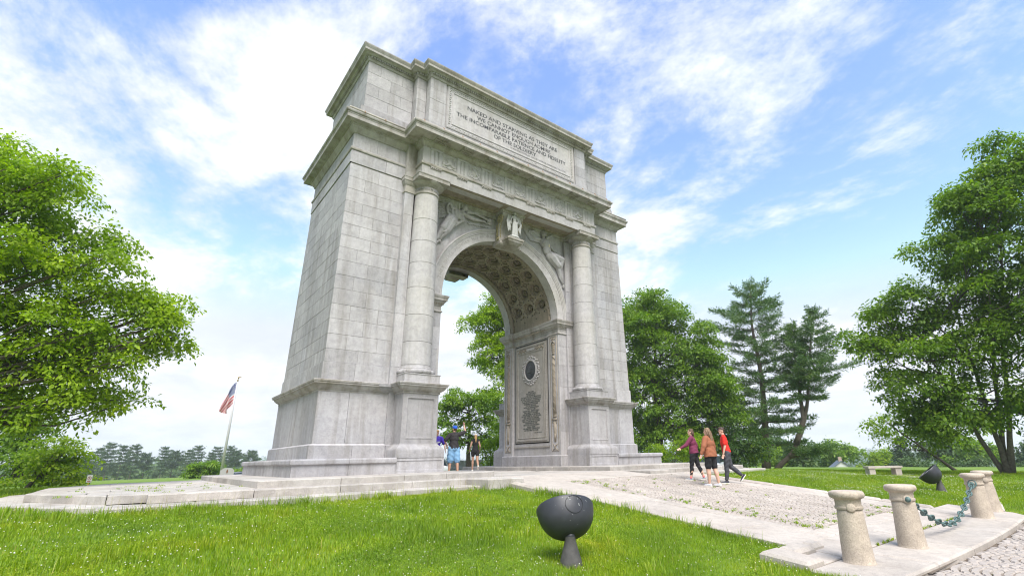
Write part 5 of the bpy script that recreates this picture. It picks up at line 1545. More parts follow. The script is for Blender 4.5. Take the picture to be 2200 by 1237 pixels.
# ---- flagpole and flag
fx, fy = -6.05, 28.0
fz = gz(fx, fy)
fp_ = tag(empty('flagpole', (fx, fy, fz)), 'tall pale metal flagpole with a gilt eagle finial', 'flagpole')
PH = .187+6.72-fz
m = MB(); m.tube([(0, 0, -.1), (0, 0, PH*.5), (0, 0, PH-.25)], [.098, .08, .05], 14); m.build('pole', STEEL, fp_, True)
m = MB(); m.lathe([(.16, -.1), (.16, .06), (.1, .12)], 16); m.build('collar', STEEL, fp_, True)
m = MB(); m.ball((0, 0, PH-.18), .07, 10, 8); m.ball((.02, 0, PH+.02), (.05, .05, .1), 8, 6); m.cap((0, 0, PH+.02), (.16, .05, PH+.16), .03, .012, 6); m.cap((0, 0, PH+.02), (.22, -.05, PH+.12), .03, .012, 6)
m.build('finial', plain('gilt', (.25, .17, .06), .4, .6), fp_, True)
# flag: cloth hanging in slack folds, field of stars and thirteen stripes as real print
m, t, b = mat_new('flag_cloth')
uv = nd(t, 'ShaderNodeUVMap'); sp = nd(t, 'ShaderNodeSeparateXYZ'); t.links.new(uv.outputs[0], sp.inputs[0])
def mth(op, a, b_=None):
    n = nd(t, 'ShaderNodeMath', operation=op)
    for i, v in enumerate((a, b_)):
        if v is None: continue
        if isinstance(v, (int, float)): n.inputs[i].default_value = v
        else: t.links.new(v, n.inputs[i])
    return n.outputs[0]
stv = mth('MODULO', mth('FLOOR', mth('MULTIPLY', sp.outputs[1], 13)), 2)
c = mixc(t, stv, (.55, .012, .035), (.80, .80, .82))
can = mth('MULTIPLY', mth('LESS_THAN', sp.outputs[0], .4), mth('GREATER_THAN', sp.outputs[1], 6/13))
su = mth('SUBTRACT', mth('FRACT', mth('MULTIPLY', sp.outputs[0], 15)), .5); sv = mth('SUBTRACT', mth('FRACT', mth('MULTIPLY', mth('SUBTRACT', sp.outputs[1], 6/13), 9.3)), .5)
star = mth('LESS_THAN', mth('ADD', mth('MULTIPLY', su, su), mth('MULTIPLY', sv, sv)), .085)
c = mixc(t, can, c, mixc(t, star, (.02, .035, .20), (.75, .75, .77)))
t.links.new(c, b.inputs['Base Color']); b.inputs['Roughness'].default_value = .8
tr = nd(t, 'ShaderNodeBsdfTranslucent'); t.links.new(c, tr.inputs[0]); ms = nd(t, 'ShaderNodeMixShader'); ms.inputs[0].default_value = .35
t.links.new(b.outputs[0], ms.inputs[1]); t.links.new(tr.outputs[0], ms.inputs[2]); t.links.new(ms.outputs[0], t.nodes['Material Output'].inputs[0])
NU, NV = 48, 20; me = bpy.data.meshes.new('flag'); vs = []; uvs = []
Hh, Lf = 1.62, 2.9
sdv = Vector((_r.x, _r.y, 0)).normalized()*-1.0; bk = Vector((_f.x, _f.y, 0)).normalized()
for i in range(NU+1):
    u = i/NU
    for j in range(NV+1):
        v = j/NV
        # hoist edge on the pole; the fly sags down and folds on itself
        along = .98*u**.75
        drop = 2.05*u**1.25*(0.55+.45*v)+.10*u
        fold = math.sin(u*7+v*5.5)*.16*u+math.sin(v*11+u*3)*.11*min(1, u*3)
        hz_ = PH-.32-(1-v)*Hh*(1-.30*u)-drop
        p = sdv*(along*(0.45+.55*v if True else 1)+.10*math.sin(v*9+u*4)*u+.06)+bk*fold
        vs.append((fx+p.x, fy+p.y, fz+hz_)); uvs.append((u, v))
F = [(i*(NV+1)+j, (i+1)*(NV+1)+j, (i+1)*(NV+1)+j+1, i*(NV+1)+j+1) for i in range(NU) for j in range(NV)]
me.from_pydata(vs, [], F); ul = me.uv_layers.new(name='UVMap')
for l_ in me.loops: ul.data[l_.index].uv = uvs[l_.vertex_index]
tag(link_mesh('flag', me, m, None, True), 'american flag hanging slack with folded red and white stripes', 'flag')
# ---- carved marker stone by the pole, sign, barricade, wall, cars
def marker():
    x, y = -6.9, 19.0; z = gz(x, y)
    root = empty('marker_stone', (x, y, z), R(-8)); tag(root, 'low pale marker stone with a brown emblem, right of the flagpole', 'marker'); root.scale = (.62, .62, .68)
    m = MB(); pr = [(-.55, -.1), (.55, -.1), (.55, .78), (.42, .82), (.40, .90), (.2, .93), (0, .95), (-.2, .93), (-.40, .90), (-.42, .82), (-.55, .78)]
    n_ = len(pr); m.add([(x_, -.12, z_) for x_, z_ in pr]+[(x_, .12, z_) for x_, z_ in pr], [tuple(range(n_)), tuple(range(2*n_-1, n_-1, -1))]+[(i, n_+i, n_+(i+1) % n_, (i+1) % n_) for i in range(n_)])
    m.build('slab', plain('marker_granite', (.36, .345, .36), .8, 0, .08, 40), root)
    m = MB(); m.add([(-.09, -.125, .58), (.09, -.125, .58), (.05, -.125, .76), (0, -.125, .84), (-.05, -.125, .76)], [(0, 1, 2, 3, 4)]); m.tube([(0, -.125, .5), (0, -.125, .6)], .03, 6); m.build('emblem', plain('emblem_brown', (.18, .09, .05), .6), root)
marker()
def sign():
    x, y = -12.64, 12.0; z = gz(x, y)
    root = empty('parking_sign', (x, y, z), R(-4)); tag(root, 'small white no-parking sign with red ring on a yellow post', 'sign'); root.scale = (.55, .55, .62)
    m = MB(); m.box(-.03, .03, -.02, .02, -.2, .45); m.build('post', plain('yellow_paint', (.62, .40, .03), .6), root)
    m = MB(); m.box(-.15, .15, -.035, -.022, .36, .82); m.build('panel', WHITE, root)
    m = MB(); RED = plain('sign_red', (.45, .02, .03), .5)
    m.tube([(.10*math.cos(a), -.037, .62+.10*math.sin(a)) for a in np.linspace(0, 2*math.pi, 25)], .012, 5, False); m.tube([(-.07, -.037, .69), (.07, -.037, .55)], .011, 5); m.build('red_ring', RED, root)
    m = MB(); put_text(m, 'P', lambda u, v, n: (u, -.0375-n, v), -.035, .04, .56, .68); m.build('letter', BLACK, root)
    m = MB(); m.box(-.10, .10, -.038, -.036, .40, .44); m.build('arrow_bar', RED, root)
sign()
def barricade():
    x, y = 5.2, 17.6; z = gz(x, y)
    root = empty('barricade', (x, y, z), R(-30)); tag(root, 'orange and white striped road barricade beyond the arch', 'barricade')
    for s in (-1, 1):
        for q in (-1, 1):
            m = MB(); m.tube([(s*.75, q*.3, -.05), (s*.75, 0, .95)], .03, 6); m.build('leg', STEEL, root)
    OR = plain('barricade_orange', (.70, .10, .01), .5)
    for (z0, z1) in ((.68, .90), (.28, .46)):
        m = MB(); m.box(-1.0, 1.0, -.05, -.02, z0, z1); bd = m.build('board', WHITE, root)
        m = MB()
        for k in range(6):
            u = -.98+k*.34; m.add([(u, -.052, z0), (u+.17, -.052, z0), (u+.30, -.052, z1), (u+.13, -.052, z1)], [(0, 1, 2, 3)])
        m.build('stripes', OR, bd)
barricade()
def barrier(x, y, rz, n_, label):
    root = empty('concrete_barrier', (x, y, gz(x, y)), rz); tag(root, label, 'barrier')
    for k in range(n_):
        m = MB(); pr = [(-.3, -.1), (.3, -.1), (.3, .08), (.14, .3), (.09, .75), (-.09, .75), (-.14, .3), (-.3, .08)]
        m.add([(k*1.6, y_, z_) for y_, z_ in pr]+[(k*1.6+1.56, y_, z_) for y_, z_ in pr], [tuple(range(7, -1, -1)), tuple(range(8, 16))]+[(i, (i+1) % 8, 8+(i+1) % 8, 8+i) for i in range(8)])
        m.build('segment', plain('concrete', (.36, .36, .35), .9, 0, .12, 8), root)
barrier(9.2, 22.6, R(-35), 2, 'grey concrete road barrier seen through the arch behind the runner')
def car(x, y, rz, col, label):
    root = empty('parked_car', (x, y, gz(x, y)), rz); tag(root, label, 'car', 'cars parked below the mound')
    paint = plain('car_paint_'+str(round(x)), col, .3, .1, .03)
    sec = [(-2.25, .45, .72, .70), (-2.15, .32, .92, .80), (-1.3, .28, .98, .88), (0, .25, 1.0, .9), (1.2, .27, .98, .89), (2.0, .32, .86, .84), (2.25, .45, .68, .70)]
    m = MB(); vs = []; n_ = 10
    for (xx, zl, zh, hw_) in sec:
        for (fy_, fz_) in ((-.8, 0), (-1, .25), (-1, .6), (-.92, .9), (-.6, 1), (.6, 1), (.92, .9), (1, .6), (1, .25), (.8, 0)): vs.append((xx, fy_*hw_, zl+(zh-zl)*fz_))
    m.add(vs, [(k*n_+i, k*n_+(i+1) % n_, (k+1)*n_+(i+1) % n_, (k+1)*n_+i) for k in range(len(sec)-1) for i in range(n_)]+[tuple(range(n_-1, -1, -1)), tuple(range((len(sec)-1)*n_, len(sec)*n_))])
    smooth_by_angle(m.build('body', paint, root), 40)
    m = MB(); vs = []
    cab = [(-1.75, .94, .95, .74), (-1.05, .95, 1.42, .66), (-.1, .96, 1.50, .66), (.55, .96, 1.40, .67), (1.25, .95, .97, .74)]
    for (xx, zl, zh, hw_) in cab: vs += [(xx, -hw_-.08, zl), (xx, -hw_, zh-.05), (xx, -hw_*.8, zh), (xx, hw_*.8, zh), (xx, hw_, zh-.05), (xx, hw_+.08, zl)]
    m.add(vs, [(k*6+i, k*6+i+1, (k+1)*6+i+1, (k+1)*6+i) for k in range(4) for i in range(5)])
    m.build('cabin_glass', plain('car_glass', (.03, .04, .05), .08, 0, .02), root, True)
    m = MB(); vs = []
    for (xx, zl, zh, hw_) in cab[1:4]: vs += [(xx, -hw_-.012, zh-.06), (xx, -hw_*.8, zh+.012), (xx, hw_*.8, zh+.012), (xx, hw_+.012, zh-.06)]
    m.add(vs, [(k*4+i, k*4+i+1, (k+1)*4+i+1, (k+1)*4+i) for k in range(2) for i in range(3)]); m.build('roof', paint, root, True)
    for s in (-1, 1):
        for xx in (-1.4, 1.4):
            m = MB(); m.tube([(xx, s*.72, .32), (xx, s*.9, .32)], .32, 18); w_ = m.build('wheel', BLACK, root); m = MB(); m.tube([(xx, s*.9, .32), (xx, s*.915, .32)], .19, 12); m.build('rim', STEEL, w_)
        m = MB(); m.ball((2.1, s*.62, .72), (.12, .16, .08), 8, 5); m.build('headlight', WHITE, root, True)
car(22.5, 5.6, R(25), (.55, .58, .62), 'silver parked car showing only its roof beyond the right-hand steps')
car(-3.0, 38.5, R(20), (.06, .065, .075), 'dark parked car showing its roofline right of the marker stone')
car(7.4, 20.9, R(70), (.62, .63, .65), 'pale parked car half hidden by the man in blue shorts')
for o in [o for o in bpy.data.objects if o.get('category') == 'car']: o.location.z -= .55 if o.location.y < 10 else (.9 if o.location.y > 30 else .55)
def house():
    x, y = 90.5, 23.0; z = -4.3
    root = empty('white_house', (x, y, z), R(30)); tag(root, 'small white house with a blue-grey roof and chimney in the wooded valley', 'house'); root.scale = (.68, .68, .68)
    wm = plain('clapboard', (.62, .62, .60), .8, 0, .05); rm = plain('slate_blue', (.14, .17, .22), .7, 0, .15, 6)
    m = MB(); m.box(-3.2, 3.2, -2.4, 2.4, -2, 2.7); m.add([(-3.2, -2.4, 2.7), (-3.2, 2.4, 2.7), (-3.2, 0, 4.4), (3.2, -2.4, 2.7), (3.2, 2.4, 2.7), (3.2, 0, 4.4)], [(0, 1, 2), (3, 5, 4)]); m.build('wall', wm, root)
    m = MB()
    for s in (-1, 1): m.add([(-3.5, s*2.75, 2.45), (3.5, s*2.75, 2.45), (3.5, 0, 4.5), (-3.5, 0, 4.5), (-3.5, s*2.75, 2.6), (3.5, s*2.75, 2.6), (3.5, 0, 4.65), (-3.5, 0, 4.65)], [(0, 1, 2, 3), (4, 5, 6, 7), (0, 1, 5, 4), (1, 2, 6, 5), (3, 0, 4, 7)])
    rf = m.build('roof', rm, root)
    m = MB(); m.box(-2.3, -1.5, -.4, .4, 3.6, 5.6); m.build('chimney', plain('brick_buff', (.4, .3, .24), .9), rf)
    for xx in (-2, 0, 2):
        m = MB(); m.box(xx-.4, xx+.4, -2.46, -2.38, .9, 2.1); w_ = m.build('window', wm, root); m = MB(); m.box(xx-.33, xx+.33, -2.48, -2.44, .97, 2.03); m.build('pane', plain('dark_glass', (.04, .05, .06), .1), w_)
    m = MB(); m.box(-3.28, -3.18, -.5, .5, .9, 2.1); w_ = m.build('window', wm, root); m = MB(); m.box(-3.3, -3.24, -.42, .42, .98, 2.02); m.build('pane', MATS['dark_glass'], w_)
house()

# ================================================================== trees
def leaf_mat(name, c0, c1, c2, trans=.38, rough=.6):
    m, t, b = mat_new(name)
    g = nd(t, 'ShaderNodeNewGeometry')
    c = ramp(t, g.outputs['Random Per Island'], [(0, c0), (.55, c1), (1, c2)])
    v = mapped(t)
    c = mixc(t, 1.0, c, ramp(t, tex_noise(t, v, .55, 3, .6), [(.3, (.62, .70, .65)), (.5, (1, 1, 1)), (.7, (1.32, 1.20, .95))]), 'MULTIPLY')
    t.links.new(c, b.inputs['Base Color']); b.inputs['Roughness'].default_value = rough
    tr = nd(t, 'ShaderNodeBsdfTranslucent'); c2_ = mixc(t, 1.0, c, (1.25, 1.35, .55), 'MULTIPLY'); t.links.new(c2_, tr.inputs[0])
    ms = nd(t, 'ShaderNodeMixShader'); ms.inputs[0].default_value = trans
    t.links.new(b.outputs[0], ms.inputs[1]); t.links.new(tr.outputs[0], ms.inputs[2]); t.links.new(ms.outputs[0], t.nodes['Material Output'].inputs[0])
    return m
LF_BRIGHT = leaf_mat('leaf_fresh', (.165, .28, .006), (.235, .36, .008), (.31, .43, .018), .5)
LF_OAK = leaf_mat('leaf_oak', (.085, .175, .012), (.14, .25, .014), (.21, .32, .022), .45)
LF_DARK = leaf_mat('leaf_dark', (.030, .078, .012), (.05, .11, .014), (.08, .14, .02))
LF_LIME = leaf_mat('leaf_lime', (.15, .25, .010), (.21, .32, .012), (.28, .37, .02), .55)
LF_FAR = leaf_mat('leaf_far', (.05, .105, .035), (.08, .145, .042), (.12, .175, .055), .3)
NDL = leaf_mat('needles', (.055, .122, .040), (.09, .172, .052), (.135, .21, .058), .32)
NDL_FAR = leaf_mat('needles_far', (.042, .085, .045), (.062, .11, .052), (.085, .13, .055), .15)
BARK = plain('bark', (.085, .07, .058), .95, 0, .4, 9, .6)
BARK_G = plain('bark_grey', (.14, .125, .11), .95, 0, .35, 9, .6)
BARK_P = plain('bark_pine', (.125, .10, .085), .95, 0, .35, 7, .7)
def unit(a): return a/np.maximum(np.linalg.norm(a, axis=-1, keepdims=True), 1e-6)
def spray_leaves(C, Rr, OUT, per, size, r, flat=.32, up=.75, spread=.75, wid=.55, droop=.25):
    """C (n,3) spray centres, Rr (n,) radii, OUT (n,3) outward directions"""
    n = len(C)
    per_i = np.maximum(4, (per*(Rr/np.mean(Rr))**1.6)).astype(int)
    idx = np.repeat(np.arange(n), per_i); k = len(idx)
    o = unit(OUT*np.array([1, 1, .35])+r.normal(0, .25, (n, 3)))[idx]
    nr = unit(np.array([0, 0, 1.0])+OUT*.45+r.normal(0, .22, (n, 3)))[idx]
    s_ = unit(np.cross(nr, o)); o = np.cross(s_, nr)
    a = r.uniform(0, 2*np.pi, k); q = np.sqrt(r.uniform(0, 1, k))*Rr[idx]
    q *= 1+.25*np.sin(a*5+idx)
    p = C[idx]+o*(q*np.cos(a)*1.25)[:, None]+s_*(q*np.sin(a))[:, None]+nr*(r.normal(0, flat, k)*Rr[idx]*.6)[:, None]
    p[:, 2] -= droop*q*q/np.maximum(Rr[idx], .1)
    d = unit(unit(p-C[idx])*spread+r.normal(0, .5, (k, 3))+np.array([0, 0, -.25]))
    ln = unit(np.array([0, 0, up])+nr*.4+r.normal(0, .42, (k, 3)))
    sd = unit(np.cross(ln, d)); L_ = size*r.uniform(.65, 1.25, k)
    w_ = L_*wid*.5
    V = np.empty((k, 4, 3)); V[:, 0] = p; V[:, 1] = p+d*(L_*.5)[:, None]+sd*w_[:, None]+ln*(L_*.06)[:, None]; V[:, 2] = p+d*L_[:, None]-ln*(L_*.12)[:, None]; V[:, 3] = p+d*(L_*.5)[:, None]-sd*w_[:, None]+ln*(L_*.06)[:, None]
    return V.reshape(-1, 3)
def quads(V): return np.arange(len(V)).reshape(-1, 4)
def curve_pts(a, b, n, sag, r, jit=.0):
    a = np.array(a, float); b = np.array(b, float); P = []
    for i in range(n+1):
        t_ = i/n; q = a+(b-a)*t_; q[2] += sag*4*t_*(1-t_); 
        if 0 < i < n: q += r.normal(0, jit, 3)
        P.append(tuple(q))
    return P
def leafy_tree(name, base, lobes, label, cat='tree', trunk_r=.35, split=.35, dens=1.0, spray=.55, per=60, leaf=.17, mat=None, bark=None, seed=1, group=None, lean=(0, 0), inner=.55, twigs=True, stems=1, wid=.55, flat=.32, droop=.25, frag=3, thin={}, stem_to=None):
    r = np.random.default_rng(seed)
    B = np.array(base, float); LB = np.array(lobes, float); LB[:, :3] -= B
    extra = []
    for (x, y, z, rx, ry, rz) in LB:
        for _ in range(frag):
            d = unit(r.normal(0, 1, 3)); q = r.uniform(.75, 1.15); f_ = r.uniform(.28, .48)
            extra.append((x+d[0]*rx*q, y+d[1]*ry*q, z+d[2]*rz*q, rx*f_, ry*f_, rz*f_*.8))
    n_main = len(LB)
    if extra: LB[:, 3:] *= .88; LB = np.concatenate([LB, np.array(extra)])
    root = empty(name, tuple(B)); tag(root, label, cat, group)
    ctr = np.average(LB[:, :3], axis=0, weights=LB[:, 3]*LB[:, 4]); 
    top = LB[:, 2].max()
    mb = MB()
    sp_z = max(.2, LB[:, 2].min()*.4+split*top*.6)
    stemtops = []
    for s_ in range(stems):
        a = r.uniform(0, 6.28); rr_ = trunk_r*(.8 if stems > 1 else 0)
        b0 = np.array([rr_*math.cos(a), rr_*math.sin(a), -.3]); e = np.array([lean[0]+r.normal(0, .25)*stems, lean[1]+r.normal(0, .25)*stems, top*.82])
        if stems == 1: e[:2] += ctr[:2]*.35
        if stem_to: e = np.array(stem_to[s_], float)-B
        P = curve_pts(b0, e, 7, 0, r, trunk_r*.25); stemtops.append(np.array(P))
        mb.tube(P, [trunk_r*1.35/(stems**.4)]+[trunk_r/(stems**.4)*(1-.82*i/7) for i in range(1, 8)], 10)
    C = []; RR = []; OUT = []; limb = []
    for li, (x, y, z, rx, ry, rz) in enumerate(LB):
        st_ = stemtops[r.integers(0, stems)]
        zz = min(max(sp_z, z-.45*math.hypot(x, y)), top*.7); k_ = int(np.argmin(abs(st_[:, 2]-zz))); j = st_[k_]
        c = np.array([x, y, z])
        P = curve_pts(j, c, 6, -.06*np.linalg.norm(c-j), r, .12*rx**.5)
        lr = trunk_r*(.16+.10*min(rx, 3)/3); mb.tube(P, [lr*1.2*(1-.8*i/6) for i in range(7)], 7)
        nC = max(3, int(dens*thin.get(li if li < n_main else (li-n_main)//max(1, frag), 1)*4.2*(rx*ry+rx*rz+ry*rz)/(spray*spray*3)))
        d = unit(r.normal(0, 1, (nC, 3))); q = r.uniform(inner, 1.0, nC)**.7
        cc = c+d*np.array([rx, ry, rz])*q[:, None]
        C.append(cc); OUT.append(unit(d*np.array([1/rx, 1/ry, 1/rz]))); RR.append(spray*r.uniform(.6, 1.3, nC))
        if twigs:
            for i in range(0, nC, 3):
                p0 = np.array(P[r.integers(3, 7)]); mb.tube(curve_pts(p0, cc[i], 3, -.05, r, .05), [lr*.30, lr*.22, lr*.14, lr*.06], 4, False)
    C = np.concatenate(C); RR = np.concatenate(RR); OUT = np.concatenate(OUT)
    V = spray_leaves(C, RR, OUT, per, leaf, r, wid=wid, flat=flat, droop=droop)
    mb.build('trunk', bark or BARK, root, True)
    link_mesh('crown', np_mesh('crown', V, quads(V)), mat or LF_OAK, root)
    return root
def needle_tufts(P, D, per, ln, wd, r):
    n = len(P); idx = np.repeat(np.arange(n), per); k = len(idx)
    d = unit(D[idx]*.75+np.array([0, 0, .35])+r.normal(0, .62, (k, 3)))
    sd = unit(np.cross(d, r.normal(0, 1, (k, 3)))); L_ = ln*r.uniform(.6, 1.2, k); p = P[idx]+r.normal(0, ln*.25, (k, 3))
    V = np.empty((k, 4, 3)); V[:, 0] = p; V[:, 1] = p+d*(L_*.5)[:, None]+sd*wd; V[:, 2] = p+d*L_[:, None]; V[:, 3] = p+d*(L_*.5)[:, None]-sd*wd
    return V.reshape(-1, 3)
def pine(name, base, stems, label, seed, group=None, mat=None, per=8, ln=.34, wd=.030, tuft=.42, trunk_r=.3, bark=None, cat='pine tree'):
    """stems: list of (points, [(height fraction, length, droop), ...] profile, whorls)"""
    r = np.random.default_rng(seed); B = np.array(base, float)
    root = empty(name, tuple(B)); tag(root, label, cat, group)
    mb = MB(); TP = []; TD = []
    for (pts, prof, nwh, bias) in stems:
        pts = np.array(pts, float)-B
        seg = np.linalg.norm(np.diff(pts, axis=0), axis=1); cum = np.concatenate([[0], np.cumsum(seg)])/seg.sum()
        tr_ = trunk_r*(1 if nwh > 14 else .72)
        n_ = 14; tt_ = np.linspace(0, 1, n_+1); PP_ = np.stack([np.interp(tt_, cum, pts[:, i]) for i in range(3)], 1)
        mb.tube([tuple(p) for p in PP_], [tr_*(1.15 if i == 0 else 1)*(1-.9*i/n_) for i in range(n_+1)], 9)
        hs = np.array([p[0] for p in prof]); ls = np.array([p[1] for p in prof]); dr = np.array([p[2] for p in prof])
        for w_ in range(nwh):
            t_ = hs[0]+(1-hs[0])*((w_+.5)/nwh)**.92
            c = np.array([np.interp(t_, cum, pts[:, i]) for i in range(3)])
            nb = r.integers(4, 7); a0 = r.uniform(0, 6.28)
            for b_ in range(nb):
                a = a0+2*np.pi*b_/nb+r.normal(0, .25)
                l_ = np.interp(t_, hs, ls)*r.uniform(.55, 1.18)
                bx = bias[0]*math.cos(a)+bias[1]*math.sin(a); l_ *= 1+bx
                if l_ < .25: continue
                dz = np.interp(t_, hs, dr)+r.normal(0, .08)
                dirv_ = np.array([math.cos(a), math.sin(a), 0]); e = c+dirv_*l_+np.array([0, 0, dz*l_])
                P = [tuple(c+(e-c)*q+np.array([0, 0, .16*l_*q*q-.10*l_*q])) for q in (0, .35, .7, 1)]
                mb.tube(P, [tr_*.17*(1-t_*.6), tr_*.13*(1-t_*.6), tr_*.08*(1-t_*.6), .008], 5, False)
                nt_ = max(3, int(l_/tuft*2.2)); P_ = np.array(P)
                sdv_ = np.array([-dirv_[1], dirv_[0], 0])
                for q in np.linspace(.22, 1, nt_):
                    p = np.array([np.interp(q, (0, .35, .7, 1), P_[:, i]) for i in range(3)])
                    wsp = (.12+.26*math.sin(math.pi*min(q, .96)))*l_*.5
                    for s_ in ((-1, -.4, .3, 1) if q < .8 else (-.6, 0, .6)):
                        TP.append(p+sdv_*s_*wsp*r.uniform(.4, 1.1)-dirv_*abs(s_)*wsp*-.25+np.array([0, 0, r.normal(.05, .07)])); TD.append(dirv_*.8+sdv_*s_*.6)
    V = needle_tufts(np.array(TP), np.array(TD), per, ln, wd, r)
    mb.build('trunk', bark or BARK_P, root, True)
    link_mesh('crown', np_mesh('crown', V, quads(V)), mat or NDL, root)
    return root
BIGL = [(-16.29,5.92,9.23,1.71,1.71,1.33),(-16.68,5.84,7.39,1.91,1.91,1.82),(-15.23,5.1,9.23,1.4,1.4,1.18),(-15.15,5.11,6.41,1.63,1.63,1.21),(-13.97,5.27,7.58,1.6,1.6,1.17),(-12.77,5.36,6.49,1.39,1.39,1.01),(-14.29,5.23,4.88,1.64,1.64,1.04),(-11.84,5.39,5.63,1.34,1.34,0.85),(-11.09,4.88,5.81,0.64,0.64,0.86),(-12.86,5.36,4.48,1.57,1.57,0.78),(-11.07,5.38,4.37,0.75,0.75,0.5),(-14.05,5.26,3.27,1.46,1.46,0.63),(-12.5,5.37,3.26,1.56,1.56,0.61),(-13.02,5.35,2.47,1.2,1.2,0.4),(-11.54,5.39,2.7,0.88,0.88,0.39),(-14.92,5.15,3.61,0.85,0.85,1.09),(-16.93,6.81,11.08,1.15,1.15,0.72),(-16.42,5.9,4.71,1.83,1.83,1.92),(-11.03,4.17,4.82,0.56,0.56,0.49),(-14.52,5.21,2.25,0.56,0.56,0.53)]
OAKR = [(22.25,-14.93,15.81,1.54,1.54,1.69),(22.18,-13.84,13.68,2.18,2.18,1.93),(22.05,-12.54,13.33,1.45,1.45,1.7),(21.9,-11.42,11.1,1.58,1.58,1.66),(22.17,-13.64,10.39,2.23,2.23,2.05),(22.14,-13.39,6.35,2.13,2.13,2.1),(21.95,-11.79,8.24,2.02,2.02,1.53),(21.52,-9.39,8.51,1.87,1.87,1.09),(21.09,-7.64,7.44,1.23,1.23,1.52),(19.95,-7.28,6.25,1.07,1.07,0.93),(21.41,-8.89,6.13,2.11,2.11,1.31),(21.79,-10.75,5.32,2.0,2.0,1.47),(21.29,-8.42,3.83,2.07,2.07,1.25),(21.82,-10.94,2.84,2.17,2.17,1.38),(22.01,-12.23,2.27,1.39,1.39,1.31),(21.4,-8.85,2.04,1.76,1.76,0.95),(21.75,-10.52,1.01,1.91,1.91,0.66),(23.96,-11.7,0.51,1.21,1.21,1.11),(22.28,-15.69,12.86,2.18,2.18,3.08),(22.25,-14.86,7.48,2.08,2.08,3.45)]
THIN = [(28.68,-5.09,1.44,1.59,1.59,0.48),(29.11,-6.69,1.96,1.55,1.55,0.58),(28.52,-4.53,2.55,0.91,0.91,0.49),(29.36,-7.79,1.46,1.36,1.36,0.51),(28.9,-5.86,2.78,1.27,1.27,0.6)]
OAKB = [(24.04,12.34,13.16,3.13,3.13,2.78),(23.07,13.5,10.52,2.65,2.65,3.6),(25.62,10.27,12.93,2.21,2.21,1.83),(24.91,11.23,9.44,3.46,3.46,2.63),(26.65,8.78,10.09,2.35,2.35,1.96),(23.66,12.8,5.69,2.98,2.98,2.94),(26.21,9.43,6.73,2.94,2.94,2.5),(27.36,7.68,7.42,2.08,2.08,2.28),(25.08,11.01,3.54,3.32,3.32,2.01),(27.36,7.68,4.17,2.03,2.03,1.98),(22.96,13.63,2.45,2.08,2.08,1.61),(26.36,9.22,1.88,2.43,2.43,1.36)]
OAKA = [(13.37,21.95,13.17,2.03,2.03,2.11),(14.29,21.34,15.08,2.29,2.29,1.45),(13.04,22.16,9.97,1.76,1.76,1.79),(14.16,21.42,6.9,1.95,1.95,2.16),(14.88,20.93,3.94,2.55,2.55,2.07),(15.22,20.68,11.79,2.69,2.69,3.7)]
OAKC = [(8.8,20.04,5.4,1.36,1.36,0.84),(8.02,20.47,4.08,1.15,1.15,1.12),(9.98,19.35,4.44,1.74,1.74,1.33),(10.95,18.75,5.19,1.37,1.37,0.96),(9.05,19.9,2.59,1.9,1.9,1.28),(10.99,18.73,2.56,1.53,1.53,1.48)]
SHRUBT = [(5.18,9.39,1.21,0.78,0.78,0.75),(5.07,9.46,0.42,0.83,0.83,0.48),(5.64,9.08,1.74,0.56,0.56,0.68)]
DOG = [(17.37,6.27,1.0,0.92,0.92,0.38),(18.06,5.36,1.19,1.15,1.15,0.44),(18.31,5.03,0.56,0.97,0.97,0.37),(17.54,6.06,0.43,1.14,1.14,0.37),(18.73,4.43,1.47,0.65,0.65,0.37)]
EVL = [(-16.96,25.06,3.3,1.2,1.2,0.87),(-16.21,25.14,2.42,1.48,1.48,0.87),(-16.74,25.08,1.53,1.57,1.57,0.96),(-15.66,25.2,0.76,1.33,1.33,0.85),(-17.55,24.98,4.31,0.93,0.93,0.87),(-15.81,23.17,-0.07,1.5,1.5,0.45)]
BRL = [(-14.56,16.26,1.61,0.86,0.86,0.36),(-13.85,16.32,1.19,0.87,0.87,0.4),(-14.73,16.25,1.0,0.84,0.84,0.42),(-13.43,16.34,0.67,0.57,0.57,0.52),(-14.01,16.3,0.48,1.07,1.07,0.43),(-14.83,16.24,0.12,1.04,1.04,0.3),(-13.14,16.35,0.04,0.48,0.48,0.32)]
RND = [(-4.66,53.03,0.4,1.46,1.46,0.68),(-5.08,53.07,-0.18,1.14,1.14,0.67),(-3.79,52.94,-0.22,1.05,1.05,0.63)]
UNDER = [(26.44,5.32,1.72,1.89,1.89,1.62),(25.79,6.41,0.31,1.89,1.89,0.89),(26.7,4.87,0.45,1.49,1.49,0.88),(21.87,11.82,0.65,1.57,1.57,0.93)]
BUSH = [(26.97,4.37,0.79,0.59,0.59,0.63),(26.87,4.55,0.09,0.52,0.52,0.42)]
FLAGT = [(7.76,111.92,0.39,1.6,1.6,0.84),(11.59,121.43,0.11,1.96,1.96,0.81)]
GRN = [(71.77,17.04,0.1,3.59,3.59,2.01),(65.74,18.43,0.87,2.08,2.08,2.29)]
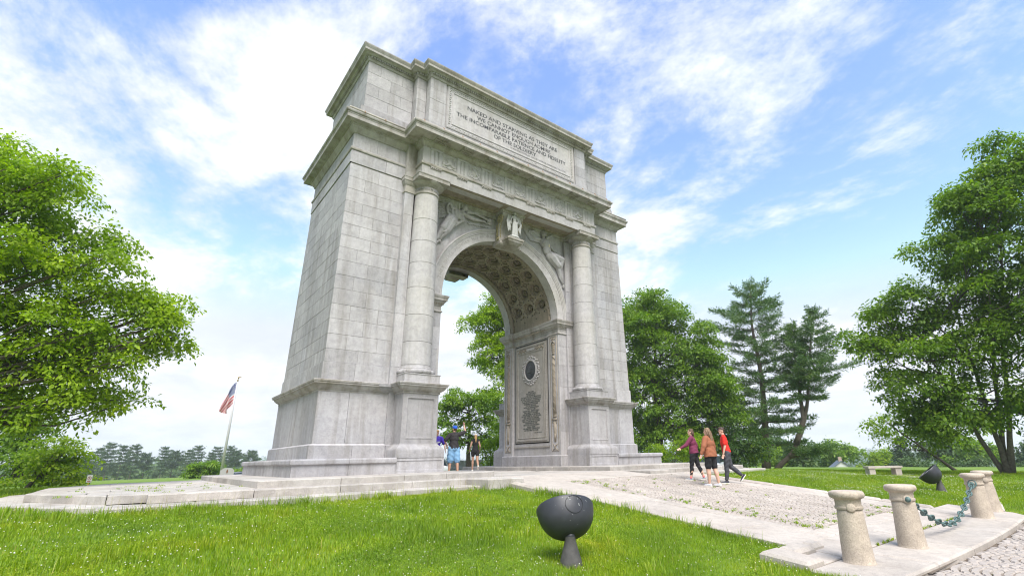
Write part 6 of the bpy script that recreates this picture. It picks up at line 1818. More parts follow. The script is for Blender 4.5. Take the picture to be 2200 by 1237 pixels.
# ---- near trees
BIGL = [(q[0]-(.55 if q[0] > -12.6 else .2 if q[0] > -14 else 0),)+tuple(q[1:]) for q in BIGL]
BIGL += [(-21,6,9.5,3.5,3.5,3),(-21,4,6,3.5,3.5,3),(-25,6,8,3,3,3),(-20,7,4,3,3,1.5)]
leafy_tree('maple_tree', (-20.6, 6.2, gz(-20.6, 6.2)), BIGL, 'big bright green leafy tree leaning in from the left over the terrace', thin={7: .6, 8: .6, 9: .55, 10: .5, 11: .7, 12: .5, 13: .6, 14: .5, 15: .7, 18: .5}, trunk_r=.42, dens=1.05, spray=.46, per=92, leaf=.145, mat=LF_BRIGHT, seed=3, inner=.5, split=.3)
OAKR = [q for q in OAKR if q[2] > 1.5 and not (q[2] < 2.5 and q[1] < -11)]+[(21.6, -9.6, 1.9, 1.9, 1.8, .5), (22.6, -13.5, 3.0, 2.0, 2.0, .7), (22.4, -16.5, 4.5, 2.2, 2.2, 1.6), (22.6, -16.5, 9.5, 2.4, 2.4, 2.2)]
leafy_tree('oak_tree', (23.9, -10.9, gz(23.9, -10.9)), OAKR, 'huge spreading oak overhanging the grass behind the chained bollards', trunk_r=.25, dens=1.08, spray=.56, per=84, leaf=.20, mat=LF_OAK, seed=5, stems=4, bark=BARK_G, split=.25, stem_to=[(21.8, -9.2, 6.2), (22.4, -11.0, 9.5), (23.0, -12.6, 11), (22.9, -14.0, 13)])
leafy_tree('leaning_tree', (29.4, -7.9, gz(29.4, -7.9)), THIN, 'small slender tree with a thin dark leaning trunk beside the far footpath', trunk_r=.11, dens=.55, spray=.5, per=40, leaf=.2, mat=LF_BRIGHT, seed=6, lean=(-1.2, 2.6), split=.2)
leafy_tree('oak_tree', (24.4, 12.0, gz(24.4, 12)), OAKB, 'tall dense oak rising right behind the right-hand pier of the arch', trunk_r=.4, dens=1.2, spray=.68, per=80, leaf=.25, mat=LF_OAK, seed=8)
leafy_tree('oak_tree', (15.0, 21.4, gz(15, 21.4)), OAKA, 'tall oak seen in the upper right of the arch opening', trunk_r=.4, dens=1.2, spray=.60, per=80, leaf=.23, mat=LF_BRIGHT, seed=9)
leafy_tree('oak_tree', (9.8, 19.8, gz(9.8, 19.8)), OAKC, 'lower dark tree filling the foot of the arch opening behind the visitors', trunk_r=.22, dens=.9, spray=.5, per=55, leaf=.22, mat=LF_OAK, seed=10)
leafy_tree('shrub', (5.2, 9.3, gz(5.2, 9.3)), SHRUBT, 'bright green shrub against the far corner of the passage', 'shrub', trunk_r=.06, dens=1.0, spray=.32, per=46, leaf=.13, mat=LF_BRIGHT, seed=11, stems=2)
leafy_tree('dogwood_tree', (17.7, 5.8, gz(17.7, 5.8)), DOG, 'low layered light green tree behind the woman in maroon', 'tree', trunk_r=.06, dens=.9, spray=.45, per=40, leaf=.17, mat=LF_LIME, seed=12, stems=2, flat=.12)
leafy_tree('bushy_tree', (-16.4, 25.2, gz(-16.4, 25.2)), EVL, 'dense green tree at the left edge below the maple branches', 'tree', trunk_r=.2, dens=1.0, spray=.5, per=60, leaf=.18, mat=LF_OAK, seed=13)
leafy_tree('spreading_shrub', (-14.9, 16.3, gz(-14.9, 16.3)), BRL, 'light green feathery shrub with slanting stems left of the parking sign', 'shrub', trunk_r=.09, dens=.75, spray=.4, per=46, leaf=.15, mat=LF_LIME, seed=14, stems=3, flat=.16)
leafy_tree('round_tree', (-4.4, 53.1, gz(-4.4, 53.1)), RND, 'round bushy green tree just left of the flagpole foot', 'tree', trunk_r=.15, dens=1.0, spray=.42, per=46, leaf=.26, mat=LF_OAK, seed=15)
leafy_tree('undergrowth_tree', (26.2, 5.9, gz(26.2, 5.9)), UNDER, 'dark bushy tree behind the heads of the walking group', 'tree', trunk_r=.14, dens=.9, spray=.6, per=50, leaf=.24, mat=LF_DARK, seed=16, stems=2)
leafy_tree('small_bush', (26.9, 4.45, gz(26.9, 4.45)), BUSH, 'bright upright bush just left of the pine trunks', 'shrub', trunk_r=.04, dens=1.0, spray=.3, per=40, leaf=.18, mat=LF_BRIGHT, seed=17)
leafy_tree('field_tree', (7.7, 112, gz(7.7, 112)), [(7.76, 111.92, -1.0, 1.3, 1.3, .8)], 'yellow-green tree behind the marker stone', 'tree', trunk_r=.2, dens=1.0, spray=.6, per=40, leaf=.45, mat=LF_LIME, seed=18)
leafy_tree('field_tree', (11.6, 121.4, gz(11.6, 121.4)), [(11.59, 121.43, -1.2, 1.6, 1.6, .8)], 'grey-green tree between the marker stone and the arch base', 'tree', trunk_r=.2, dens=1.0, spray=.6, per=40, leaf=.5, mat=LF_FAR, seed=19)
# ---- the two white pines
pb = (32.51, 6.73, gz(32.5, 6.7))
prA = [(.10, 3.5, .02), (.22, 4.2, .0), (.36, 4.2, .05), (.48, 3.3, .05), (.56, 2.8, .1), (.66, 4.1, .12), (.76, 4.2, .16), (.86, 3.1, .24), (.94, 1.7, .4), (1, .5, .8)]
pine('white_pine', pb, [([(32.51, 6.73, pb[2]-.3), (32.8, 6.2, 4), (32.9, 5.99, 7.67), (32.82, 6.14, 12.21), (33.03, 5.72, 16.3)], prA, 18, (-.1, .05))], 'tall straight white pine with tiered branches', 21, 'white pines right of the arch', trunk_r=.36)
p2 = (32.24, 6.17-.25, gz(32.2, 6))
prB = [(.45, 1.2, .0), (.55, 2.6, .05), (.68, 2.9, .1), (.80, 2.1, .2), (.92, 1.0, .4), (1, .4, .8)]
prC = [(.45, .9, .0), (.6, 1.6, .05), (.75, 1.7, .15), (.9, 1.0, .4), (1, .4, .8)]
pine('white_pine', p2, [([(32.24, 5.9, p2[2]-.3), (32.7, 5.2, -.3), (32.95, 4.5, .2), (33.06, 3.32, 2.1), (33.4, 2.5, 4.5), (33.63, 1.98, 7.2), (34.08, .84, 12.7)], prB, 12, (.05, -.30)),
    ([(33.0, 3.9, 1.2), (33.2, 3.0, 3.2), (33.26, 2.87, 7.26), (33.35, 2.64, 11.5)], prC, 11, (0, .1)),
    ([(32.9, 4.6, .2), (33.3, 3.0, .35), (33.6, 1.6, .6)], [(.2, 1.2, .1), (.6, 1.6, .15), (1, .7, .3)], 6, (0, 0))], 'sinuous two-stemmed white pine with its trunk curving away from the ground', 22, 'white pines right of the arch', trunk_r=.33)
pine('white_pine', (30.5, 9.5, gz(30.5, 9.5)), [([(30.5, 9.5, gz(30.5, 9.5)), (30.6, 9.4, 5), (30.5, 9.5, 9.2)], [(.08, 3.0, .0), (.3, 3.0, .05), (.6, 2.2, .1), (.9, 1.0, .3), (1, .3, .8)], 16, (0, 0))], 'dark lower white pine filling the gap between oak and tall pine', 23, 'white pines right of the arch', trunk_r=.22)
# ---- pine row across the north field: three built, the rest are copies
protos = []
for k, (h_, prof) in enumerate(((15, [(.16, 3.0, .0), (.35, 4.0, .02), (.6, 3.6, .06), (.8, 2.9, .12), (.93, 1.9, .25), (1, .7, .6)]), (13, [(.40, 1.8, .0), (.55, 3.6, .05), (.75, 3.9, .1), (.9, 2.8, .2), (1, 1.0, .5)]), (16, [(.22, 2.4, .0), (.4, 2.6, .05), (.62, 3.6, .08), (.82, 3.0, .14), (1, .8, .5)]))):
    protos.append(pine('field_pine', (0, 0, 0), [([(0, 0, -.3), (.3, .1, h_*.5), (.1, .2, h_)], prof, 9, (0, 0))], 'x', 31+k, 'pines in a row across the north field', NDL_FAR, per=5, ln=.75, wd=.09, tuft=.85, trunk_r=.24))
row = [(-16.8,208,.86,1),(-13.6,215,1.0,0),(-11.2,204,1.04,2),(-8.4,212,1.06,0),(-5.6,206,1.0,2),(-2.2,217,.95,1),(1.8,209,1.0,0),(4.6,214,1.02,1),(8.0,206,.90,0),(11.0,215,1.0,2),(14.0,208,.82,0),(16.4,216,1.02,0),(19.0,206,.96,2),(22.0,214,1.02,1),(25.4,209,1.0,1)]
done = set()
lab_ = ['leftmost pine of the row across the north field', 'tallish bushy pine near the left end of the field row', 'slim pine standing close to its bushy neighbour in the field row']
for i, (x, y, s_, k) in enumerate(row):
    o = copy_tree(protos[k]) if k in done else protos[k]
    done.add(k)
    o.location = (x*1.12-3, y, gz(x*1.12-3, y)-.2); o.rotation_euler = (0, 0, i*1.7); o.scale = (s_*.78, s_*.78, s_*.72)
    names_ = ('leftmost', 'second', 'third', 'fourth', 'fifth', 'sixth', 'seventh', 'eighth', 'ninth', 'tenth', 'eleventh', 'twelfth', 'thirteenth', 'fourteenth', 'rightmost')
    o['label'] = names_[i]+' pine from the left in the far row across the field' if 0 < i < 14 else names_[i]+' pine of the far row across the field'
# ---- wooded valley to the east: crowns one can tell apart, near to far
def crown_proto(k):
    r = np.random.default_rng(60+k)
    lb = [(0, 0, 6.2, 2.9, 2.9, 2.4)]+[(r.normal(0, 1.9), r.normal(0, 1.9), 5.2+r.normal(0, 1.5), 1.9, 1.9, 1.5) for _ in range(6)]
    return leafy_tree('valley_tree', (0, 0, 0), lb, 'x', 'tree', trunk_r=.25, dens=.85, spray=.95, per=30, leaf=.62, mat=(LF_FAR, LF_OAK, LF_LIME)[k], seed=70+k, twigs=False, group='trees down in the east valley')
cps = [crown_proto(k) for k in range(3)]
pk = pine('valley_pine', (0, 0, 0), [([(0, 0, -.3), (.1, .1, 5), (.0, .2, 10)], [(.1, 2.6, .0), (.35, 2.6, .05), (.7, 1.8, .1), (1, .4, .4)], 12, (0, 0))], 'x', 41, 'trees down in the east valley', NDL_FAR, per=5, ln=.6, wd=.09, tuft=.7, trunk_r=.2)
EAST = [(82,32,3.9,1.0,0),(77,27,1.8,.8,2),(90,33,1.4,.85,3),(86,10,-1.2,.66,0),(97,25,2.6,.95,1),(99,18,1.2,.9,2),(80,11,-2.0,.6,3),(92,13,1.9,.9,3),(101,9,2.4,.95,0),(84,9,-2.4,.52,2),(97,3,1.9,.9,1),(88,3,-1.3,.62,0),(80,4,-2.8,.52,1),(101,-3,.9,.83,0),(92,-4,1.5,.9,3),(84,-3,-2.2,.56,0),(98,-10,1.6,.9,2),(88,-11,-1.4,.65,0),(80,-8,-2.7,.55,1),(94,-18,-.2,.75,0),(84,-18,-1.9,.62,3),(100,-24,.4,.8,0),(88,-25,-1.2,.68,1),(78,-16,-2.9,.55,0),(92,-33,-.4,.75,0),(80,-27,-2.4,.62,1),(74,-1,-4.2,.45,1),(70,-10,-4.3,.45,0),(72,9,-4.0,.42,3),(70,-20,-4,.5,0)]
adj = ('pale', 'deep green', 'grey-green', 'bushy', 'rounded', 'ragged', 'broad', 'small')
used = set()
for i, (x, y, top_, s_, k) in enumerate(EAST):
    src = cps[k] if k < 3 else pk
    o = src if k not in used else copy_tree(src)
    used.add(k)
    hgt_ = 10.0*s_ if k == 3 else 9.2*s_
    o.location = (x, y, top_-hgt_+.4); o.scale = (s_, s_, s_); o.rotation_euler = (0, 0, i*2.1)
    o['label'] = ('dark pine' if k == 3 else ('grey-green tree', 'mid green tree', 'lighter green tree')[k])+' among the crowns of the wooded valley beyond the bench'
ordn = ('first', 'second', 'third', 'fourth', 'fifth', 'sixth', 'seventh', 'eighth', 'ninth', 'tenth', 'eleventh', 'twelfth', 'thirteenth', 'fourteenth', 'fifteenth')
vt = sorted([o for o in bpy.data.objects if o.get('group') == 'trees down in the east valley'], key=lambda o: math.atan2(o.location.x-CAMP.x, o.location.y-CAMP.y))
cnt = {}
for o in vt:
    l_ = o['label'].split(' among')[0]; i = cnt.get(l_, 0); cnt[l_] = i+1
    o['label'] = ordn[i]+' '+l_+' from the left among the valley crowns beyond the bench'
GRN = [(68.6, 20.6, -.1, 2.6, 2.6, 2.0), GRN[1]]
GRNT = leafy_tree('valley_edge_tree', (66.5, 18.4, gz(66.5, 18.4)-2), GRN, 'tall rounded tree at the valley edge right of the pines', 'tree', trunk_r=.3, dens=1.0, spray=.85, per=48, leaf=.5, mat=LF_FAR, seed=80)
# ---- far woods that read as one mass
r = np.random.default_rng(90)
Cc = []; 
n_ = 5200
az = r.uniform(-70, 130, n_); rad = 240*np.exp(r.uniform(0, 1, n_)*1.72)
x = CAMP.x+rad*np.sin(np.radians(az)); y = CAMP.y+rad*np.cos(np.radians(az))
keep = ~((az < 22) & (az > -12) & (rad < 330)); x, y, rad = x[keep], y[keep], rad[keep]
ax_ = r.uniform(-9, 10.5, 260); rx_ = r.uniform(236, 262, 260); x = np.concatenate([x, CAMP.x+rx_*np.sin(np.radians(ax_))]); y = np.concatenate([y, CAMP.y+rx_*np.cos(np.radians(ax_))]); rad = np.concatenate([rad, rx_])
z = ground_z(x, y)
hh = r.uniform(5, 10, len(x))*(1+rad/3000); hh[-260:] = r.uniform(3.0, 6.0, 260)
P = np.stack([x, y, z+hh*.45], 1)
V = spray_leaves(P, hh*.62*(1+rad/2200), unit(r.normal(0, 1, (len(x), 3))*np.array([1, 1, .2])), 44, 1.7, r, flat=.35, up=.5, wid=.9)
sc_ = 1
w0 = link_mesh('distant_woods', np_mesh('distant_woods', V, quads(V)), LF_FAR)
tag(w0, kind='stuff')

# ================================================================== people
def cloth(name, c, var=.06): return plain(name, c, .85, 0, var, 30, .1)
SKIN = plain('skin', (.50, .29, .20), .55, 0, .06, 25); SKIN2 = plain('skin_pale', (.56, .34, .25), .55, 0, .06, 25)
HAIR_B = plain('hair_brown', (.085, .045, .025), .6, 0, .4, 60, .4); HAIR_D = plain('hair_dark', (.05, .028, .018), .6, 0, .4, 60, .4)
HAIR_L = plain('hair_blond', (.42, .26, .11), .6, 0, .35, 60, .4); HAIR_S = plain('hair_streaked', (.20, .125, .075), .6, 0, .6, 40, .5)
EYE = plain('eye_dark', (.02, .015, .012), .3); LIP = plain('lip', (.36, .13, .11), .5); SOLE = plain('shoe_sole', (.75, .72, .66), .7)
def person(name_, loc, yaw, H, spec, label, group=None):
    """one continuous body posed by joint angles; hair and clothing are children. Local +Y is forward, +X the person's right."""
    k = H/1.75; fem = spec.get('fem', False); gir = spec.get('girth', 1.0)
    root = empty('person', loc, yaw); tag(root, label, 'person', group)
    V3 = lambda *a: Vector(a)*k
    lean = spec.get('lean', 0.0)
    legs = []
    hipw = .095 if not fem else .10
    for s in (-1, 1):
        a, b_, ft = spec['legs'][0 if s < 0 else 1]; a, b_ = R(a), R(b_); spl = spec.get('splay', .0)
        hip = V3(s*hipw, 0, .92); kn = hip+V3(s*spl, .43*math.sin(a), -.43*math.cos(a)); an = kn+V3(s*spl, .42*math.sin(a-b_), -.42*math.cos(a-b_))
        legs.append([hip, kn, an, R(ft)])
    low = min(l[2].z-(.075*k+max(0, -math.sin(l[3]))*.14*k) for l in legs)
    drop = Vector((0, 0, -low))
    for l in legs:
        for i in range(3): l[i] = l[i]+drop
    dz = drop.z
    T = lambda x, y, z: Vector((x*k, (y+lean*max(0, z-.95))*k, z*k+dz))
    sw = .178 if not fem else .155
    arms = []
    for s in (-1, 1):
        ud, fd = spec['arms'][0 if s < 0 else 1]; ud = Vector(ud).normalized(); fd = Vector(fd).normalized()
        sh = T(s*sw, 0, 1.415); el = sh+ud*.285*k; wr = el+fd*.245*k
        arms.append((sh, el, wr, fd))
    b = MB()
    # head: skull, jaw, nose, ears, neck
    hy = spec.get('head_yaw', 0); hp = spec.get('head_pitch', 0)
    hm = Matrix.Rotation(R(hy), 3, 'Z') @ Matrix.Rotation(R(hp), 3, 'X'); hc = T(0, .012, 1.625)
    Hd = lambda x, y, z: hc+hm @ (Vector((x, y, z))*k)
    b.ball(Hd(0, -.008, .025), (.074*k, .092*k, .098*k), 14, 10, hm); b.ball(Hd(0, .022, -.045), (.054*k, .062*k, .072*k), 12, 9, hm)
    b.cap(Hd(0, .082, .015), Hd(0, .104, -.018), .010*k, .014*k, 6); b.ball(Hd(0, .062, -.095), (.026*k, .026*k, .02*k), 8, 6)
    for s in (-1, 1): b.ball(Hd(s*.075, -.005, -.005), (.012*k, .024*k, .032*k), 7, 6, hm)
    b.cap(T(0, -.012, 1.42), T(0, .0, 1.56), .058*k, .052*k, 12)
    g = gir
    tor = [((0, 0, 1.36), (.150, .095, .10)), ((0, .008, 1.26), (.152*(.93 if fem else 1), .112, .14)), ((0, .004, 1.12), (.135*(.9 if fem else 1), .105, .14)), ((0, -.004, .99), (.155, .115, .12)), ((0, -.012, .915), (.162*(1.06 if fem else 1), .122, .10))]
    def torso(mb_, e, ids=range(5)):
        for i in ids:
            c, r_ = tor[i]; gg = g if i else 1+(g-1)*.5
            mb_.ball(T(*c), ((r_[0]*gg+e)*k, (r_[1]*gg+e)*k, (r_[2]+e)*k), 14, 10)
        for s in (-1, 1):
            if 0 in ids: mb_.cap(T(s*.06, -.005, 1.435), T(s*sw, 0, 1.415), (.055+e)*k, (.056+e)*k, 10)
    torso(b, 0)
    if fem:
        for s in (-1, 1): b.ball(T(s*.065, .085*g, 1.265), .062*k, 9, 7)
    lg = 1+(g-1)*.8
    for s, (hip, kn, an, ft) in zip((-1, 1), legs):
        b.cap(hip+V3(0, 0, -.02), hip.lerp(kn, .45), .090*lg*k, .078*lg*k, 12); b.cap(hip.lerp(kn, .45), kn, .077*lg*k, .056*lg*k, 12)
        m_ = kn.lerp(an, .32)-Vector((0, .016*k, 0)); b.cap(kn, m_, .053*lg*k, .057*lg*k, 12); b.cap(m_, an, .055*lg*k, .036*k, 12)
        fd = Vector((0, math.cos(ft), math.sin(ft))); up_ = Vector((0, -math.sin(ft), math.cos(ft)))
        hl = an-up_*.045*k-fd*.04*k; b.cap(hl, an-up_*.052*k+fd*.13*k, .034*k, .028*k, 8)
        legs[0 if s < 0 else 1].append((fd, up_))
    for s, (sh, el, wr, fd) in zip((-1, 1), arms):
        ag = 1+(g-1)*.7
        b.cap(sh, el, .050*ag*k, .040*ag*k, 10); b.cap(el, wr, .040*ag*k, .027*k, 10)
        pd = spec.get('palm', {}).get(s, Vector((0, -s*.0+.2, -.0))); side = fd.cross(Vector((s, .2, .1))).normalized(); nrm = side.cross(fd).normalized()
        pc = wr+fd*.055*k; b.tube([wr, pc, wr+fd*.095*k], [.026*k, .037*k, .034*k], 10, flat=(tuple(nrm), .45))
        for f_ in range(4):
            o = side*(f_-1.5)*.019*k; ln = (.068, .078, .072, .056)[f_]*k; p0 = wr+fd*.088*k+o; cl = nrm*(-s)*.35
            p1 = p0+(fd+cl*.4).normalized()*ln*.5; p2 = p1+(fd+cl*1.6).normalized()*ln*.5
            b.tube([p0, p1, p2], [.0105*k, .0098*k, .0085*k], 6)
        t0 = wr+fd*.03*k+side*-.028*k; b.tube([t0, t0+(fd*.6-side*.8)*.035*k, t0+(fd*.9-side*.6)*.065*k], [.013*k, .0115*k, .0095*k], 6)
    body = fuse(b, 'body', .0088*k, spec.get('skin', SKIN), root, 2)
    m = MB()
    for s in (-1, 1): m.ball(Hd(s*.031, .078, .018), (.011*k, .008*k, .007*k), 7, 5)
    m.tube([Hd(-.044, .079, .036), Hd(-.03, .087, .041), Hd(-.016, .088, .037)], .0038*k, 5); m.tube([Hd(.044, .079, .036), Hd(.03, .087, .041), Hd(.016, .088, .037)], .0038*k, 5)
    m.build('eyes', EYE, root, True)
    m = MB(); m.tube([Hd(-.022, .079, -.052), Hd(0, .086, -.054), Hd(.022, .079, -.052)], [.003*k, .006*k, .003*k], 6); m.build('mouth', LIP, root, True)
    # top garment
    sp = spec['top']; e = sp.get('e', .014); b = MB(); torso(b, e, (0, 1, 2, 3) if sp.get('long', True) else (0, 1, 2))
    if fem:
        for s in (-1, 1): b.ball(T(s*.065, .088*g, 1.26), (.066+e*.6)*k, 9, 7)
    hem = sp.get('hem', .93)
    b.tube([T(0, 0, 1.12), T(0, -.004, 1.0), T(0, -.01, hem)], [(.138*g+e)*k, (.158*g+e)*k, (.172*g+e)*k], 18, flat=((0, 1, 0), .76))
    for s, (sh, el, wr, fd) in zip((-1, 1), arms):
        ag = 1+(g-1)*.7
        if sp['sleeve'] > 0:
            b.cap(sh, sh.lerp(el, min(1, sp['sleeve'])), (.054*ag+e)*k, ((.046+.006*(sp['sleeve'] < 1))*ag+e)*k, 10)
        if sp['sleeve'] > 1: b.cap(el, el.lerp(wr, sp['sleeve']-1), (.044*ag+e*.9)*k, (.032+e*.7)*k, 10)
    b.cap(T(0, -.014, 1.40), T(0, -.01, 1.475), (.062+e*.6)*k, (.058+e*.4)*k, 12)
    def wrinkle(co):
        co = co.copy(); z_ = (co[:, 2]-dz)/k; w_ = np.clip((1.35-z_)*3, 0, 1)*.0045*k
        co[:, 0] += w_*np.sin(z_*46+co[:, 1]*30/k+3*np.sin(co[:, 0]*9/k)); co[:, 1] += w_*np.sin(z_*38+co[:, 0]*26/k)
        return co
    top = fuse(b, sp.get('name', 'shirt'), .0115*k, sp['mat'], root, 2, wrinkle)
    # legwear
    sp = spec['legwear']; e = sp.get('e', .012); b = MB(); torso(b, e*.8, (3, 4))
    for s, (hip, kn, an, ft, _) in zip((-1, 1), legs):
        L_ = sp['len']; b.cap(hip+V3(0, 0, .0), hip.lerp(kn, min(L_, 1)*.5), (.094*lg+e)*k, (.086*lg+e*(1+.6*sp.get('flare', 0)))*k, 12)
        b.cap(hip.lerp(kn, min(L_, 1)*.5), hip.lerp(kn, min(L_, 1)), (.086*lg+e*(1+.6*sp.get('flare', 0)))*k, ((.058 if L_ >= 1 else .074)*lg+e*(1+sp.get('flare', 0)))*k, 12)
        if L_ > 1:
            m_ = kn.lerp(an, .32)-Vector((0, .016*k, 0)); q = min(1, L_-1); b.cap(kn, m_, (.055*lg+e)*k, (.058*lg+e)*k, 12)
            b.cap(m_, kn.lerp(an, q), (.056*lg+e)*k, (.040+e)*k, 12)
    fuse(b, sp.get('name', 'trousers'), .011*k, sp['mat'], root, 2, wrinkle)
    # shoes
    sm = spec['shoes']
    for (hip, kn, an, ft, (fd, up_)) in legs:
        m = MB(); P0 = an-up_*.072*k; rt = Vector((1, 0, 0))
        secs = [(-.075, .030, .030), (-.055, .040, .075), (0, .042, .085), (.05, .044, .066), (.11, .050, .048), (.16, .044, .040), (.19, .026, .026)]
        vs = []; n_ = 10
        for (t_, w_, h_) in secs:
            for i in range(n_):
                a = 2*math.pi*i/n_; vs.append(P0+fd*t_*k+rt*w_*k*math.cos(a)+up_*(h_*.5+h_*.5*math.sin(a)*(1 if math.sin(a) > 0 else 1))*k)
        m.add(vs, [(j*n_+i, j*n_+(i+1) % n_, (j+1)*n_+(i+1) % n_, (j+1)*n_+i) for j in range(6) for i in range(n_)]+[tuple(range(n_-1, -1, -1)), tuple(range(6*n_, 7*n_))])
        sh_ = m.build('shoe', sm, root, True)
        m = MB(); vs = []
        for (t_, w_, h_) in secs:
            for (w2, z2) in ((-1, 0), (1, 0), (1, .022), (-1, .022)): vs.append(P0+fd*t_*1.02*k+rt*w_*1.08*w2*k+up_*(z2-.004)*k)
        m.add(vs, [(j*4+i, j*4+(i+1) % 4, (j+1)*4+(i+1) % 4, (j+1)*4+i) for j in range(6) for i in range(4)]+[(3, 2, 1, 0), (24, 25, 26, 27)]); m.build('sole', SOLE, sh_)
        if spec.get('sock'):
            m = MB(); m.tube([an-up_*.02*k, an+(kn-an).normalized()*.06*k], [.043*k, .041*k], 10); m.build('sock', spec['sock'], root, True)
    # hair
    hr = spec['hair']; b = MB()
    if hr['kind'] in ('short', 'crop'):
        b.ball(Hd(0, -.020, .048), (.080*k, .092*k, .086*k), 14, 10, hm)
        if hr['kind'] == 'short':
            b.cap(Hd(-.04, .058, .088), Hd(.05, .066, .086), .028*k, .030*k, 8); b.ball(Hd(0, .03, .098), (.07*k, .066*k, .036*k), 10, 7)
        b.ball(Hd(0, -.062, -.012), (.064*k, .045*k, .062*k), 10, 8)
    elif hr['kind'] == 'bob':
        b.ball(Hd(0, -.022, .046), (.084*k, .096*k, .088*k), 14, 10, hm)
        for q in range(12): a = -math.pi*.98+q*math.pi*.96/11; b.ball(Hd(.082*math.cos(a), -.03+.075*math.sin(a), -.02-.025*(q % 3)), (.030*k, .03*k, .06*k), 7, 6)
        b.ball(Hd(0, -.09, -.06), (.075*k, .04*k, .07*k), 9, 7)
    elif hr['kind'] == 'long':
        b.ball(Hd(0, -.024, .045), (.084*k, .096*k, .09*k), 14, 10, hm)
        for q in range(9):
            x_ = (q-4)*.018; b.tube([Hd(x_*1.2, -.095, .03), Hd(x_*1.25, -.118, -.09), Hd(x_*1.1+.01, -.135-.01*(q % 2), -.20), Hd(x_*.9+.02*math.sin(q*2), -.14, -.30-.02*(q % 3)), Hd(x_*.5+.015, -.14, -.42-.05*(q == 5)-.03*(q == 4))], [.030*k, .030*k, .026*k, .02*k, .006*k], 7)
        for s in (-1, 1): b.tube([Hd(s*.075, -.02, .03), Hd(s*.084, -.05, -.07), Hd(s*.075, -.09, -.18)], [.03*k, .026*k, .012*k], 7)
    elif hr['kind'] == 'tail':
        b.ball(Hd(0, -.024, .035), (.080*k, .090*k, .078*k), 14, 10, hm)
        for q in range(5): b.tube([Hd((q-2)*.008, -.10, .05), Hd((q-2)*.016, -.155, .0), Hd((q-2)*.018, -.16, -.12), Hd((q-2)*.008, -.14, -.25-.02*q)], [.018*k, .026*k, .022*k, .006*k], 7)
    fuse(b, 'hair', .010*k, hr['mat'], root, 1)
    if 'cap' in spec:
        m = MB(); cz = .048
        prof = [(.088, .0), (.090, .02), (.086, .05), (.070, .082), (.04, .098), (.002, .102)]
        m.lathe(prof, 20, cap=False); m.mapv(lambda x, y, z: tuple(Hd(x, y*1.12-.012, z+cz-.014)))
        m2 = MB(); vs = []
        for i in range(9):
            a = math.pi*(i/8)*.84+math.pi*.08
            vs += [Hd(.086*math.cos(a), .012+.088*math.sin(a), cz+.004), Hd(.078*math.cos(a), .03+.155*math.sin(a), cz-.014), Hd(.086*math.cos(a), .012+.088*math.sin(a), cz-.002), Hd(.078*math.cos(a), .03+.155*math.sin(a), cz-.02)]
        m2.add(vs, [(i*4, i*4+1, i*4+5, i*4+4) for i in range(8)]+[(i*4+2, i*4+6, i*4+7, i*4+3) for i in range(8)]+[(i*4+1, i*4+3, i*4+7, i*4+5) for i in range(8)])
        cp_ = m.build('cap', spec['cap'], root, True); m2.build('peak', spec['cap'], cp_, True)
        m.ball(Hd(0, -.012, cz+.088), .008*k, 6, 5)
    return root, arms, T, Hd, k
# ---- three walkers on the approach
pz = lambda x, y: float(path_z(y))+.002
g3 = 'walkers going up the approach'
LEG = cloth('black_leggings', (.012, .012, .015))
r1, a1, *_ = person('w', (3.27, -6.21, pz(3.27, -6.21)), R(24), 1.68, dict(fem=True, girth=1.16, lean=.05, legs=[(14, 6, 6), (-11, 12, -6)], arms=[((-.35, .55, -.78), (-.45, .72, -.42)), ((.30, -.32, -.92), (.22, .30, -.92))], head_yaw=22,
    top=dict(name='sweater', mat=cloth('maroon_knit', (.155, .022, .062)), sleeve=1.92, e=.02, hem=.90), legwear=dict(name='leggings', mat=LEG, len=1.72, e=.006), shoes=cloth('grey_trainer', (.30, .32, .36)), sock=cloth('pink_sock', (.75, .18, .18)), hair=dict(kind='bob', mat=HAIR_B), skin=SKIN2),
    'woman in a maroon long-sleeved top and black leggings walking towards the arch', g3)
r2, a2, *_ = person('w', (2.50, -7.34, pz(2.5, -7.34)), R(2), 1.74, dict(fem=True, girth=1.32, lean=.03, legs=[(9, 8, 4), (-7, 4, 0)], arms=[((-.52, -.02, -.85), (-.38, .22, -.9)), ((.42, .02, -.9), (.22, .22, -.95))], head_yaw=14,
    top=dict(name='sweater', mat=cloth('rust_knit', (.27, .095, .045)), sleeve=1.94, e=.03, hem=.86), legwear=dict(name='shorts', mat=LEG, len=.80, e=.012), shoes=cloth('pale_trainer', (.58, .58, .66)), hair=dict(kind='long', mat=HAIR_S), skin=SKIN2),
    'woman in a rust-orange sweater and black shorts with long wavy hair', g3)
r3, a3, T3, H3, k3 = person('m', (3.78, -7.14, pz(3.78, -7.14)), R(38), 1.78, dict(girth=1.0, lean=.10, legs=[(9, 3, 2), (-12, 38, -50)], arms=[((-.16, .02, -.98), (-.06, .30, -.95)), ((.2, -.22, -.95), (.1, .25, -.96))], head_yaw=12,
    top=dict(name='t_shirt', mat=cloth('red_cotton', (.62, .018, .010)), sleeve=.72, e=.016, hem=.93), legwear=dict(name='trousers', mat=cloth('charcoal_trousers', (.050, .052, .062)), len=1.88, e=.020), shoes=cloth('navy_shoe', (.018, .022, .045)), hair=dict(kind='short', mat=HAIR_D), skin=SKIN2),
    'man in a bright red t-shirt, dark grey trousers and glasses', g3)
m = MB()
for s in (-1, 1): m.tube([H3(s*.033+.022*math.cos(t_), .096, .016+.017*math.sin(t_)) for t_ in np.linspace(0, 6.283, 13)], .0028, 5, False); m.tube([H3(s*.055, .094, .02), H3(s*.078, .0, .022)], .0026, 5)
m.tube([H3(-.011, .098, .018), H3(.011, .098, .018)], .0026, 5); m.build('glasses', BLACK, r3)
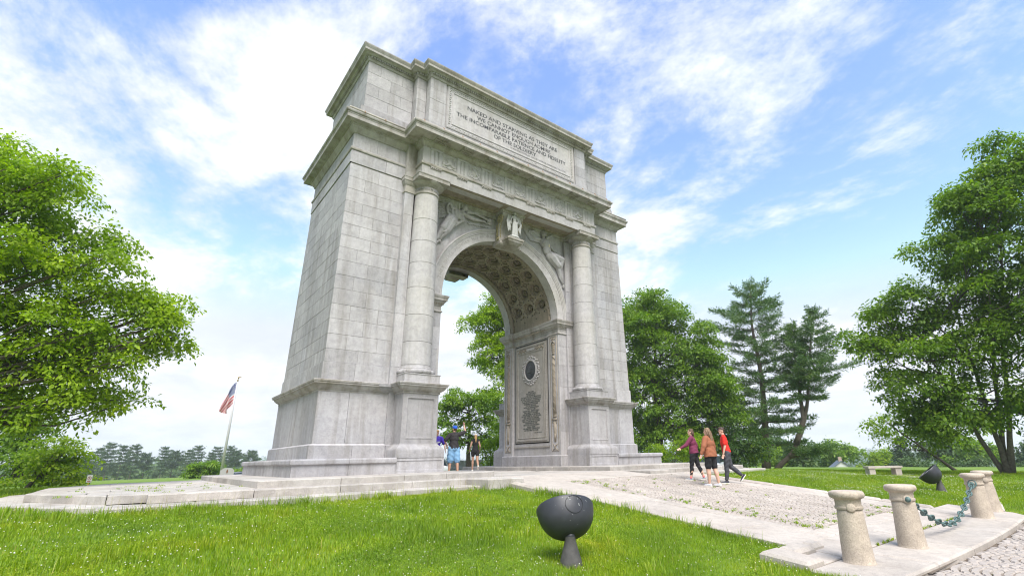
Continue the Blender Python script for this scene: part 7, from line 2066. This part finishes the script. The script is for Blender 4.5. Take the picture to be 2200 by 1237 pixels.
def phone(p, d, label):
    m = MB(); m.cbox(-.037, .037, -.006, .006, -.075, .075, .004); o = m.build('phone', WHITE); o.rotation_euler = Vector(d).to_track_quat('Z', 'Y').to_euler(); o.location = p
    return tag(o, label, 'phone')
from mathutils import Euler
def world_of(root, p): return Euler(root.rotation_euler).to_matrix() @ Vector(p)+Vector(root.location)
phone(world_of(r1, a1[1][2]+a1[1][3]*.07+Vector((.02, 0, 0))), (.2, .3, -.9), 'pale phone in the right hand of the woman in maroon')
phone(world_of(r2, a2[0][2]+a2[0][3]*.07+Vector((.03, 0, 0))), (.1, .4, -.9), 'pale phone in the left hand of the woman in rust-orange')
# ---- three visitors in the archway
r4, a4, *_ = person('m', (-2.03, .89, .0), R(-14), 1.79, dict(girth=1.06, legs=[(2, 2, 0), (-3, 3, 0)], splay=.03, arms=[((-.62, -.10, -.78), (.45, .5, -.72)), ((.78, .18, .34), (-.12, .30, .95))], head_yaw=22, head_pitch=12,
    top=dict(name='polo_shirt', mat=cloth('black_polo', (.020, .017, .019)), sleeve=.85, e=.022, hem=.90), legwear=dict(name='shorts', mat=cloth('blue_shorts', (.19, .36, .56)), len=.98, e=.03, flare=.5), shoes=cloth('white_trainer', (.62, .62, .62)), hair=dict(kind='crop', mat=HAIR_D), cap=cloth('blue_cap', (.012, .09, .50)), skin=SKIN),
    'man in a blue cap and light blue shorts raising his right hand')
r5, a5, T5, H5, k5 = person('b', (-2.42, 1.55, .0), R(158), 1.66, dict(girth=.95, legs=[(3, 3, 0), (-2, 2, 0)], splay=.03, arms=[((-.45, .1, -.88), (-.1, .5, -.85)), ((.72, -.05, -.70), (-.62, .35, -.62))], head_yaw=8, head_pitch=-14,
    top=dict(name='t_shirt', mat=cloth('purple_shirt', (.040, .018, .30)), sleeve=.8, e=.022, hem=.88), legwear=dict(name='shorts', mat=LEG, len=.85, e=.02, flare=.3), shoes=cloth('grey_boot', (.08, .09, .11)), hair=dict(kind='short', mat=HAIR_L), skin=SKIN2),
    'fair-haired boy in a purple t-shirt with one hand on his hip')
m = MB(); put_text(m, 'Furman', lambda u, v, n: tuple(T5(-u, .150, v)), -.115, .115, 1.245, 1.30, 0); put_text(m, 'UNIVERSITY', lambda u, v, n: tuple(T5(-u, .150, v)), -.085, .085, 1.205, 1.232, 0)
put_text(m, 'F', lambda u, v, n: tuple(T5(-u, .150, v)), -.014, .014, 1.15, 1.185, 0); m.build('shirt_print', WHITE, r5)
r6, *_ = person('w', (1.11, 4.5, .002), R(-24), 1.72, dict(fem=True, girth=.94, lean=.03, legs=[(10, 4, 2), (-14, 38, -40)], arms=[((-.25, -.1, -.96), (-.05, .75, -.6)), ((.25, -.15, -.95), (.05, .75, -.6))], head_yaw=0,
    top=dict(name='tank_top', mat=cloth('black_tank', (.014, .014, .016)), sleeve=0, e=.010, hem=.93), legwear=dict(name='shorts', mat=LEG, len=.42, e=.016, flare=.4), shoes=cloth('white_runner', (.66, .64, .60)), hair=dict(kind='tail', mat=HAIR_L), cap=cloth('white_cap', (.60, .60, .60)), skin=SKIN),
    'woman runner in a black tank top and shorts with a white cap and ponytail')

# ================================================================== grass, clover and weeds
def blades(X, Y, Z, h, w, r, curl=.35, lean=.35):
    n = len(X); a = r.uniform(0, 2*np.pi, n); d = np.stack([np.cos(a), np.sin(a), np.zeros(n)], 1); s_ = np.stack([-np.sin(a), np.cos(a), np.zeros(n)], 1)
    b0 = np.stack([X, Y, Z], 1); ln = (lean*r.uniform(.1, 1.3, n))[:, None]; hh = h[:, None]; ww = w[:, None]
    m1 = b0+np.array([0, 0, 1.0])*hh*.55+d*hh*ln*.35; t1 = b0+np.array([0, 0, 1.0])*hh*(1-.35*ln)+d*hh*ln*1.1
    V = np.empty((n, 5, 3)); V[:, 0] = b0-s_*ww; V[:, 1] = b0+s_*ww; V[:, 2] = m1+s_*ww*.8; V[:, 3] = m1-s_*ww*.8; V[:, 4] = t1
    i = np.arange(n)*5
    F = np.concatenate([np.stack([i, i+1, i+2], 1), np.stack([i, i+2, i+3], 1), np.stack([i+3, i+2, i+4], 1)])
    return V.reshape(-1, 3), F
m, t, b = mat_new('grass_blade')
g_ = nd(t, 'ShaderNodeNewGeometry'); v = mapped(t)
c = ramp(t, g_.outputs['Random Per Island'], [(0, (.145, .245, .005)), (.5, (.22, .35, .007)), (.9, (.31, .42, .016)), (1, (.36, .34, .10))])
c = mixc(t, 1.0, c, ramp(t, tex_noise(t, v, .55, 5, .65, .4), [(.3, (.55, .66, .55)), (.5, (1, 1, 1)), (.66, (1.25, 1.08, 1.0)), (.8, (1.9, 1.25, 1.6))]), 'MULTIPLY')
c = mixc(t, 1.0, c, ramp(t, tex_noise(t, v, 3.0, 4, .65), [(.3, (.75, .8, .7)), (.7, (1.15, 1.1, 1.05))]), 'MULTIPLY')
t.links.new(c, b.inputs['Base Color']); b.inputs['Roughness'].default_value = .55
tr = nd(t, 'ShaderNodeBsdfTranslucent'); t.links.new(mixc(t, 1.0, c, (1.25, 1.35, .5), 'MULTIPLY'), tr.inputs[0]); ms = nd(t, 'ShaderNodeMixShader'); ms.inputs[0].default_value = .42
t.links.new(b.outputs[0], ms.inputs[1]); t.links.new(tr.outputs[0], ms.inputs[2]); t.links.new(ms.outputs[0], t.nodes['Material Output'].inputs[0])
GRASS = m
r = np.random.default_rng(5)
def scatter(x0, x1, y0, y1, n, fn=None):
    X = r.uniform(x0, x1, n); Y = r.uniform(y0, y1, n)
    ok = ~in_paved(X, Y, .0)
    # keep what the camera, or one a step aside, could see
    dx, dy = X-CAMP.x, Y-CAMP.y; f_ = dx*.645+dy*.764; s_ = dx*.764-dy*.645
    ok &= (f_ > .8) & (abs(s_) < f_*1.35+1.5)
    if fn is not None: ok &= fn(X, Y)
    return X[ok], Y[ok]
def patch_noise(x, y): return .5+.25*np.sin(x*1.7+1.1*np.sin(y*1.3))+.25*np.sin(y*2.1+1.4*np.sin(x*.9+2))
VS = []; FS = []; off = 0
def put(X, Y, h, w, **kw):
    global off
    V, F = blades(X, Y, ground_z(X, Y)-.01, h, w, r, **kw); VS.append(V); FS.append(F+off); off += len(V)
for (x0, x1, y0, y1, n, hs, ws) in ((-15.5, -2.6, -15.6, -9.5, 260000, .075, .0030), (-16, -2.6, -9.5, -3.2, 170000, .085, .0042), (-19, -10, -5, 14, 60000, .12, .007), (4.9, 16, -13.2, -3.2, 120000, .085, .0055), (12, 30, -14, 1, 60000, .10, .009), (5.5, 18, -17, -12.5, 50000, .07, .005), (-6, 7, -17, -13.9, 12000, .05, .003)):
    X, Y = scatter(x0, x1, y0, y1, n)
    if y0 < -16 and x0 > 0: k_ = Y > -13.9-(X-6)*.02; X, Y = X[k_], Y[k_]
    if y0 < -16 and x0 < 0: 
        k_ = (Y < -13.95) & (X > -5.2) & (abs(Y+14.2+.2*np.sin(X*3)) < .22); X, Y = X[k_], Y[k_]
    pn = patch_noise(X, Y)
    put(X, Y, hs*r.uniform(.45, 1.25, len(X))*(.6+.8*pn), ws*r.uniform(.7, 1.4, len(X)))
# taller unmown tufts along stone edges and here and there
tx = []; ty = []
for k in range(190):
    if k < 70: cx, cy = r.uniform(-14.3, -2.8), r.uniform(-4.75, -4.25)
    elif k < 100: cx, cy = r.uniform(-3.25, -2.98), r.uniform(-12, -5)
    elif k < 130: cx, cy = r.uniform(5.05, 5.3), r.uniform(-12.2, -4.6)
    else: cx, cy = r.uniform(-14, -3.2), r.uniform(-13.5, -4.8)
    q = r.integers(16, 46); tx.append(r.normal(cx, .09, q)); ty.append(r.normal(cy, .07, q))
X = np.concatenate(tx); Y = np.concatenate(ty); ok = ~in_paved(X, Y, 0); X, Y = X[ok], Y[ok]
put(X, Y, r.uniform(.12, .30, len(X)), r.uniform(.003, .006, len(X)), lean=.6)
# clover leaves: low flat leaflets in patches
X, Y = scatter(-15, -2.7, -15.5, -4.4, 60000); k_ = patch_noise(X*1.3+1, Y*1.1) > .52; X, Y = X[k_], Y[k_]
Cc_ = np.stack([X, Y, ground_z(X, Y)+r.uniform(.02, .07, len(X))], 1)
Vc = spray_leaves(Cc_, np.full(len(X), .014), unit(r.normal(0, 1, (len(X), 3))), 4, .018, r, flat=.1, up=2.5, wid=.9, droop=0)
tag(link_mesh('clover_leaves', np_mesh('clover_leaves', Vc, quads(Vc)), GRASS), kind='stuff')
g = link_mesh('grass', np_mesh('grass', np.concatenate(VS), np.concatenate(FS)), GRASS); tag(g, kind='stuff')
# white clover heads
m, t, b = mat_new('clover_white'); g_ = nd(t, 'ShaderNodeNewGeometry')
t.links.new(ramp(t, g_.outputs['Random Per Island'], [(0, (.58, .60, .46)), (.8, (.74, .74, .66)), (1, (.55, .42, .28))]), b.inputs['Base Color']); b.inputs['Roughness'].default_value = .8
CLOV = m
oc = np.array([(1, 0, 0), (0, 1, 0), (-1, 0, 0), (0, -1, 0), (0, 0, .9), (0, 0, -.7)]); of = np.array([(0, 1, 4), (1, 2, 4), (2, 3, 4), (3, 0, 4), (1, 0, 5), (2, 1, 5), (3, 2, 5), (0, 3, 5)])
cx, cy = scatter(-15, -2.9, -15.2, -4.6, 3600, lambda x, y: r.uniform(0, 1, len(x)) < .25+.9*np.clip(patch_noise(x*.8+3, y*.7), 0, 1)**2)
dx, dy = scatter(5.2, 17, -13, -3.6, 3600, lambda x, y: r.uniform(0, 1, len(x)) < .3+.8*np.clip(patch_noise(x*.6, y*.8), 0, 1)**2)
X = np.concatenate([cx, dx]); Y = np.concatenate([cy, dy]); n = len(X)
S = r.uniform(.006, .0105, n)*(1+.25*(X > 4)); Z = ground_z(X, Y)+r.uniform(.05, .11, n)
V = np.stack([X, Y, Z], 1)[:, None, :]+oc[None]*S[:, None, None]
F = (np.arange(n)*6)[:, None, None]+of[None]
tag(link_mesh('clover_flowers', np_mesh('clover_flowers', V.reshape(-1, 3), F.reshape(-1, 3)), CLOV, None, True), kind='stuff')
# weeds in the joints of the cobbles and slabs
tx = []; ty = []; tz = []
def tuft(x, y, z, q, s_): tx.append(r.normal(x, s_, q)); ty.append(r.normal(y, s_*.8, q)); tz.append(np.full(q, z))
for k in range(90): 
    y = r.uniform(-11.8, -4.7); x = -1.25+abs(r.normal(0, .5)) if k % 3 else r.uniform(-1.2, 3.9); tuft(x, y, float(path_z(y))-.02, r.integers(8, 22), .035)
for k in range(40): x = r.uniform(-1.2, 3.9); y = r.normal(-11.7, .15); tuft(x, y, float(path_z(y))-.02, r.integers(10, 26), .045)
for k in range(50): x = r.uniform(-1.5, 4); y = r.normal(-13.015, .01); tuft(x, y, float(path_z(y)), r.integers(3, 8), .02)
for k in range(70): x = r.uniform(-3, 8); y = r.uniform(-16.5, -14.3); tuft(x, y, -1.19, r.integers(8, 24), .04)
for k in range(38): tuft(r.uniform(-12.8, -8.9), r.uniform(-2.6, 4), -.01, r.integers(8, 20), .05)
X, Y, Z = np.concatenate(tx), np.concatenate(ty), np.concatenate(tz)
V, F = blades(X, Y, Z, r.uniform(.03, .075, len(X)), r.uniform(.004, .009, len(X)), r, lean=.9)
tag(link_mesh('joint_weeds', np_mesh('joint_weeds', V, F), GRASS), kind='stuff')
# seeding grass stalks along the lower step
X = r.uniform(-14, -3, 260); Y = -4.2-np.abs(r.normal(0, .35, 260)); ok = ~in_paved(X, Y, 0); X, Y = X[ok], Y[ok]
V, F = blades(X, Y, ground_z(X, Y), r.uniform(.3, .55, len(X)), np.full(len(X), .0022), r, lean=.25)
tag(link_mesh('seed_stalks', np_mesh('seed_stalks', V, F), plain('straw', (.30, .27, .12), .8)), kind='stuff')

# ------------------------------------------------------------------ air: thin even haze round everything
zs_ = np.empty(len(gnd.data.vertices)*3, np.float32); gnd.data.vertices.foreach_get('co', zs_); zs_ = zs_.reshape(-1, 3)[:, 2]
m = MB(); m.box(-1750, 1750, -1750, 1750, float(zs_.min())-1.0, max(float(zs_.max())+34, 60.0))
hz_o = m.build('haze'); tag(hz_o, kind='stuff')
hm_ = bpy.data.materials.new('haze_air'); hm_.use_nodes = True; t = hm_.node_tree
t.nodes.remove(t.nodes['Principled BSDF']); pv = t.nodes.new('ShaderNodeVolumePrincipled')
pv.inputs['Color'].default_value = (.86, .92, 1.0, 1); pv.inputs['Density'].default_value = 0.00042; pv.inputs['Anisotropy'].default_value = 0.2
t.links.new(pv.outputs[0], t.nodes['Material Output'].inputs['Volume'])
hz_o.data.materials.append(hm_)
